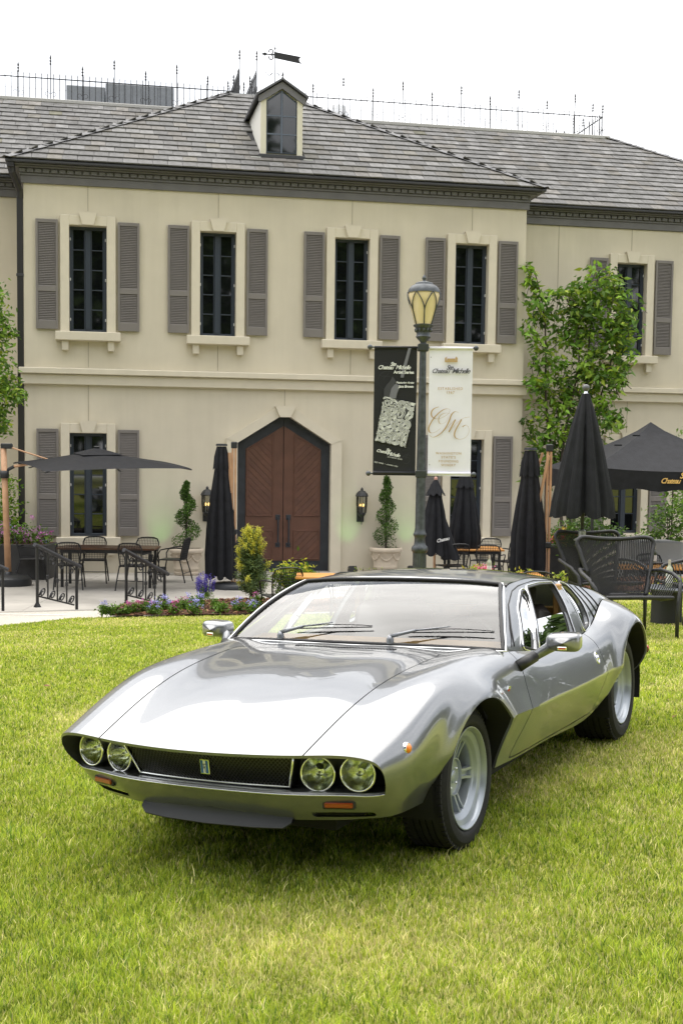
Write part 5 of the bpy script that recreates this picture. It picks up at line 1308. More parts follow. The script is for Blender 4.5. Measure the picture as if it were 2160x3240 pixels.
for P in cells: 
    PA = np.array(P); d = np.gradient(PA, axis=0); nn = np.stack([-d[:, 2], d[:, 1] * 0, d[:, 0]], 1); nn /= np.linalg.norm(nn, axis=1)[:, None] + 1e-9; w_ = .0036
    wav.grid([[tuple(p + q * w_ - np.array([0, .001, 0])), tuple(p - q * w_ - np.array([0, .001, 0]))] for p, q in zip(PA, nn)])
wav.build('label_pattern', PW, bk, kind='stuff')
flatpoly('label_ground', [bil(0, 0), bil(1, 0), bil(1, 1), bil(.62, .985), bil(0, 1)], mat('label_ink', (.05, .05, .055), .6), bk, y=-.0006)
def lay(key, mt, parent, px, py, cx=1250.5, rot=0., w_=None):
    p = lb_(px, py, cx); return put('lettering', TXT[key], mt, parent, (p[0], p[1] - .0012, p[2]), (0, rot, 0), fit(key, w_) if w_ else 1.)
for k_, x_, y_, w_ in (('cha1', 268, 1245, .215), ('ste1', 360, 1203, .085), ('mich1', 482, 1242, .21)): lay(k_, PW, bk, *C7(x_, y_), w_=w_)
for k_, y_, w_ in (('artist', 1296, .282), ('feat', 1417, .248), ('jazz', 1466, .214)): lay(k_, PW, bk, C7(620, 0)[0] - w_ * 113, C7(0, y_)[1], w_=w_)
for k_, x_, y_, w_ in (('cha1', 222, 826, .165), ('ste1', 290, 812, .07), ('mich1', 350, 862, .185), ('year', 368, 892, .208), ('red', 270, 962, .334)): lay(k_, PW, bk, *C8(x_, y_), rot=radians(10), w_=w_)
# faint scrolls printed on the black cloth
fs = MB()
for (x_, y_, r_) in ((-.16, 1.45, .12), (-.12, 1.30, .16), (.14, .32, .09), (-.05, .20, .10), (.17, .22, .08)):
    P = [(x_ + r_ * cos(t) * (1 - t / 14), YP - .0004, y_ + r_ * sin(t) * (1 - t / 14)) for t in np.linspace(0, 9, 50)]
    fs.grid([[(p[0], p[1], p[2] + .0013), (p[0] + .001, p[1], p[2] - .0013)] for p in P])
fs.build('printed_scroll', PCH, bk, kind='stuff')
wh = banner(.388, .60, BWHT, 'lamp_banner', 'white banner with gold monogram and lettering, right of the lamp post')
CW = 1421
lay('est', PGD, wh, 1420, C7(0, 1486)[1], CW, w_=.341); lay('y67', PGD, wh, 1420, C7(0, 1533)[1], CW, w_=.107)
for k, y_, w_ in (('w1', 836, .355), ('w2', 881, .198), ('w3', 926, .272), ('w4', 970, .204)): lay(k, PGD, wh, 1418, C8(0, y_)[1], CW, w_=w_)
for k, x_, y_, w_ in (('cha1', 932, 1285, .245), ('ste1', 1045, 1240, .10), ('mich1', 1182, 1283, .255)): lay(k, PNV, wh, *C7(x_, y_), CW, w_=w_)
hs = MB()           # little house emblem
for (a, b_, c, d) in ((985, 1140, 1128, 1150), (985, 1005, 1095, 1128), (1010, 1110, 1105, 1128), (1112, 1140, 1092, 1128), (1000, 1012, 1085, 1095), (1118, 1130, 1082, 1092)):
    V = [lb_(*C7(a, d), CW), lb_(*C7(b_, d), CW), lb_(*C7(b_, c), CW), lb_(*C7(a, c), CW)]; hs.add(V, [(0, 1, 2, 3)])
hs.build('printed_house', PGD, wh, kind='stuff')
def c8s(pts): return [(lambda q: (q[0], q[2]))(lb_(*C8(*p), CW)) for p in pts]
STK = [(c8s([(850, 300), (790, 325), (765, 375), (785, 420), (840, 435), (910, 410), (965, 365), (975, 330), (940, 320), (880, 345), (810, 410), (760, 485), (740, 545), (755, 590), (800, 590), (870, 545)]), .003, .019),
       (c8s([(1075, 362), (1040, 350), (1005, 372), (980, 425), (950, 500), (900, 575), (835, 628), (780, 642), (745, 615)]), .003, .019),
       (c8s([(1000, 385), (930, 368), (880, 388), (850, 440), (868, 490), (905, 485), (945, 445), (960, 405)]), .002, .010),
       (c8s([(890, 592), (960, 520), (1040, 440)]), .003, .006), (c8s([(1040, 440), (1005, 510), (968, 582)]), .004, .020), (c8s([(968, 582), (1030, 510), (1105, 440), (1150, 418), (1202, 410)]), .003, .006),
       (c8s([(1110, 438), (1065, 520), (1035, 590), (1040, 640), (1085, 662), (1145, 650), (1190, 600), (1195, 540), (1165, 502), (1122, 522)]), .003, .019)]
sv2, sf2 = stroke_mesh(STK); MB().add([(v[0], YP - .0015, v[1]) for v in sv2], sf2).build('monogram', PGD, wh, kind='stuff')
MB().lathe([(.006, 0), (.001, .001)], 10, T(-.275, YP, .155) @ Matrix.Rotation(pi / 2, 4, 'X')).build('eyelet', PDG, wh); MB().lathe([(.006, 0), (.001, .001)], 10, T(-.28, YP, 1.64) @ Matrix.Rotation(pi / 2, 4, 'X')).build('eyelet', PDG, wh)
# ---- wall lanterns -------------------------------------------------------
LANM = mat('lantern_black', (.02, .021, .022), .5); LGL = glass('lantern_glass', (.9, .92, .9), 1., .0, 1.45); BULB = emis('lantern_bulb', (1., .62, .18), 2.2)
def lantern(s, label):
    t = empty('wall_lantern', HM @ Vector((s, 0, .38)), PHI, label, 'lantern', 'lanterns either side of the door'); t.scale = (1.14, 1.14, 1.1)
    b = MB(); b.bbox(-.07, .07, -.03, 0, .05, .34, .01); b.tube([(0, -.02, .16), (0, -.12, .12), (0, -.14, .2)], .014, 8); b.tube([(0, -.14, -.0), (0, -.14, .18)], [.006, .016], 8); b.build('bracket', LANM, t)
    M = T(0, -.14, 0)
    b = MB(); b.lathe([(.015, .15), (.05, .17), (.075, .21), (.085, .235), (.02, .235)], 16, M); b.build('base_cup', LANM, t, smooth=True)
    b = MB(); b.lathe([(.02, .55), (.115, .55), (.125, .565), (.10, .62), (.06, .66), (.03, .67), (.025, .69), (.03, .70), (.001, .735)], 12, M); b.build('cap', LANM, t)
    MB().lathe([(.082, .235), (.098, .35), (.100, .46), (.095, .55)], 16, M).build('lantern_glass', LGL, t, smooth=True)
    b = MB()
    for k in range(6): a = 2 * pi * k / 6; b.tube([(.086 * cos(a), -.14 + .086 * sin(a), .235), (.102 * cos(a), -.14 + .102 * sin(a), .40), (.100 * cos(a), -.14 + .100 * sin(a), .55)], .006, 4)
    b.build('cage', LANM, t)
    for dx in (-.03, .03): q = MB(); q.tube([(dx, -.14, .235), (dx, -.14, .35)], .012, 6); q.build('candle', mat('candle_grey', (.3, .3, .28), .5), t); MB().ball((dx, -.14, .385), .017, 8, 6, (1, 1, 1.7)).build('bulb', BULB, t, smooth=True)
lantern(-1.21, 'black lit wall lantern left of the door, beside the spiral topiary'); lantern(2.105, 'black lit wall lantern right of the door')
# green garden uplights at the foot of the wall
def uplight(s, y, label, e=9):
    t = empty('garden_uplight', HM @ Vector((s, y, PZ)), PHI, label, 'uplight', 'green uplights at the wall')
    b = MB(); b.bbox(-.10, .10, -.07, .07, .0, .03, .005); b.bbox(-.085, .085, -.06, .06, .05, .17, .01, T(rx=radians(-12))); b.tube([(-.1, 0, .02), (-.1, 0, .1)], .008, 5); b.tube([(.1, 0, .02), (.1, 0, .1)], .008, 5); b.build('fixture', LANM, t)
    L = bpy.data.lights.new('green_spot', 'SPOT'); L.energy = e; L.color = (.16, 1., .10); L.spot_size = radians(46); L.spot_blend = 1.; L.shadow_soft_size = .05
    o = bpy.data.objects.new('green_spot', L); COL.objects.link(o); o.parent = t; o.location = (0, .02, .2); o.rotation_euler = (radians(180 - 30), 0, 0)
uplight(-2.17, -.55, 'black uplight throwing green light on the wall behind the left table'); uplight(1.84, -.55, 'black uplight throwing green light under the right lantern'); uplight(3.14, -.55, 'black uplight right of the potted cone topiary')
# ---- umbrellas -----------------------------------------------------------
CAN = mat('canopy_black', (.0125, .013, .016), .75, var=.25, vscale=9, bump=.3, bscale=220, spec=.25); UWOOD = mat('teak_pole', (.52, .30, .17), .5, var=.15, vscale=6); UBLK = mat('umbrella_metal', (.02, .022, .025), .45)
def folded(mb, prof, nf=8, depth=.22, n=64, seed=1, cx=0., cy=0., tilt=0.):
    """hanging cloth: radius profile with pleats, ragged lower hem"""
    r_ = random.Random(seed); ph = r_.uniform(0, 6); am = [r_.uniform(.5, 1.3) for _ in range(nf)]
    rows = []
    zmin = prof[-1][1]; zmax = prof[0][1]
    for (r0_, z) in prof:
        row = []; f_ = (zmax - z) / (zmax - zmin)
        for i in range(n):
            a = 2 * pi * i / n; k = int(i / n * nf) % nf
            w_ = abs(sin(nf / 2 * a + ph)) ** .7; rr_ = r0_ * (1 - 1.25 * depth * am[k] * (1 - w_) * min(1, f_ * 3 + .15) + .035 * sin(3 * nf * a + 5 * am[k] + 3 * f_) * min(1, 2 * f_))
            hem = .05 * am[k] * (1 - w_) if z == zmin else 0
            row.append((cx + rr_ * cos(a) + tilt * (z - zmin), cy + rr_ * sin(a), z + hem * 1.6))
        row.append(row[0]); rows.append(row)
    mb.grid(rows); return mb
def market(name, loc, H, label, prof, skirt, pole_mt, fin, seed=1, group='closed black umbrellas', poler=.022):
    t = empty(name, loc, 0, label, 'umbrella', group)
    folded(MB(), prof, 9, .32, 108, seed).build('canopy', CAN, t, smooth=True)
    if skirt: folded(MB(), skirt, 9, .22, 72, seed).build('top_skirt', CAN, t, smooth=True)
    MB().tube([(0, 0, .02), (0, 0, H)], poler, 12).build('pole', pole_mt, t, smooth=True)
    if fin == 'ball': MB().lathe([(.03, H - .03), (.034, H), (.02, H + .01), (.02, H + .03)], 16).build('collar', CHR, t, smooth=True); MB().ball((0, 0, H + .065), .043, 16, 12).build('finial', mat('finial_grey', (.10, .10, .11), .35), t, smooth=True)
    elif fin == 'knob': MB().lathe([(.025, H - .05), (.03, H - .01), (.034, H + .02), (.026, H + .05), (.001, H + .06)], 12).build('finial', mat('finial_pink', (.55, .30, .24), .5), t, smooth=True)
    b = MB(); b.lathe([(.26, 0), (.26, .05), (.22, .075), (.05, .09), (.04, .25), (.001, .25)], 24); b.build('base', UBLK, t, smooth=True); return t
p = at(1840, 1690, 15.); z0 = float(gz(p.x, p.y)); Hb = 2.545 - z0
big = market('closed_umbrella', (p.x, p.y, z0), Hb, 'large closed black umbrella with ball finial behind the woven armchairs', [(.045, Hb - .02), (.10, Hb - .16), (.17, Hb - .40), (.24, Hb - .70), (.31, Hb - 1.02), (.365, Hb - 1.28), (.385, Hb - 1.47)], [(.045, Hb + .0), (.085, Hb - .12), (.135, Hb - .33), (.155, Hb - .43)], UBLK, 'ball', 3)
b = MB(); b.lathe([(.035, .90), (.045, .92), (.045, 1.0), (.03, 1.02)], 12); b.tube([(0, -.03, .95), (-.03, -.12, .94), (-.12, -.14, .90)], .012, 6); b.build('crank', mat('crank_grey', (.35, .36, .37), .35, .5), big)
p = at(1378, 1511, 23.6); Hh = p.z - PZ - .04
u = market('closed_umbrella', (p.x, 23.6, PZ), Hh, 'closed black market umbrella on a wooden pole right behind the lamp post', [(.05, Hh - .12), (.12, Hh - .3), (.19, Hh - .6), (.25, Hh - 1.0), (.30, Hh - 1.36), (.31, Hh - 1.42)], [(.03, Hh - .0), (.09, Hh - .10), (.19, Hh - .30)], UWOOD, 'knob', 5)
o = put('lettering', TXT['umb'], PW, u, (.13, -.305, .93), (0, radians(-14), 0), fit('umb', .24))
folded(MB(), [(.06, Hh - .5), (.12, Hh - .9), (.17, Hh - 1.3), (.19, Hh - 1.5)], 5, .35, 40, 8, .30, -.02, -.25).build('loose_canopy_fold', CAN, u, smooth=True)
p = at(1472, 1480, 24.4); Hh = p.z - PZ
u = market('closed_umbrella', (p.x, 24.4, PZ), Hh, 'closed black umbrella in front of the right ground floor window', [(.06, Hh - .1), (.17, Hh - .42), (.22, Hh - .7), (.29, Hh - 1.1), (.325, Hh - 1.35), (.30, Hh - 1.66)], [(.05, Hh - .0), (.11, Hh - .15), (.19, Hh - .40)], UBLK, 'none', 7)
def cantilever_closed(mast, can_dx, can_dy, H, label, rz, prof, seed, strut=False):
    t = empty('cantilever_umbrella', mast, rz, label, 'umbrella', 'closed cantilever umbrellas')
    b = MB(); b.bbox(-.045, -.008, -.03, .03, .05, H, .006); b.bbox(.008, .045, -.03, .03, .05, H, .006); b.build('mast', UWOOD, t)
    MB().bbox(-.055, .055, -.045, .045, H - .02, H + .10, .012).build('mast_cap', UBLK, t)
    MB().bbox(-.06, .06, -.05, .05, 1.0, 1.1, .015).build('crank_case', UBLK, t)
    b = MB(); b.lathe([(.42, 0), (.42, .07), (.38, .10), (.06, .12), (.001, .12)], 28); b.build('base', UBLK, t, smooth=True)
    folded(MB(), [(r_, z_) for r_, z_ in prof], 8, .34, 64, seed, can_dx, can_dy).build('canopy', CAN, t, smooth=True)
    zt_ = prof[0][1]
    folded(MB(), [(prof[0][0] * 1.05, zt_ + .01), (prof[1][0] * 1.12, zt_ - .18), (prof[1][0] * 1.3, zt_ - .42)], 8, .3, 64, seed, can_dx, can_dy).build('top_skirt', CAN, t, smooth=True)
    MB().tube([(can_dx, can_dy, zt_ + .02), (can_dx, can_dy, zt_ + .06)], [.11, .10], 16).build('top_hub', UBLK, t)
    if strut:
        MB().bbox(-.022, .022, -.02, .02, 0, .82, .004, T(-.02, -.05, H - .08) @ Matrix.Rotation(radians(190), 4, 'Y')).build('strut', UWOOD, t)
        MB().bbox(-.018, .018, -.015, .015, 0, .62, .004, T(-.10, .06, H - .04) @ Matrix.Rotation(radians(196), 4, 'Y')).build('strut', UWOOD, t)
    else: MB().bbox(-.03, .03, -.02, .02, 0, .75, .004, T(-.055, -.02, H - .85) @ Matrix.Rotation(radians(-2), 4, 'Y')).build('strut', UWOOD, t)
    return t
p = at(741, 1415, 23.4); H = p.z - PZ
cantilever_closed((p.x, 23.4, PZ), -.23, -.02, H, 'closed black cantilever umbrella with wooden mast in front of the door', 0, [(.085, H + .0), (.12, H - .35), (.20, H - .9), (.27, H - 1.5), (.30, H - 2.0), (.29, H - 2.45)], 4)
p = at(1737, 1425, 20.6); H = p.z - PZ
cantilever_closed((p.x, 20.6, PZ), -.31, -.02, H, 'closed black cantilever umbrella with two wooden struts near the right wing', 0, [(.09, H - .02), (.13, H - .35), (.22, H - .9), (.28, H - 1.35), (.29, H - 1.8), (.27, H - 2.5)], 6, True)
# open cantilever umbrella at the left
def open_umbrella():
    base = onz(38, 1852, PZ); t = empty('cantilever_umbrella', base, 0, 'open black square cantilever umbrella over the left table', 'umbrella')
    L = lambda v: Vector(v) - base
    c = L(at(318, 1480, 23.0)); c.z = 1.545 - PZ; h = 1.83; th = radians(19)
    cor = [(c.x - h * cos(th), c.y + h * sin(th)), (c.x - h * sin(th), c.y - h * cos(th)), (c.x + h * cos(th), c.y - h * sin(th)), (c.x + h * sin(th), c.y + h * cos(th))]
    ap = Vector((c.x - .06, c.y, c.z + .33)); czs = [v - PZ for v in (1.64, 1.49, 1.565, 1.72)]; b = MB()
    for k in range(4):
        A = Vector((*cor[k], czs[k])); B = Vector((*cor[(k + 1) % 4], czs[(k + 1) % 4])); P = []
        for i in range(9):
            s_ = i / 8; E = A.lerp(B, s_); E.z += .025 * 4 * s_ * (1 - s_); row = []
            for j in range(8): q = ap.lerp(E, j / 7); q.z -= .018 * 4 * (j / 7) * (1 - j / 7) * (.6 + .4 * abs(2 * s_ - 1)); row.append(tuple(q))
            P.append(row)
        b.grid(P)
    o = b.build('canopy', CAN, t, autos=20)
    b = MB()
    for k in range(4):
        A = Vector((*cor[k], czs[k])).lerp(ap, .72); B = Vector((*cor[(k + 1) % 4], czs[(k + 1) % 4])).lerp(ap, .72); b.add([tuple(ap + Vector((0, 0, .05))), (A.x, A.y, A.z + .012), (B.x, B.y, B.z + .012)], [(0, 1, 2)])
    b.build('vent_flap', CAN, t); MB().bbox(-.05, .05, -.05, .05, .04, .075, .01, T(*ap)).build('top_hub', UBLK, t)
    b = MB()
    for k in range(4):
        A = Vector((*cor[k], czs[k] - .02)); b.tube([tuple(ap - Vector((0, 0, .06))), tuple(A)], .012, 5)
        B = (Vector((*cor[k], czs[k])) + Vector((*cor[(k + 1) % 4], czs[(k + 1) % 4]))) / 2; b.tube([tuple(ap - Vector((0, 0, .06))), (B.x, B.y, B.z - .02)], .012, 5)
    b.build('rib', UBLK, t)
    top = L(at(12, 1418, 23.2)); m0 = Vector((-.06, 0, .15))
    MB().tube([m0, top], [.062, .055], 12).build('mast', UWOOD, t, smooth=True); MB().tube([(-.06, 0, .10), (-.06, 0, .26)], .075, 12).build('mast_foot', UBLK, t, smooth=True)
    MB().bbox(-.10, .10, -.06, .06, -.03, .07, .015, T(*(top + Vector((.06, 0, .02))))).build('mast_cap', UBLK, t)
    MB().tube([top + Vector((.12, 0, .02)), L(at(160, 1456, 23.2))], .014, 8).build('tie_rod', UWOOD, t)
    k1 = m0.lerp(top, .82); MB().tube([k1 - Vector((.0, 0, .12)), k1 + Vector((0, 0, .02))], .085, 12).build('crank_case', UBLK, t, smooth=True)
    MB().tube([k1, k1 + Vector((.18, 0, .10))], .03, 8).build('arm_joint', UBLK, t); MB().tube([k1 + Vector((.18, 0, .10)), ap - Vector((.3, 0, .1))], .025, 8).build('arm', UWOOD, t)
    b = MB(); b.lathe([(.36, 0), (.37, .05), (.36, .13), (.30, .18), (.10, .21), (.001, .215)], 32); b.build('base', UBLK, t, autos=40); return t
open_umbrella()
# ---- tent ------------------------------------------------------------------
def tent():
    c = at(2052, 1500, 21.4); t = empty('canopy_tent', (c.x, 21.4, PZ), radians(6), 'black pop up tent with gold script on its valance, at the right edge', 'tent'); h = 1.40; ze = 2.33; za = 3.10; b = MB()
    cs = [(-h, -h), (h, -h), (h, h), (-h, h)]
    for k in range(4):
        A, B = cs[k], cs[(k + 1) % 4]; P = []
        for i in range(13):
            s_ = i / 12; ex, ey = A[0] + (B[0] - A[0]) * s_, A[1] + (B[1] - A[1]) * s_; row = []
            for j in range(9):
                q = j / 8; z = za + (ze - za) * (q ** .8) - .06 * 4 * s_ * (1 - s_) * q; row.append((ex * q, ey * q, z))
            P.append(row)
        b.grid(P)
    b.build('canopy', CAN, t, autos=30)
    for k in range(4):
        A, B = cs[k], cs[(k + 1) % 4]; P = []
        for i in range(25):
            s_ = i / 24; ex, ey = A[0] + (B[0] - A[0]) * s_, A[1] + (B[1] - A[1]) * s_; sag = .24 * s_ * (1 - s_); nx, ny = (B[1] - A[1]) / (2 * h), -(B[0] - A[0]) / (2 * h); w_ = .012 * sin(s_ * 40)
            P.append([(ex + nx * .005, ey + ny * .005, ze - sag * 1.0), (ex + nx * (.02 + w_), ey + ny * (.02 + w_), ze - sag * .9 - .31 + .02 * cos(s_ * 25))])
        MB().grid(P).build('valance', CAN, t, smooth=True)
    for x_, y_ in cs: MB().bbox(x_ - .02, x_ + .02, y_ - .02, y_ + .02, 0, ze, .004).build('leg', UBLK, t)
    G = mat('tent_gold', (.72, .45, .14), .5)
    for k, x_, z_, w_ in (('tent1', -.17, 2.09, .32), ('tent2', .05, 2.17, .15), ('tent3', .25, 2.09, .34)): put('lettering', TXT[k], G, t, (x_, -h - .05, z_), (0, 0, 0), fit(k, w_))
    for x_, z_ in ((-.9, 2.68), (-.45, 2.85), (.5, 2.84), (.95, 2.66)): MB().bbox(-.06, .06, -.02, .02, -.012, .012, .004, T(x_, -abs(x_) * 1.0 - .15, z_ + .005)).build('vent_tab', CAN, t)
tent()
# ---- pots with topiary -----------------------------------------------------
TERR = mat('pot_stone', (.56, .48, .38), .85, var=.12, vscale=7, bump=.2, bscale=60)
def pot(p, label):
    t = empty('planter_pot', p, 0, label, 'plant pot', 'carved stone pots by the door'); S = .56
    b = MB(); b.lathe([(.235, 0), (.25, .02), (.25, .06), (.235, .075), (.245, .10), (.262, .13), (.262, .15), (.255, .165), (.285, .36), (.30, .44), (.305, .455), (.345, .47), (.355, .50), (.35, .54), (.335, .555), (.315, .555), (.30, .52)], 40); b.build('body', TERR, t, autos=40)
    g_ = MB()
    for k in range(6):
        a0 = 2 * pi * k / 6; P = []
        for s_ in np.linspace(0, 1, 9): a = a0 + s_ * 2 * pi / 6; z = .40 - .11 * 4 * s_ * (1 - s_); r_ = .262 + (z - .16) * .13; P.append((r_ * cos(a), r_ * sin(a), z))
        g_.tube(P, .016, 6); g_.ball((.30 * cos(a0), .30 * sin(a0), .405), .03, 8, 6)
    g_.build('garland', TERR, t, smooth=True)
    MB().lathe([(.305, .525), (.001, .53)], 24).build('soil', mat('pot_soil', (.02, .015, .01), .95), t)
pl_, pr_ = onz(590, 1819, PZ), onz(1219, 1813, PZ)
pot(pl_, 'carved stone pot holding the spiral topiary, left of the door'); pot(pr_, 'carved stone pot holding the cone topiary, right of the door')
# ---- chairs and tables -----------------------------------------------------
CHB = mat('chair_black', (.009, .009, .010), .45); WEAVE = mat('chair_mesh', (.022, .022, .023), .7)
def make_chair():
    t = empty('patio_chair')
    for s_ in (-1, 1):
        MB().tube([(s_ * .235, -.20, .44), (s_ * .255, -.25, .2), (s_ * .27, -.28, 0)], .013, 6).build('leg', CHB, t); MB().tube([(s_ * .22, .20, .44), (s_ * .245, .27, .2), (s_ * .26, .32, 0)], .013, 6).build('leg', CHB, t)
        MB().tube([(s_ * .21, .235, .66), (s_ * .27, .16, .675), (s_ * .285, -.05, .66), (s_ * .28, -.17, .63), (s_ * .255, -.22, .54), (s_ * .24, -.21, .44)], .012, 6).build('arm', CHB, t)
    MB().tube([(-.20, .205, .42), (-.215, .235, .6), (-.22, .275, .76), (-.19, .295, .835), (-.12, .305, .86), (0, .308, .865), (.12, .305, .86), (.19, .295, .835), (.22, .275, .76), (.215, .235, .6), (.20, .205, .42)], .013, 6).build('back_frame', CHB, t)
    w_ = MB()
    for k in range(13): x = -.18 + .36 * k / 12; w_.tube([(x, .21, .44), (x * 1.03, .238, .62), (x * 1.04, .285, .80), (x * .95, .30, .855)], .0045, 4, cap=False)
    for z_ in np.linspace(.48, .84, 9): y_ = np.interp(z_, [.44, .62, .80, .86], [.21, .238, .285, .305]); w_.tube([(-.20, y_, z_), (.20, y_, z_)], .003, 4, cap=False)
    w_.build('back_weave', WEAVE, t, kind='stuff')
    MB().bbox(-.235, .235, -.22, .22, .425, .45, .012).build('seat', CHB, t)
    MB().tube([(-.25, .27, .18), (.25, .27, .18)], .009, 5).build('stretcher', CHB, t); return t
chair0 = make_chair(); used = [False]
def chair(x, y, rz, label, z=PZ):
    o = chair0 if not used[0] else copy_tree(chair0); used[0] = True
    o.location = (x, y, z); o.rotation_euler = (0, 0, rz); tag(o, label, 'chair', 'black metal patio chairs')
TBR = mat('table_brown', (.10, .045, .022), .4, var=.4, vscale=5); TOR = mat('table_orange', (.62, .28, .065), .4, var=.12, vscale=5)
def table(x, y, w_, d_, mt, label, z=PZ, rz=0., h=.735, planks=6):
    t = empty('patio_table', (x, y, z), rz, label, 'table')
    for k in range(planks): a = -d_ / 2 + d_ * k / planks; MB().bbox(-w_ / 2, w_ / 2, a + .004, a + d_ / planks - .004, h - .035, h, .005).build('plank', mt, t)
    MB().box(-w_ / 2 + .06, w_ / 2 - .06, -d_ / 2 + .05, -d_ / 2 + .09, h - .10, h - .036).box(-w_ / 2 + .06, w_ / 2 - .06, d_ / 2 - .09, d_ / 2 - .05, h - .10, h - .036).build('apron', CHB, t)
    for sx_ in (-1, 1):
        for sy_ in (-1, 1): MB().bbox(sx_ * (w_ / 2 - .09) - .025, sx_ * (w_ / 2 - .09) + .025, sy_ * (d_ / 2 - .09) - .025, sy_ * (d_ / 2 - .09) + .025, 0, h - .036, .005).build('leg', CHB, t)
a = onz(205, 1858, PZ); c = onz(470, 1858, PZ); tx, ty = (a.x + c.x) / 2, a.y + .38
table(tx, ty, 1.80, .86, TBR, 'long dark brown wooden table under the open umbrella')
chair(tx - .42, ty + .62, 0.1, 'black chair behind the brown table, below the left window'); chair(tx + .55, ty + .62, -.1, 'black chair behind the brown table, at its right end')
chair(tx - .62, ty - .62, pi + .15, 'black chair in front of the brown table, at its left end'); chair(tx + .58, ty - .66, pi - .15, 'black chair in front of the brown table, behind the right railing')
q = onz(100, 1838, PZ); chair(q.x, q.y, radians(105), 'black chair seen from the side in front of the flower planter'); q = onz(548, 1840, PZ); chair(q.x, q.y, radians(-100), 'black chair seen from the side beside the spiral topiary')
mt_ = onz(1500, 1738, PZ + .735); table(mt_.x, mt_.y + .5, 1.15, 1.05, TOR, 'orange wooden table in front of the right ground floor window', planks=7)
chair(mt_.x + .35, mt_.y + 1.2, -.5, 'black chair behind the orange table, nearest the window'); chair(mt_.x + .78, mt_.y + 1.0, -.9, 'black chair at the right back corner of the orange table')
chair(mt_.x - .45, mt_.y - .25, pi + .4, 'black chair beside the closed umbrellas behind the lamp post'); chair(mt_.x + .25, mt_.y - .35, pi - .2, 'black chair in front of the orange table by the window')
q = onz(1560, 1822, PZ + .735); table(q.x, q.y + .3, 1.5, .8, TOR, 'orange wooden table just behind the car roof'); chair(q.x + .55, q.y - .42, pi - .1, 'black chair with a white back rail behind the car roof'); chair(q.x - .2, q.y - .45, pi + .1, 'black chair behind the car roof, left of the wine bottle')
q = onz(1080, 1826, PZ + .735); table(q.x, q.y + .3, 1.3, .7, TOR, 'orange wooden table behind the left part of the car roof'); chair(q.x + .10, q.y - .42, pi, 'black chair in front of the right stone pot'); chair(q.x - .85, q.y + .2, radians(200), 'black chair behind the yellow green shrub')
q = onz(2110, 1797, PZ + .735); table(q.x, q.y + .4, 1.5, .9, TOR, 'orange wooden table at the right edge behind the armchairs'); chair(q.x + .05, q.y + 1.05, .1, 'black chair behind the orange table at the right edge'); chair(q.x - .25, q.y - .4, pi - .2, 'black chair in front of the orange table at the right edge')
# covered bar table
q = onz(2070, 1715, PZ + 1.05); t = empty('covered_table', (q.x, q.y + .4, PZ), radians(8), 'bar table under a fitted light grey cover, right of the armchairs', 'table')
MB().bbox(-.47, .47, -.4, .4, 0, 1.05, .02).build('fitted_cover', mat('cover_grey', (.42, .42, .42), .85, var=.06, vscale=4, bump=.2, bscale=30), t)
# ---- wine bottles ------------------------------------------------------------
BG = mat('bottle_green', (.05, .06, .02), .08, spec=.8); BL = mat('bottle_label', (.75, .75, .73), .6); BC = mat('bottle_capsule', (.55, .5, .42), .4); BW = mat('bottle_pale', (.45, .47, .34), .06, spec=.8)
def bottle(p, label, gm, rot=0., cap=BC):
    t = empty('wine_bottle', p, rot, label, 'bottle', 'wine bottles on the tables')
    MB().lathe([(.001, 0), (.036, 0), (.037, .01), (.037, .185), (.030, .215), (.015, .235), (.0135, .255)], 20).build('glass_body', gm, t, smooth=True); MB().lathe([(.0145, .25), (.0145, .30), (.001, .30)], 12).build('capsule', cap, t); MB().lathe([(.0376, .05), (.0376, .15)], 20, None, radians(200), radians(340)).build('label', BL, t, smooth=True)
q = onz(1549, 1824, PZ + .735); bottle((q.x, q.y + .12, PZ + .735), 'wine bottle with a white label on the table behind the car roof', BW)
q = onz(2078, 1788, PZ + .735); bottle((q.x, q.y + .2, PZ + .735), 'dark wine bottle with a pale capsule on the table behind the armchair', BG)
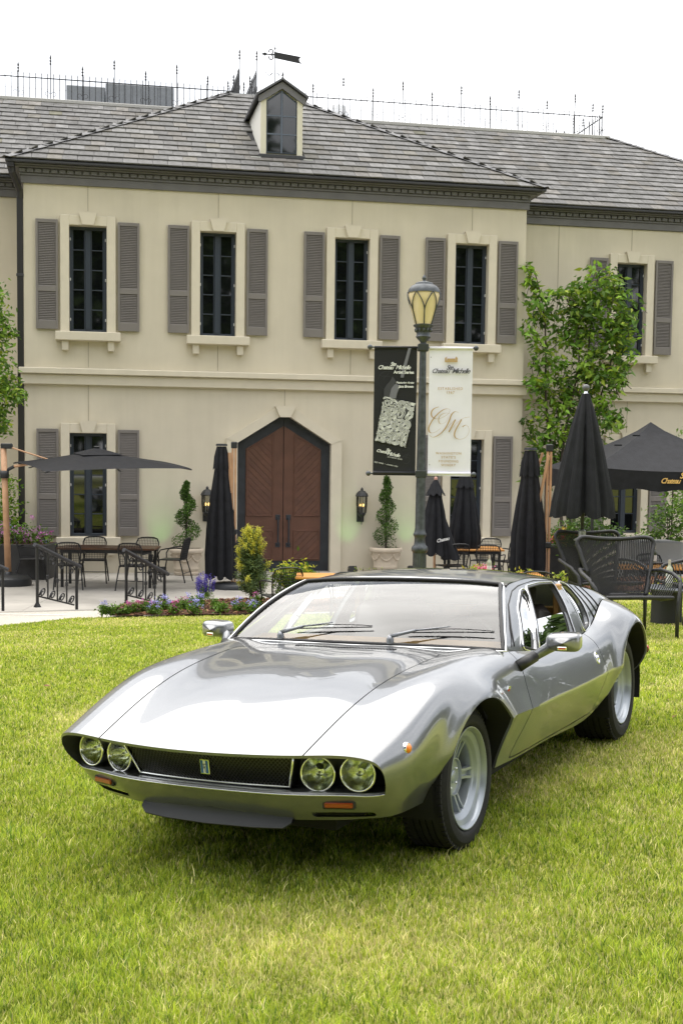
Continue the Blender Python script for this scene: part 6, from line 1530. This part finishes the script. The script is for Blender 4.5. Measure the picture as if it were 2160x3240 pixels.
# ---- big woven armchairs -------------------------------------------------------
ROPE = mat('rope_black', (.008, .008, .009), .6); FRM = mat('armchair_frame', (.018, .018, .02), .5, bump=.4, bscale=300)
def make_armchair():
    t = empty('woven_armchair')
    def back(u, v):     # u -1..1 across, v 0..1 up
        hw = .255 + .155 * v ** .9; y = .27 + .20 * v - .10 * (u * u) * (1 - .3 * v); z = .37 + .52 * v + .03 * (u * u) * v ** 3 - .02 * v * (1 - u * u) * 0
        return (u * hw, y, z)
    fr = [back(-1, v) for v in np.linspace(0, .93, 10)] + [(-.385, .385, .905), (-.33, .42, .925), (-.2, .455, .915), (0, .468, .905), (.2, .455, .915), (.33, .42, .925), (.385, .385, .905)] + [back(1, v) for v in np.linspace(.93, 0, 10)]
    P = curve(fr, 70); MB().tube([tuple(p) for p in P], .021, 8).build('back_frame', FRM, t, smooth=True)
    w_ = MB()
    for k in range(44):
        u = -1 + 2 * (k + .5) / 44; pts = [back(u * (.98), v) for v in np.linspace(0, 1, 8)]; w_.tube(pts, .0058, 5, cap=False)
    w_.build('back_weave', ROPE, t, kind='stuff')
    w_ = MB()
    for k in range(40):
        u = -1 + 2 * (k + .5) / 40; w_.tube([(u * .26, .27, .37), (u * .29, .1, .355), (u * .32, -.2, .37), (u * .33, -.33, .40)], .006, 5, cap=False)
    w_.build('seat_weave', ROPE, t, kind='stuff')
    MB().tube([(-.26, .27, .37), (-.31, -.1, .36), (-.335, -.34, .40), (0, -.36, .405), (.335, -.34, .40), (.31, -.1, .36), (.26, .27, .37)], .018, 8, closed=True).build('seat_frame', FRM, t, smooth=True)
    for s_ in (-1, 1):
        MB().tube([(s_ * .30, .33, .60), (s_ * .42, .20, .62), (s_ * .46, .0, .60), (s_ * .455, -.2, .56), (s_ * .42, -.30, .48), (s_ * .39, -.33, .30), (s_ * .385, -.34, .0)], .019, 8).build('arm', FRM, t, smooth=True)
        w_ = MB()
        for k in range(14):
            a = k / 13; y_ = .26 - .5 * a; w_.tube([(s_ * (.30 + .14 * min(1, a * 2)), y_, .61 - .05 * a * a), (s_ * (.27 + .06 * a), y_, .37)], .0055, 5, cap=False)
        w_.build('arm_weave', ROPE, t, kind='stuff')
        MB().tube([(s_ * .27, .25, .38), (s_ * .30, .31, .2), (s_ * .315, .34, 0)], .017, 8).build('leg', FRM, t, smooth=True)
    return t
arm0 = make_armchair()
def armchair(x, y, rz, label, first=False):
    o = arm0 if first else copy_tree(arm0); o.location = (x, y, float(gz(x, y)) - .0); o.rotation_euler = (0, 0, rz); o.scale = (1.03, 1.03, 1.05); tag(o, label, 'armchair', 'black woven rope armchairs on the lawn')
q = at(1948, 1990, 13.15); armchair(q.x, 12.7, pi + .12 + pi, 'black woven rope armchair seen from behind, in front of its twin', True)
q = at(1885, 1940, 14.9); armchair(q.x, 14.7, pi + .25 + pi, 'black woven rope armchair partly hidden behind the nearer one'); q = at(2205, 1990, 13.9); armchair(q.x, 13.9, radians(-80), 'black woven rope armchair cut off by the right edge')
# low round table on the lawn
q = at(2105, 1985, 13.75); zt2 = float(gz(q.x, 13.75)); t = empty('low_table', (q.x, 13.75, zt2), 0, 'low round black table on the lawn beside the armchairs', 'table')
MB().lathe([(.17, 0), (.165, .2), (.17, .375), (.001, .375)], 32).build('pedestal', mat('pedestal_black', (.02, .02, .022), .6), t, autos=40); MB().lathe([(.36, .376), (.365, .385), (.365, .395), (.36, .40), (.001, .402)], 40, T(.12, 0, 0)).build('table_top', mat('table_top_grey', (.12, .13, .15), .25), t, autos=40)
bottle((q.x + .0, 13.68, zt2 + .402), 'pale wine bottle with a white label on the low round table', BW)
# ---- railings of the garden step ---------------------------------------------
def railing(A, At, B, Bt, label, scale=1.):
    A = Vector(A); B = Vector(B); t = empty('step_railing', A, 0, label, 'railing', 'wrought iron railings of the garden step')
    d = Vector((B.x - A.x, B.y - A.y, 0)); L = d.length; d.normalize(); hA = At - A.z; hB = Bt - A.z; zB = B.z - A.z
    Pt = lambda s_, z_: tuple(d * (s_ * L) + Vector((0, 0, z_)))
    top = lambda s_: hA + (hB - hA) * s_; bot = lambda s_: .17 + (-.06 - .17 + (zB + .06) * 0) * s_
    MB().tube([Pt(0, 0), Pt(0, hA)], .024, 8).lathe([(.06, 0), (.045, .03), (.024, .07)], 4, T(0, 0, 0)).build('post', WI, t); MB().tube([Pt(1, zB), Pt(1, hB)], .024, 8).build('post', WI, t)
    MB().tube([Pt(-.06, top(-.06) + .012), Pt(1.10, top(1.10) + .012)], .033, 8).build('handrail', mat('handrail_grey', (.035, .035, .04), .4), t); MB().tube([Pt(0, bot(0)), Pt(.93, bot(.93))], .013, 6).build('bottom_rail', WI, t)
    for k in (.26, .50, .74):
        b = MB(); b.tube([Pt(k, bot(k)), Pt(k, top(k))], .013, 6); zc = (bot(k) + top(k)) / 2 - .03
        for dz in (-.02, 0, .02): b.ball(Pt(k, zc + dz), .026, 8, 6, (1, 1, .5))
        b.build('baluster', WI, t)
    for k in (.13, .38, .62, .87):
        zc = top(k) - .11; P = [Pt(k + (.07 * cos(a) * (1 - a / 12)) / L, zc + .07 * sin(a) * (1 - a / 12)) for a in np.linspace(0, 8.5, 26)]; MB().tube(P, .0115, 5).build('scroll', WI, t)
        zc = bot(k) + .07; P = [Pt(k - (.07 * cos(a) * (1 - a / 12)) / L, zc - .07 * sin(a + 2.6) * (1 - a / 12)) for a in np.linspace(0, 8.5, 26)]; MB().tube(P, .0115, 5).build('scroll', WI, t)
railing((-4.54, 18.80, -.515), .396, (-4.12, 19.6, PZ), .05, 'left of the two full black iron step railings'); railing((-3.27, 19.15, -.52), .306, (-2.80, 19.95, PZ), -.08, 'right of the two full black iron step railings, behind the flowers'); railing((-5.75, 18.6, -.52), .40, (-5.19, 19.3, PZ), .02, 'black iron step railing cut off by the left edge')
# ---- dark planters ---------------------------------------------------------------
PLM = mat('planter_dark', (.045, .044, .043), .75, var=.2, vscale=5)
t = empty('planter_box', (-6.45, 25.0, PZ), 0, 'large dark planter box with pink flowers at the left edge', 'planter'); MB().bbox(-1.0, .72, -.45, .45, 0, .69, .015).build('box', PLM, t); MB().box(-.96, .68, -.41, .41, .6, .695).build('soil', MULCH, t)
q = at(1775, 1730, 20.9); t = empty('planter_box', (q.x + .12, 21.3, PZ), 0, 'dark tapered planter with red flowers beside the wooden mast', 'planter'); b = MB()
b.add([(-.22, -.22, 0), (.22, -.22, 0), (.22, .22, 0), (-.22, .22, 0), (-.33, -.33, 1.0), (.33, -.33, 1.0), (.33, .33, 1.0), (-.33, .33, 1.0)], [(0, 1, 5, 4), (1, 2, 6, 5), (2, 3, 7, 6), (3, 0, 4, 7), (0, 3, 2, 1), (4, 5, 6, 7)]); b.build('box', PLM, t)
# ================================================================== plants
LEAF = attr_mat('leaf', .5, .35, .35); NEED = attr_mat('needle', .6, .15, .3); PETAL = attr_mat('petal', .6, .3, .2); BARK = mat('bark', (.06, .045, .035), .9, var=.3, vscale=20, bump=.6, bscale=60)
def leafcloud(name, P, size, cols, mt, parent=None, seed=1, asp=.5, droop=0., kind=None, up=.3, curl=.15):
    """one small bent leaf per point: 6 vertices, two quads folded on the midrib"""
    r_ = np.random.default_rng(seed); P = np.asarray(P, float); n = len(P)
    d = r_.normal(size=(n, 3)); d[:, 2] = d[:, 2] * .6 - droop; d /= np.linalg.norm(d, axis=1)[:, None]
    u = r_.normal(size=(n, 3)); u[:, 2] += up * 3; s = np.cross(d, u); s /= np.linalg.norm(s, axis=1)[:, None] + 1e-9; nn = np.cross(s, d)
    L = (np.asarray(size) * r_.uniform(.65, 1.3, n))[:, None]; W = L * asp
    V = np.stack([P, P + d * L * .4 + s * W * .5 + nn * L * .06, P + d * L * .5 - nn * L * .02, P + d * L * .4 - s * W * .5 + nn * L * .06, P + d * L - nn * L * curl], 1)
    k = np.arange(n)[:, None] * 5; F_ = np.concatenate([k + [0, 2, 1], k + [0, 3, 2], k + [1, 2, 4], k + [2, 3, 4]])
    c = np.repeat(np.asarray(cols, float).reshape(n, 1, 3), 5, 1)
    me = mkmesh(name, V.reshape(-1, 3), F_, mt, col=c.reshape(-1, 3)); o = link(name, me, parent)
    if kind: o['kind'] = kind
    return o
def blobpts(blobs, seed, shell=.55):
    """blobs: (cx,cy,cz,rx,ry,rz,n) -> points, denser towards the outside, in small clumps"""
    r_ = np.random.default_rng(seed); out = []; hh = []
    for (cx, cy, cz, rx, ry, rz, n) in blobs:
        m_ = max(1, n // 14); d = r_.normal(size=(m_, 3)); d /= np.linalg.norm(d, axis=1)[:, None]; rad = (shell + (1 - shell) * r_.random(m_) ** .6)[:, None] * r_.uniform(.75, 1.15, (m_, 1))
        cc = np.array([cx, cy, cz]) + d * rad * np.array([rx, ry, rz]); q = np.repeat(cc, 14, 0) + r_.normal(size=(m_ * 14, 3)) * (np.array([.10, .10, .08]) if rx > .25 else rx * .3); out.append(q); hh.append((q[:, 2] - cz) / rz)
    return np.concatenate(out), np.concatenate(hh)
def pal(n, cols, seed, var=.25):
    r_ = np.random.default_rng(seed); C = np.array(cols)[r_.integers(0, len(cols), n)]; return C * r_.uniform(1 - var, 1 + var, (n, 1))
G_T = [(.12, .24, .03), (.17, .31, .035), (.08, .16, .025), (.23, .37, .04)]
# ---- tree on the right wing wall
def house_pt(px, py, off):
    d = F0 + RR * ((px - 1080) / 3993.65) - UU * ((py - 1764.4) / 3993.65); nn = Vector((sin(PHI), -cos(PHI), 0)); B0 = Vector((-1.674, 26.917, 0)) + nn * off
    return Vector((0, 0, EYE)) + d * (((B0 - Vector((0, 0, EYE))).dot(nn)) / d.dot(nn))
def wall_tree():
    base = house_pt(1800, 1810, .3); base.z = PZ; t = empty('wall_tree', base, 0, 'leafy multi stemmed tree against the right wing wall', 'tree')
    bl = []
    for (px, py, rx, ry, n, off) in ((1880, 905, 95, 60, 900, .2), (1830, 985, 90, 70, 900, .2), (1940, 985, 70, 70, 800, .3), (1985, 1035, 40, 45, 250, .3), (1870, 1080, 110, 60, 900, .2), (1960, 1105, 45, 60, 400, .3), (1800, 1165, 90, 60, 700, .2), (1900, 1190, 70, 60, 700, .2), (1960, 1190, 30, 30, 160, .3), (1850, 1270, 110, 60, 800, .2), (1740, 1290, 90, 60, 600, .1), (1910, 1330, 50, 40, 350, .3), (1955, 1315, 30, 25, 130, .3), (1720, 1370, 70, 60, 500, .1), (1810, 1380, 90, 60, 600, .1), (1700, 1470, 70, 60, 400, .1), (1790, 1480, 70, 60, 500, .1), (1770, 925, 25, 20, 120, .2),
                                      (1680, 880, 22, 50, 220, .1), (1700, 960, 35, 40, 260, .1), (1720, 1000, 35, 30, 180, .1), (1690, 1050, 35, 30, 150, .1), (1700, 1120, 35, 40, 160, .1), (1690, 1200, 40, 40, 260, .1), (1760, 1060, 35, 40, 160, .1)):
        p = house_pt(px, py, off) - base; k = 1 / 137.; bl.append((p.x, p.y, p.z, rx * k, .35, ry * k, int(n * .55)))
    P, hh = blobpts(bl, 4, .30); n = len(P); c = np.repeat(pal(n // 14 + 1, G_T, 2, .45), 14, 0)[:n] * np.random.default_rng(21).uniform(.75, 1.3, (n, 1))
    y_ = np.random.default_rng(3).random(n) < .10 + .12 * np.clip(hh, 0, 1); c[y_] = pal(int(y_.sum()), [(.34, .42, .04), (.28, .38, .04)], 5)
    leafcloud('crown', P, .175, c, LEAF, t, 6, .42, .4)
    for k, pts in enumerate(([(1800, 1810), (1790, 1600), (1740, 1400), (1725, 1150), (1715, 960), (1690, 860)], [(1805, 1810), (1810, 1500), (1850, 1250), (1870, 1000), (1890, 880)], [(1795, 1810), (1770, 1550), (1800, 1300), (1830, 1080), (1790, 940)], [(1810, 1810), (1830, 1500), (1900, 1250), (1950, 1080)])):
        Q = [tuple(house_pt(*p, .12 + .05 * k) - base) for p in pts]; C_ = curve(Q, 18); MB().tube([tuple(q) for q in C_], list(np.linspace(.045, .012, 18)), 6).build('trunk', BARK, t, smooth=True)
    # twigs
    tw = MB(); r_ = np.random.default_rng(8)
    for q in P[r_.integers(0, n, 160)]: a = q + r_.normal(size=3) * np.array([.15, .08, .1]) - np.array([0, 0, .25]); tw.tube([tuple(a), tuple(q)], [.008, .004], 4, cap=False)
    tw.build('twigs', BARK, t, kind='stuff')
wall_tree()
# ---- tree at the left edge
def left_tree():
    b0 = at(-40, 1850, 24.2); base = Vector((b0.x, 24.4, PZ)); t = empty('garden_tree', base, 0, 'leafy green tree at the left edge beside the downspout', 'tree'); bl = []
    for (px, py, rx, ry, n) in ((-30, 960, 60, 70, 500), (5, 1040, 35, 45, 260), (-30, 1130, 70, 60, 500), (10, 1215, 45, 40, 300), (50, 1250, 35, 20, 160), (-20, 1290, 70, 50, 500), (10, 1345, 35, 35, 240), (-60, 1050, 70, 110, 500)):
        p = at(px, py, 24.2) - base; k = 1 / 165.; bl.append((p.x, p.y, p.z, rx * k, .4, ry * k, n))
    P, hh = blobpts(bl, 14, .3); n = len(P); c = pal(n, G_T, 12); y_ = np.random.default_rng(13).random(n) < .12; c[y_] = pal(int(y_.sum()), [(.34, .42, .04)], 5); leafcloud('crown', P, .11, c, LEAF, t, 16, .5, .3)
    MB().tube([(0, 0, 0), (.03, 0, 1.4), (-.03, 0, 2.6), (.02, 0, 4.6)], [.07, .06, .045, .015], 8).build('trunk', BARK, t, smooth=True)
left_tree()
def shrub(name, base, blobs, cols, size, label, seed, mt=LEAF, asp=.5, cat='shrub', group=None, stems=3, shell=.4, tips=None):
    base = Vector(base); t = empty(name, base, 0, label, cat, group); P, hh = blobpts(blobs, seed, shell); P[:, 2] = np.maximum(P[:, 2], .01); n = len(P); c = pal(n, cols, seed + 1)
    if tips: y_ = np.random.default_rng(seed + 2).random(n) < np.clip(.15 + .6 * hh, 0, .85); c[y_] = pal(int(y_.sum()), tips, seed + 3)
    leafcloud('foliage', P, size, c, mt, t, seed + 4, asp); b = MB(); r_ = random.Random(seed); zt_ = max(b_[2] for b_ in blobs)
    for k in range(stems): b.tube([(r_.uniform(-.05, .05), r_.uniform(-.05, .05), -.02), (r_.uniform(-.12, .12), r_.uniform(-.1, .1), zt_)], [.014, .006], 5)
    b.build('stem', BARK, t); return t
q = at(15, 1640, 25.6); shrub('garden_shrub', (q.x, 25.7, PZ), [(0, 0, 1.25, .28, .25, .35, 420), (.18, -.05, .9, .2, .2, .25, 240), (-.05, 0, .85, .25, .2, .3, 240), (.1, 0, 1.75, .2, .2, .3, 200)], [(.16, .30, .02), (.26, .40, .03), (.10, .20, .02)], .09, 'bright green shrub behind the flower planter at the left edge', 31)
q = at(1860, 1640, 22.6); shrub('garden_shrub', (q.x, 23.4, PZ), [(-.15, 0, .95, .5, .3, .35, 900), (.25, 0, 1.15, .45, .3, .4, 900), (-.3, 0, .6, .35, .3, .35, 400), (.55, 0, .9, .3, .3, .4, 400)], [(.05, .11, .02), (.08, .16, .025), (.12, .21, .03)], .085, 'dark green shrub behind the large closed umbrella', 33)
q = at(2135, 1640, 23.6); shrub('garden_shrub', (q.x + .1, 24.4, PZ), [(0, 0, 1.25, .45, .3, .4, 800), (.35, 0, 1.5, .4, .3, .35, 500), (-.25, 0, .85, .35, .3, .35, 400), (.2, 0, .7, .4, .3, .4, 400)], [(.06, .12, .02), (.10, .19, .03), (.16, .27, .03)], .085, 'green shrub under the black tent at the right edge', 35)
q = at(2140, 1600, 25); shrub('garden_shrub', (q.x + .3, 26.6, PZ), [(0, 0, 2.6, .35, .3, .4, 300), (.4, 0, 2.8, .4, .3, .4, 300), (.2, 0, 2., .4, .3, .5, 300)], [(.10, .20, .02), (.16, .28, .03)], .10, 'tall green shrub showing above the black tent roof', 37)
# ---- topiary
def topiary(base, H, turns, r0, tube, label, seed, cone=False):
    t = empty('topiary', base, 0, label, 'topiary', 'clipped topiary in stone pots'); r_ = np.random.default_rng(seed); P = []
    n = 5200
    s = r_.random(n) ** .85; a = 2 * pi * turns * s + (.6 if cone else 3.3); R_ = r0 * (1 - s) ** .75; tr = tube * (1 - s) ** .45 * (.75 if not cone else .95) + .025; z = s * H
    d = r_.normal(size=(n, 3)); d /= np.linalg.norm(d, axis=1)[:, None]; rad = (.8 + .2 * r_.random(n))[:, None]
    P = np.stack([R_ * np.cos(a), R_ * np.sin(a), z + tube * .6], 1) + d * rad * tr[:, None] * np.array([1, 1, .85])
    c = pal(n, [(.055, .12, .018), (.08, .17, .022), (.11, .21, .03), (.04, .08, .015)], seed, .3); c *= (.75 + .45 * np.clip(d[:, 2] + .3, 0, 1))[:, None] ** 0
    leafcloud('foliage', P, .035, c, NEED, t, seed, .7); MB().tube([(0, 0, -.1), (0, 0, H)], [.025, .008], 6).build('trunk', BARK, t)
topiary(pl_ + Vector((0, 0, .54)), 1.26, 2.35, .17, .20, 'spiral clipped topiary in the left stone pot', 41); topiary(pr_ + Vector((0, 0, .54)), 1.42, 3.4, .12, .175, 'slender twisted cone topiary in the right stone pot', 43, True)
# ---- dwarf conifer with yellow shoots
def conifer():
    q = onz(795, 1914, -.47); z0 = float(bedz(q.x, q.y)); base = Vector((q.x, q.y, z0 - .02)); t = empty('dwarf_conifer', base, 0, 'dwarf conifer with bright yellow shoots in the planting bed', 'conifer'); r_ = np.random.default_rng(51); H = 1.10; br = MB(); PP = []; CC = []; YP_ = []; YC = []
    MB().tube([(0, 0, 0), (.02, 0, .5), (-.01, 0, H)], [.028, .02, .006], 6).build('trunk', BARK, t)
    for k in range(64):
        z = .10 + (H - .16) * (k / 64.) ** .85; a = k * 2.4 + r_.uniform(-.4, .4); L = (.225 * (1 - z / H) ** .65 + .025) * r_.uniform(.65, 1.25); tip = np.array([cos(a) * L, sin(a) * L, z + L * .25]); b0 = np.array([0, 0, z])
        if z > .95 and k % 3: L *= .8
        br.tube([tuple(b0), tuple(tip)], [.007, .004], 4, cap=False)
        n = int(620 * (.35 + 1.2 * L)); s = r_.random(n) ** .7; P = b0 + (tip - b0) * s[:, None] + r_.normal(size=(n, 3)) * (.018 + .018 * (1 - z / H)); PP.append(P); CC.append(pal(n, [(.11, .17, .06), (.15, .22, .08), (.08, .13, .05), (.20, .26, .06)], int(k), .25))
        if r_.random() < (.34 + .6 * (z > .62)):
            m_ = 120; s = r_.random(m_); tp2 = tip + np.array([cos(a) * .06, sin(a) * .06, .075 + .03 * (z > .8)]); P = tip + (tp2 - tip) * s[:, None] + r_.normal(size=(m_, 3)) * .017; YP_.append(P); YC.append(pal(m_, [(.66, .62, .06), (.72, .66, .10), (.52, .54, .06)], int(k), .15))
    for (dx, dz) in ((0, .0), (-.05, -.06), (.05, -.05)):
        m_ = 130; s = r_.random(m_); P = np.array([dx, 0, H - .12 + dz]) + np.array([dx * .6, 0, .13]) * s[:, None] + r_.normal(size=(m_, 3)) * .02; YP_.append(P); YC.append(pal(m_, [(.55, .52, .05), (.60, .56, .09)], 3, .15))
    br.build('branches', BARK, t, kind='stuff'); leafcloud('needles', np.concatenate(PP), .042, np.concatenate(CC), NEED, t, 52, .22); leafcloud('young_shoots', np.concatenate(YP_), .038, np.concatenate(YC), NEED, t, 53, .2, up=1.)
conifer()
q = onz(925, 1893, -.5); q = Vector((q.x, 19.55, float(bedz(q.x, 19.5)))); shrub('garden_shrub', q, [(-.02, 0, .30, .22, .2, .24, 420), (.12, 0, .42, .24, .2, .16, 420), (-.16, 0, .38, .16, .2, .18, 260), (.28, 0, .36, .12, .15, .16, 200)], [(.10, .19, .02), (.16, .27, .03)], .085, 'low yellow green shrub beside the windscreen', 61, tips=[(.42, .46, .03), (.52, .50, .04)], asp=.38)
q = Vector((q.x + .13, 19.35, float(bedz(q.x, 19.3)))); shrub('garden_shrub', q, [(.0, 0, .18, .16, .13, .12, 700)], [(.08, .15, .03), (.12, .20, .04)], .03, 'small fine leaved dwarf conifer by the yellow green shrub', 62)
# ---- flowers
def spikes(p, label):
    t = empty('salvia_plant', p, 0, label, 'flower'); t.scale = (.82, .82, .85); r_ = np.random.default_rng(71); P, hh = blobpts([(0, 0, .14, .13, .12, .12, 500)], 72, .2); leafcloud('foliage', P, .05, pal(len(P), [(.12, .24, .02), (.18, .32, .03)], 73), LEAF, t, 74, .3); PP = []
    for k in range(34): x, y = r_.uniform(-.15, .15), r_.uniform(-.12, .12); h = r_.uniform(.32, .50) * (1 - abs(x)); n = 60; s = r_.random(n); PP.append(np.stack([x * (1 + s * .25) + r_.normal(size=n) * .007, y + r_.normal(size=n) * .007, .17 + (h - .12) * s], 1))
    P = np.concatenate(PP); leafcloud('flower_spikes', P, .024, pal(len(P), [(.07, .05, .30), (.12, .09, .42), (.17, .14, .48)], 75), PETAL, t, 76, .6)
q = onz(650, 1916, -.47); spikes((q.x, q.y, float(bedz(q.x, q.y)) - .01), 'clump of violet blue salvia spikes in the planting bed')
AG = [(.36, .36, .72), (.46, .44, .80), (.28, .27, .62)]; PK = [(.55, .08, .30), (.40, .05, .25), (.62, .20, .42)]; GR_ = [(.10, .20, .02), (.15, .27, .03), (.07, .13, .02)]
def clump(px, py, r_, cols, label, seed, nfl=110, h=.14):
    q = onz(px, py, float(bedz((px - 1080) / 225., 17.75)) if False else -.46); y = max(17.60, q.y); x = q.x; t = empty('flower_clump', (x, y, float(bedz(x, y)) - .01), 0, label, 'flower', 'bedding flowers along the lawn edge')
    P, hh = blobpts([(0, 0, h * .5, r_ * .85, r_ * .85, h * .5, 330)], seed, .3); P[:, 2] = np.maximum(P[:, 2], .005); P = P * .0 + P; leafcloud('foliage', P, .038, pal(len(P), GR_, seed), LEAF, t, seed + 1, .6)
    if nfl:
        g = np.random.default_rng(seed); m_ = max(4, nfl // 18); d = g.normal(size=(m_, 3)); d[:, 2] = np.abs(d[:, 2]) + .35; d /= np.linalg.norm(d, axis=1)[:, None]; cc = d * np.array([r_ * .85, r_ * .8, h * .95]) + np.array([0, 0, h * .45]); P = np.repeat(cc, 18, 0) + g.normal(size=(m_ * 18, 3)) * .016; leafcloud('blossoms', P, .022, pal(len(P), cols, seed + 2, .2), PETAL, t, seed + 3, .8, up=1.)
cl = [(322, 1948, .085, AG, 40, 'lavender'), (358, 1943, .10, GR_, 0, 'green'), (395, 1944, .10, PK, 40, 'pink'), (428, 1940, .11, PK, 60, 'pink'), (462, 1938, .10, PK, 50, 'pink'), (487, 1950, .12, AG, 160, 'lavender'), (520, 1935, .12, AG, 150, 'lavender'), (549, 1950, .10, PK, 90, 'pink'), (580, 1935, .10, PK, 60, 'pink'), (600, 1928, .10, AG, 90, 'lavender'), (630, 1930, .12, AG, 160, 'lavender'), (617, 1950, .12, AG, 150, 'lavender'), (681, 1940, .09, GR_, 0, 'green'), (695, 1952, .11, GR_, 0, 'green'), (752, 1945, .11, AG, 140, 'lavender'), (795, 1950, .11, AG, 140, 'lavender'), (815, 1935, .10, PK, 60, 'pink')]
ords = ['first', 'second', 'third', 'fourth', 'fifth', 'sixth', 'seventh', 'eighth']; cnt = {}
for k, (px, py, r_, cols, nf, cn) in enumerate(cl):
    i = cnt.get(cn, 0); cnt[cn] = i + 1
    clump(px, py, r_, cols, {'lavender': 'lavender flowered clump at the bed edge, %s lavender one from the left', 'pink': 'pink flowered clump at the bed edge, %s pink one from the left', 'green': 'leafy green clump without flowers at the bed edge, %s from the left'}[cn] % ords[i], 80 + 7 * k, nf)
# sprigs that show above the car roof
def sprig(px, py, D, label, cols, n, fl=None, s=.05, H=.0):
    q = at(px, py, D); z0 = float(bedz(q.x, min(D, 19.8))) if D < 19.9 else PZ; h = max(.2, q.z - z0); t = empty('bed_plant', (q.x, D, z0), 0, label, 'plant', 'plants behind the car roof'); g = np.random.default_rng(int(px)); P = np.stack([g.normal(0, .10, n), g.normal(0, .08, n), h * (.5 + .55 * g.random(n))], 1); leafcloud('foliage', P, s, pal(n, cols, int(px)), LEAF, t, int(px) + 1, .4, up=.1, droop=-.3)
    b = MB()
    for k in range(5): b.tube([(g.normal(0, .03), g.normal(0, .03), 0), (g.normal(0, .09), g.normal(0, .07), h)], [.006, .003], 4)
    b.build('stem', BARK, t)
    if fl: P = np.stack([g.normal(.08, .07, 220), g.normal(-.05, .05, 220), h * .93 + g.normal(0, .03, 220)], 1); leafcloud('blossoms', P, .03, pal(220, fl, 3), PETAL, t, int(px) + 2, .8)
YG = [(.34, .42, .04), (.24, .36, .04), (.42, .46, .06)]
sprig(1128, 1800, 18.6, 'thin yellow green sprig behind the car roof, left of the stone pot', YG, 50, s=.035); sprig(1178, 1800, 18.7, 'thin yellow green sprig behind the car roof, in front of the stone pot', YG, 50, s=.035)
sprig(1508, 1795, 18.8, 'rhododendron with pink blossoms and pale green leaves behind the car roof', YG, 120, [(.75, .16, .38), (.80, .35, .50)], .085); sprig(1652, 1822, 18.9, 'small yellow green plant behind the right end of the car roof', YG, 60, s=.05); sprig(1788, 1815, 17.6, 'leafy bright green plant left of the woven armchairs', YG, 70, s=.08); sprig(2140, 1850, 16.6, 'pale green leafy plant at the right edge behind the bottle', YG, 160, s=.09)
def planter_flowers(base, blobs, fl, label, seed, name='planter_flowers'):
    t = empty(name, base, 0, label, 'flower'); P, hh = blobpts(blobs, seed, .3); leafcloud('foliage', P, .07, pal(len(P), GR_, seed), LEAF, t, seed + 1, .6); g = np.random.default_rng(seed)
    for cols, n in fl:
        k = P[g.integers(0, len(P), n // 16)]; Q = np.repeat(k, 16, 0) + g.normal(size=(len(k) * 16, 3)) * .022 + np.array([0, -.05, .05]); leafcloud('blossoms', Q, .035, pal(len(Q), cols, seed + 2, .2), PETAL, t, seed + 3, .8)
planter_flowers((-6.45, 25.0, PZ + .69), [(-.5, -.1, .12, .45, .35, .14, 600), (.05, -.1, .14, .4, .35, .15, 600), (.5, -.1, .08, .25, .3, .11, 300)], [([(.62, .25, .55), (.70, .36, .62)], 1500), ([(.55, .10, .40)], 300), ([(.25, .28, .45)], 250)], 'pink flowers filling the large dark planter box at the left', 101)
q = at(1775, 1710, 20.9); planter_flowers((q.x + .10, 21.2, PZ + 1.0), [(0, -.05, .08, .25, .25, .16, 500)], [([(.70, .04, .12), (.75, .10, .25)], 260), ([(.6, .5, .05)], 200)], 'red flowers and green leaves in the tapered planter', 105)
# ---- trees around the lawn beyond the picture: they show only in the paint and the panes
def wood(n, seed):
    r_ = np.random.default_rng(seed); PP = []; CC = []
    spots = [(r_.uniform(-60, 60), r_.uniform(-46, -30)) for _ in range(74)] + [(r_.uniform(30, 62), r_.uniform(2, 60)) for _ in range(20)] + [(r_.uniform(-42, -20), r_.uniform(-20, 30)) for _ in range(10)]
    for (x, y) in spots:
        h = r_.uniform(20, 34) if y < -20 else r_.uniform(7, 12); R_ = r_.uniform(2.6, 4.6); m_ = 620; d = r_.normal(size=(m_, 3)); d /= np.linalg.norm(d, axis=1)[:, None]; PP.append(np.array([x, y, h * .55]) + d * (.5 + .5 * r_.random((m_, 1))) * np.array([R_, R_, h * .48])); CC.append(pal(m_, [(.035, .06, .018), (.05, .09, .02), (.08, .13, .03)], int(r_.integers(1e6))))
    return leafcloud('far_wood', np.concatenate(PP), 1.25, np.concatenate(CC), LEAF, None, seed, .8)
tag(wood(1, 9), 'wood of tall green trees around the garden', 'trees', kind='stuff')
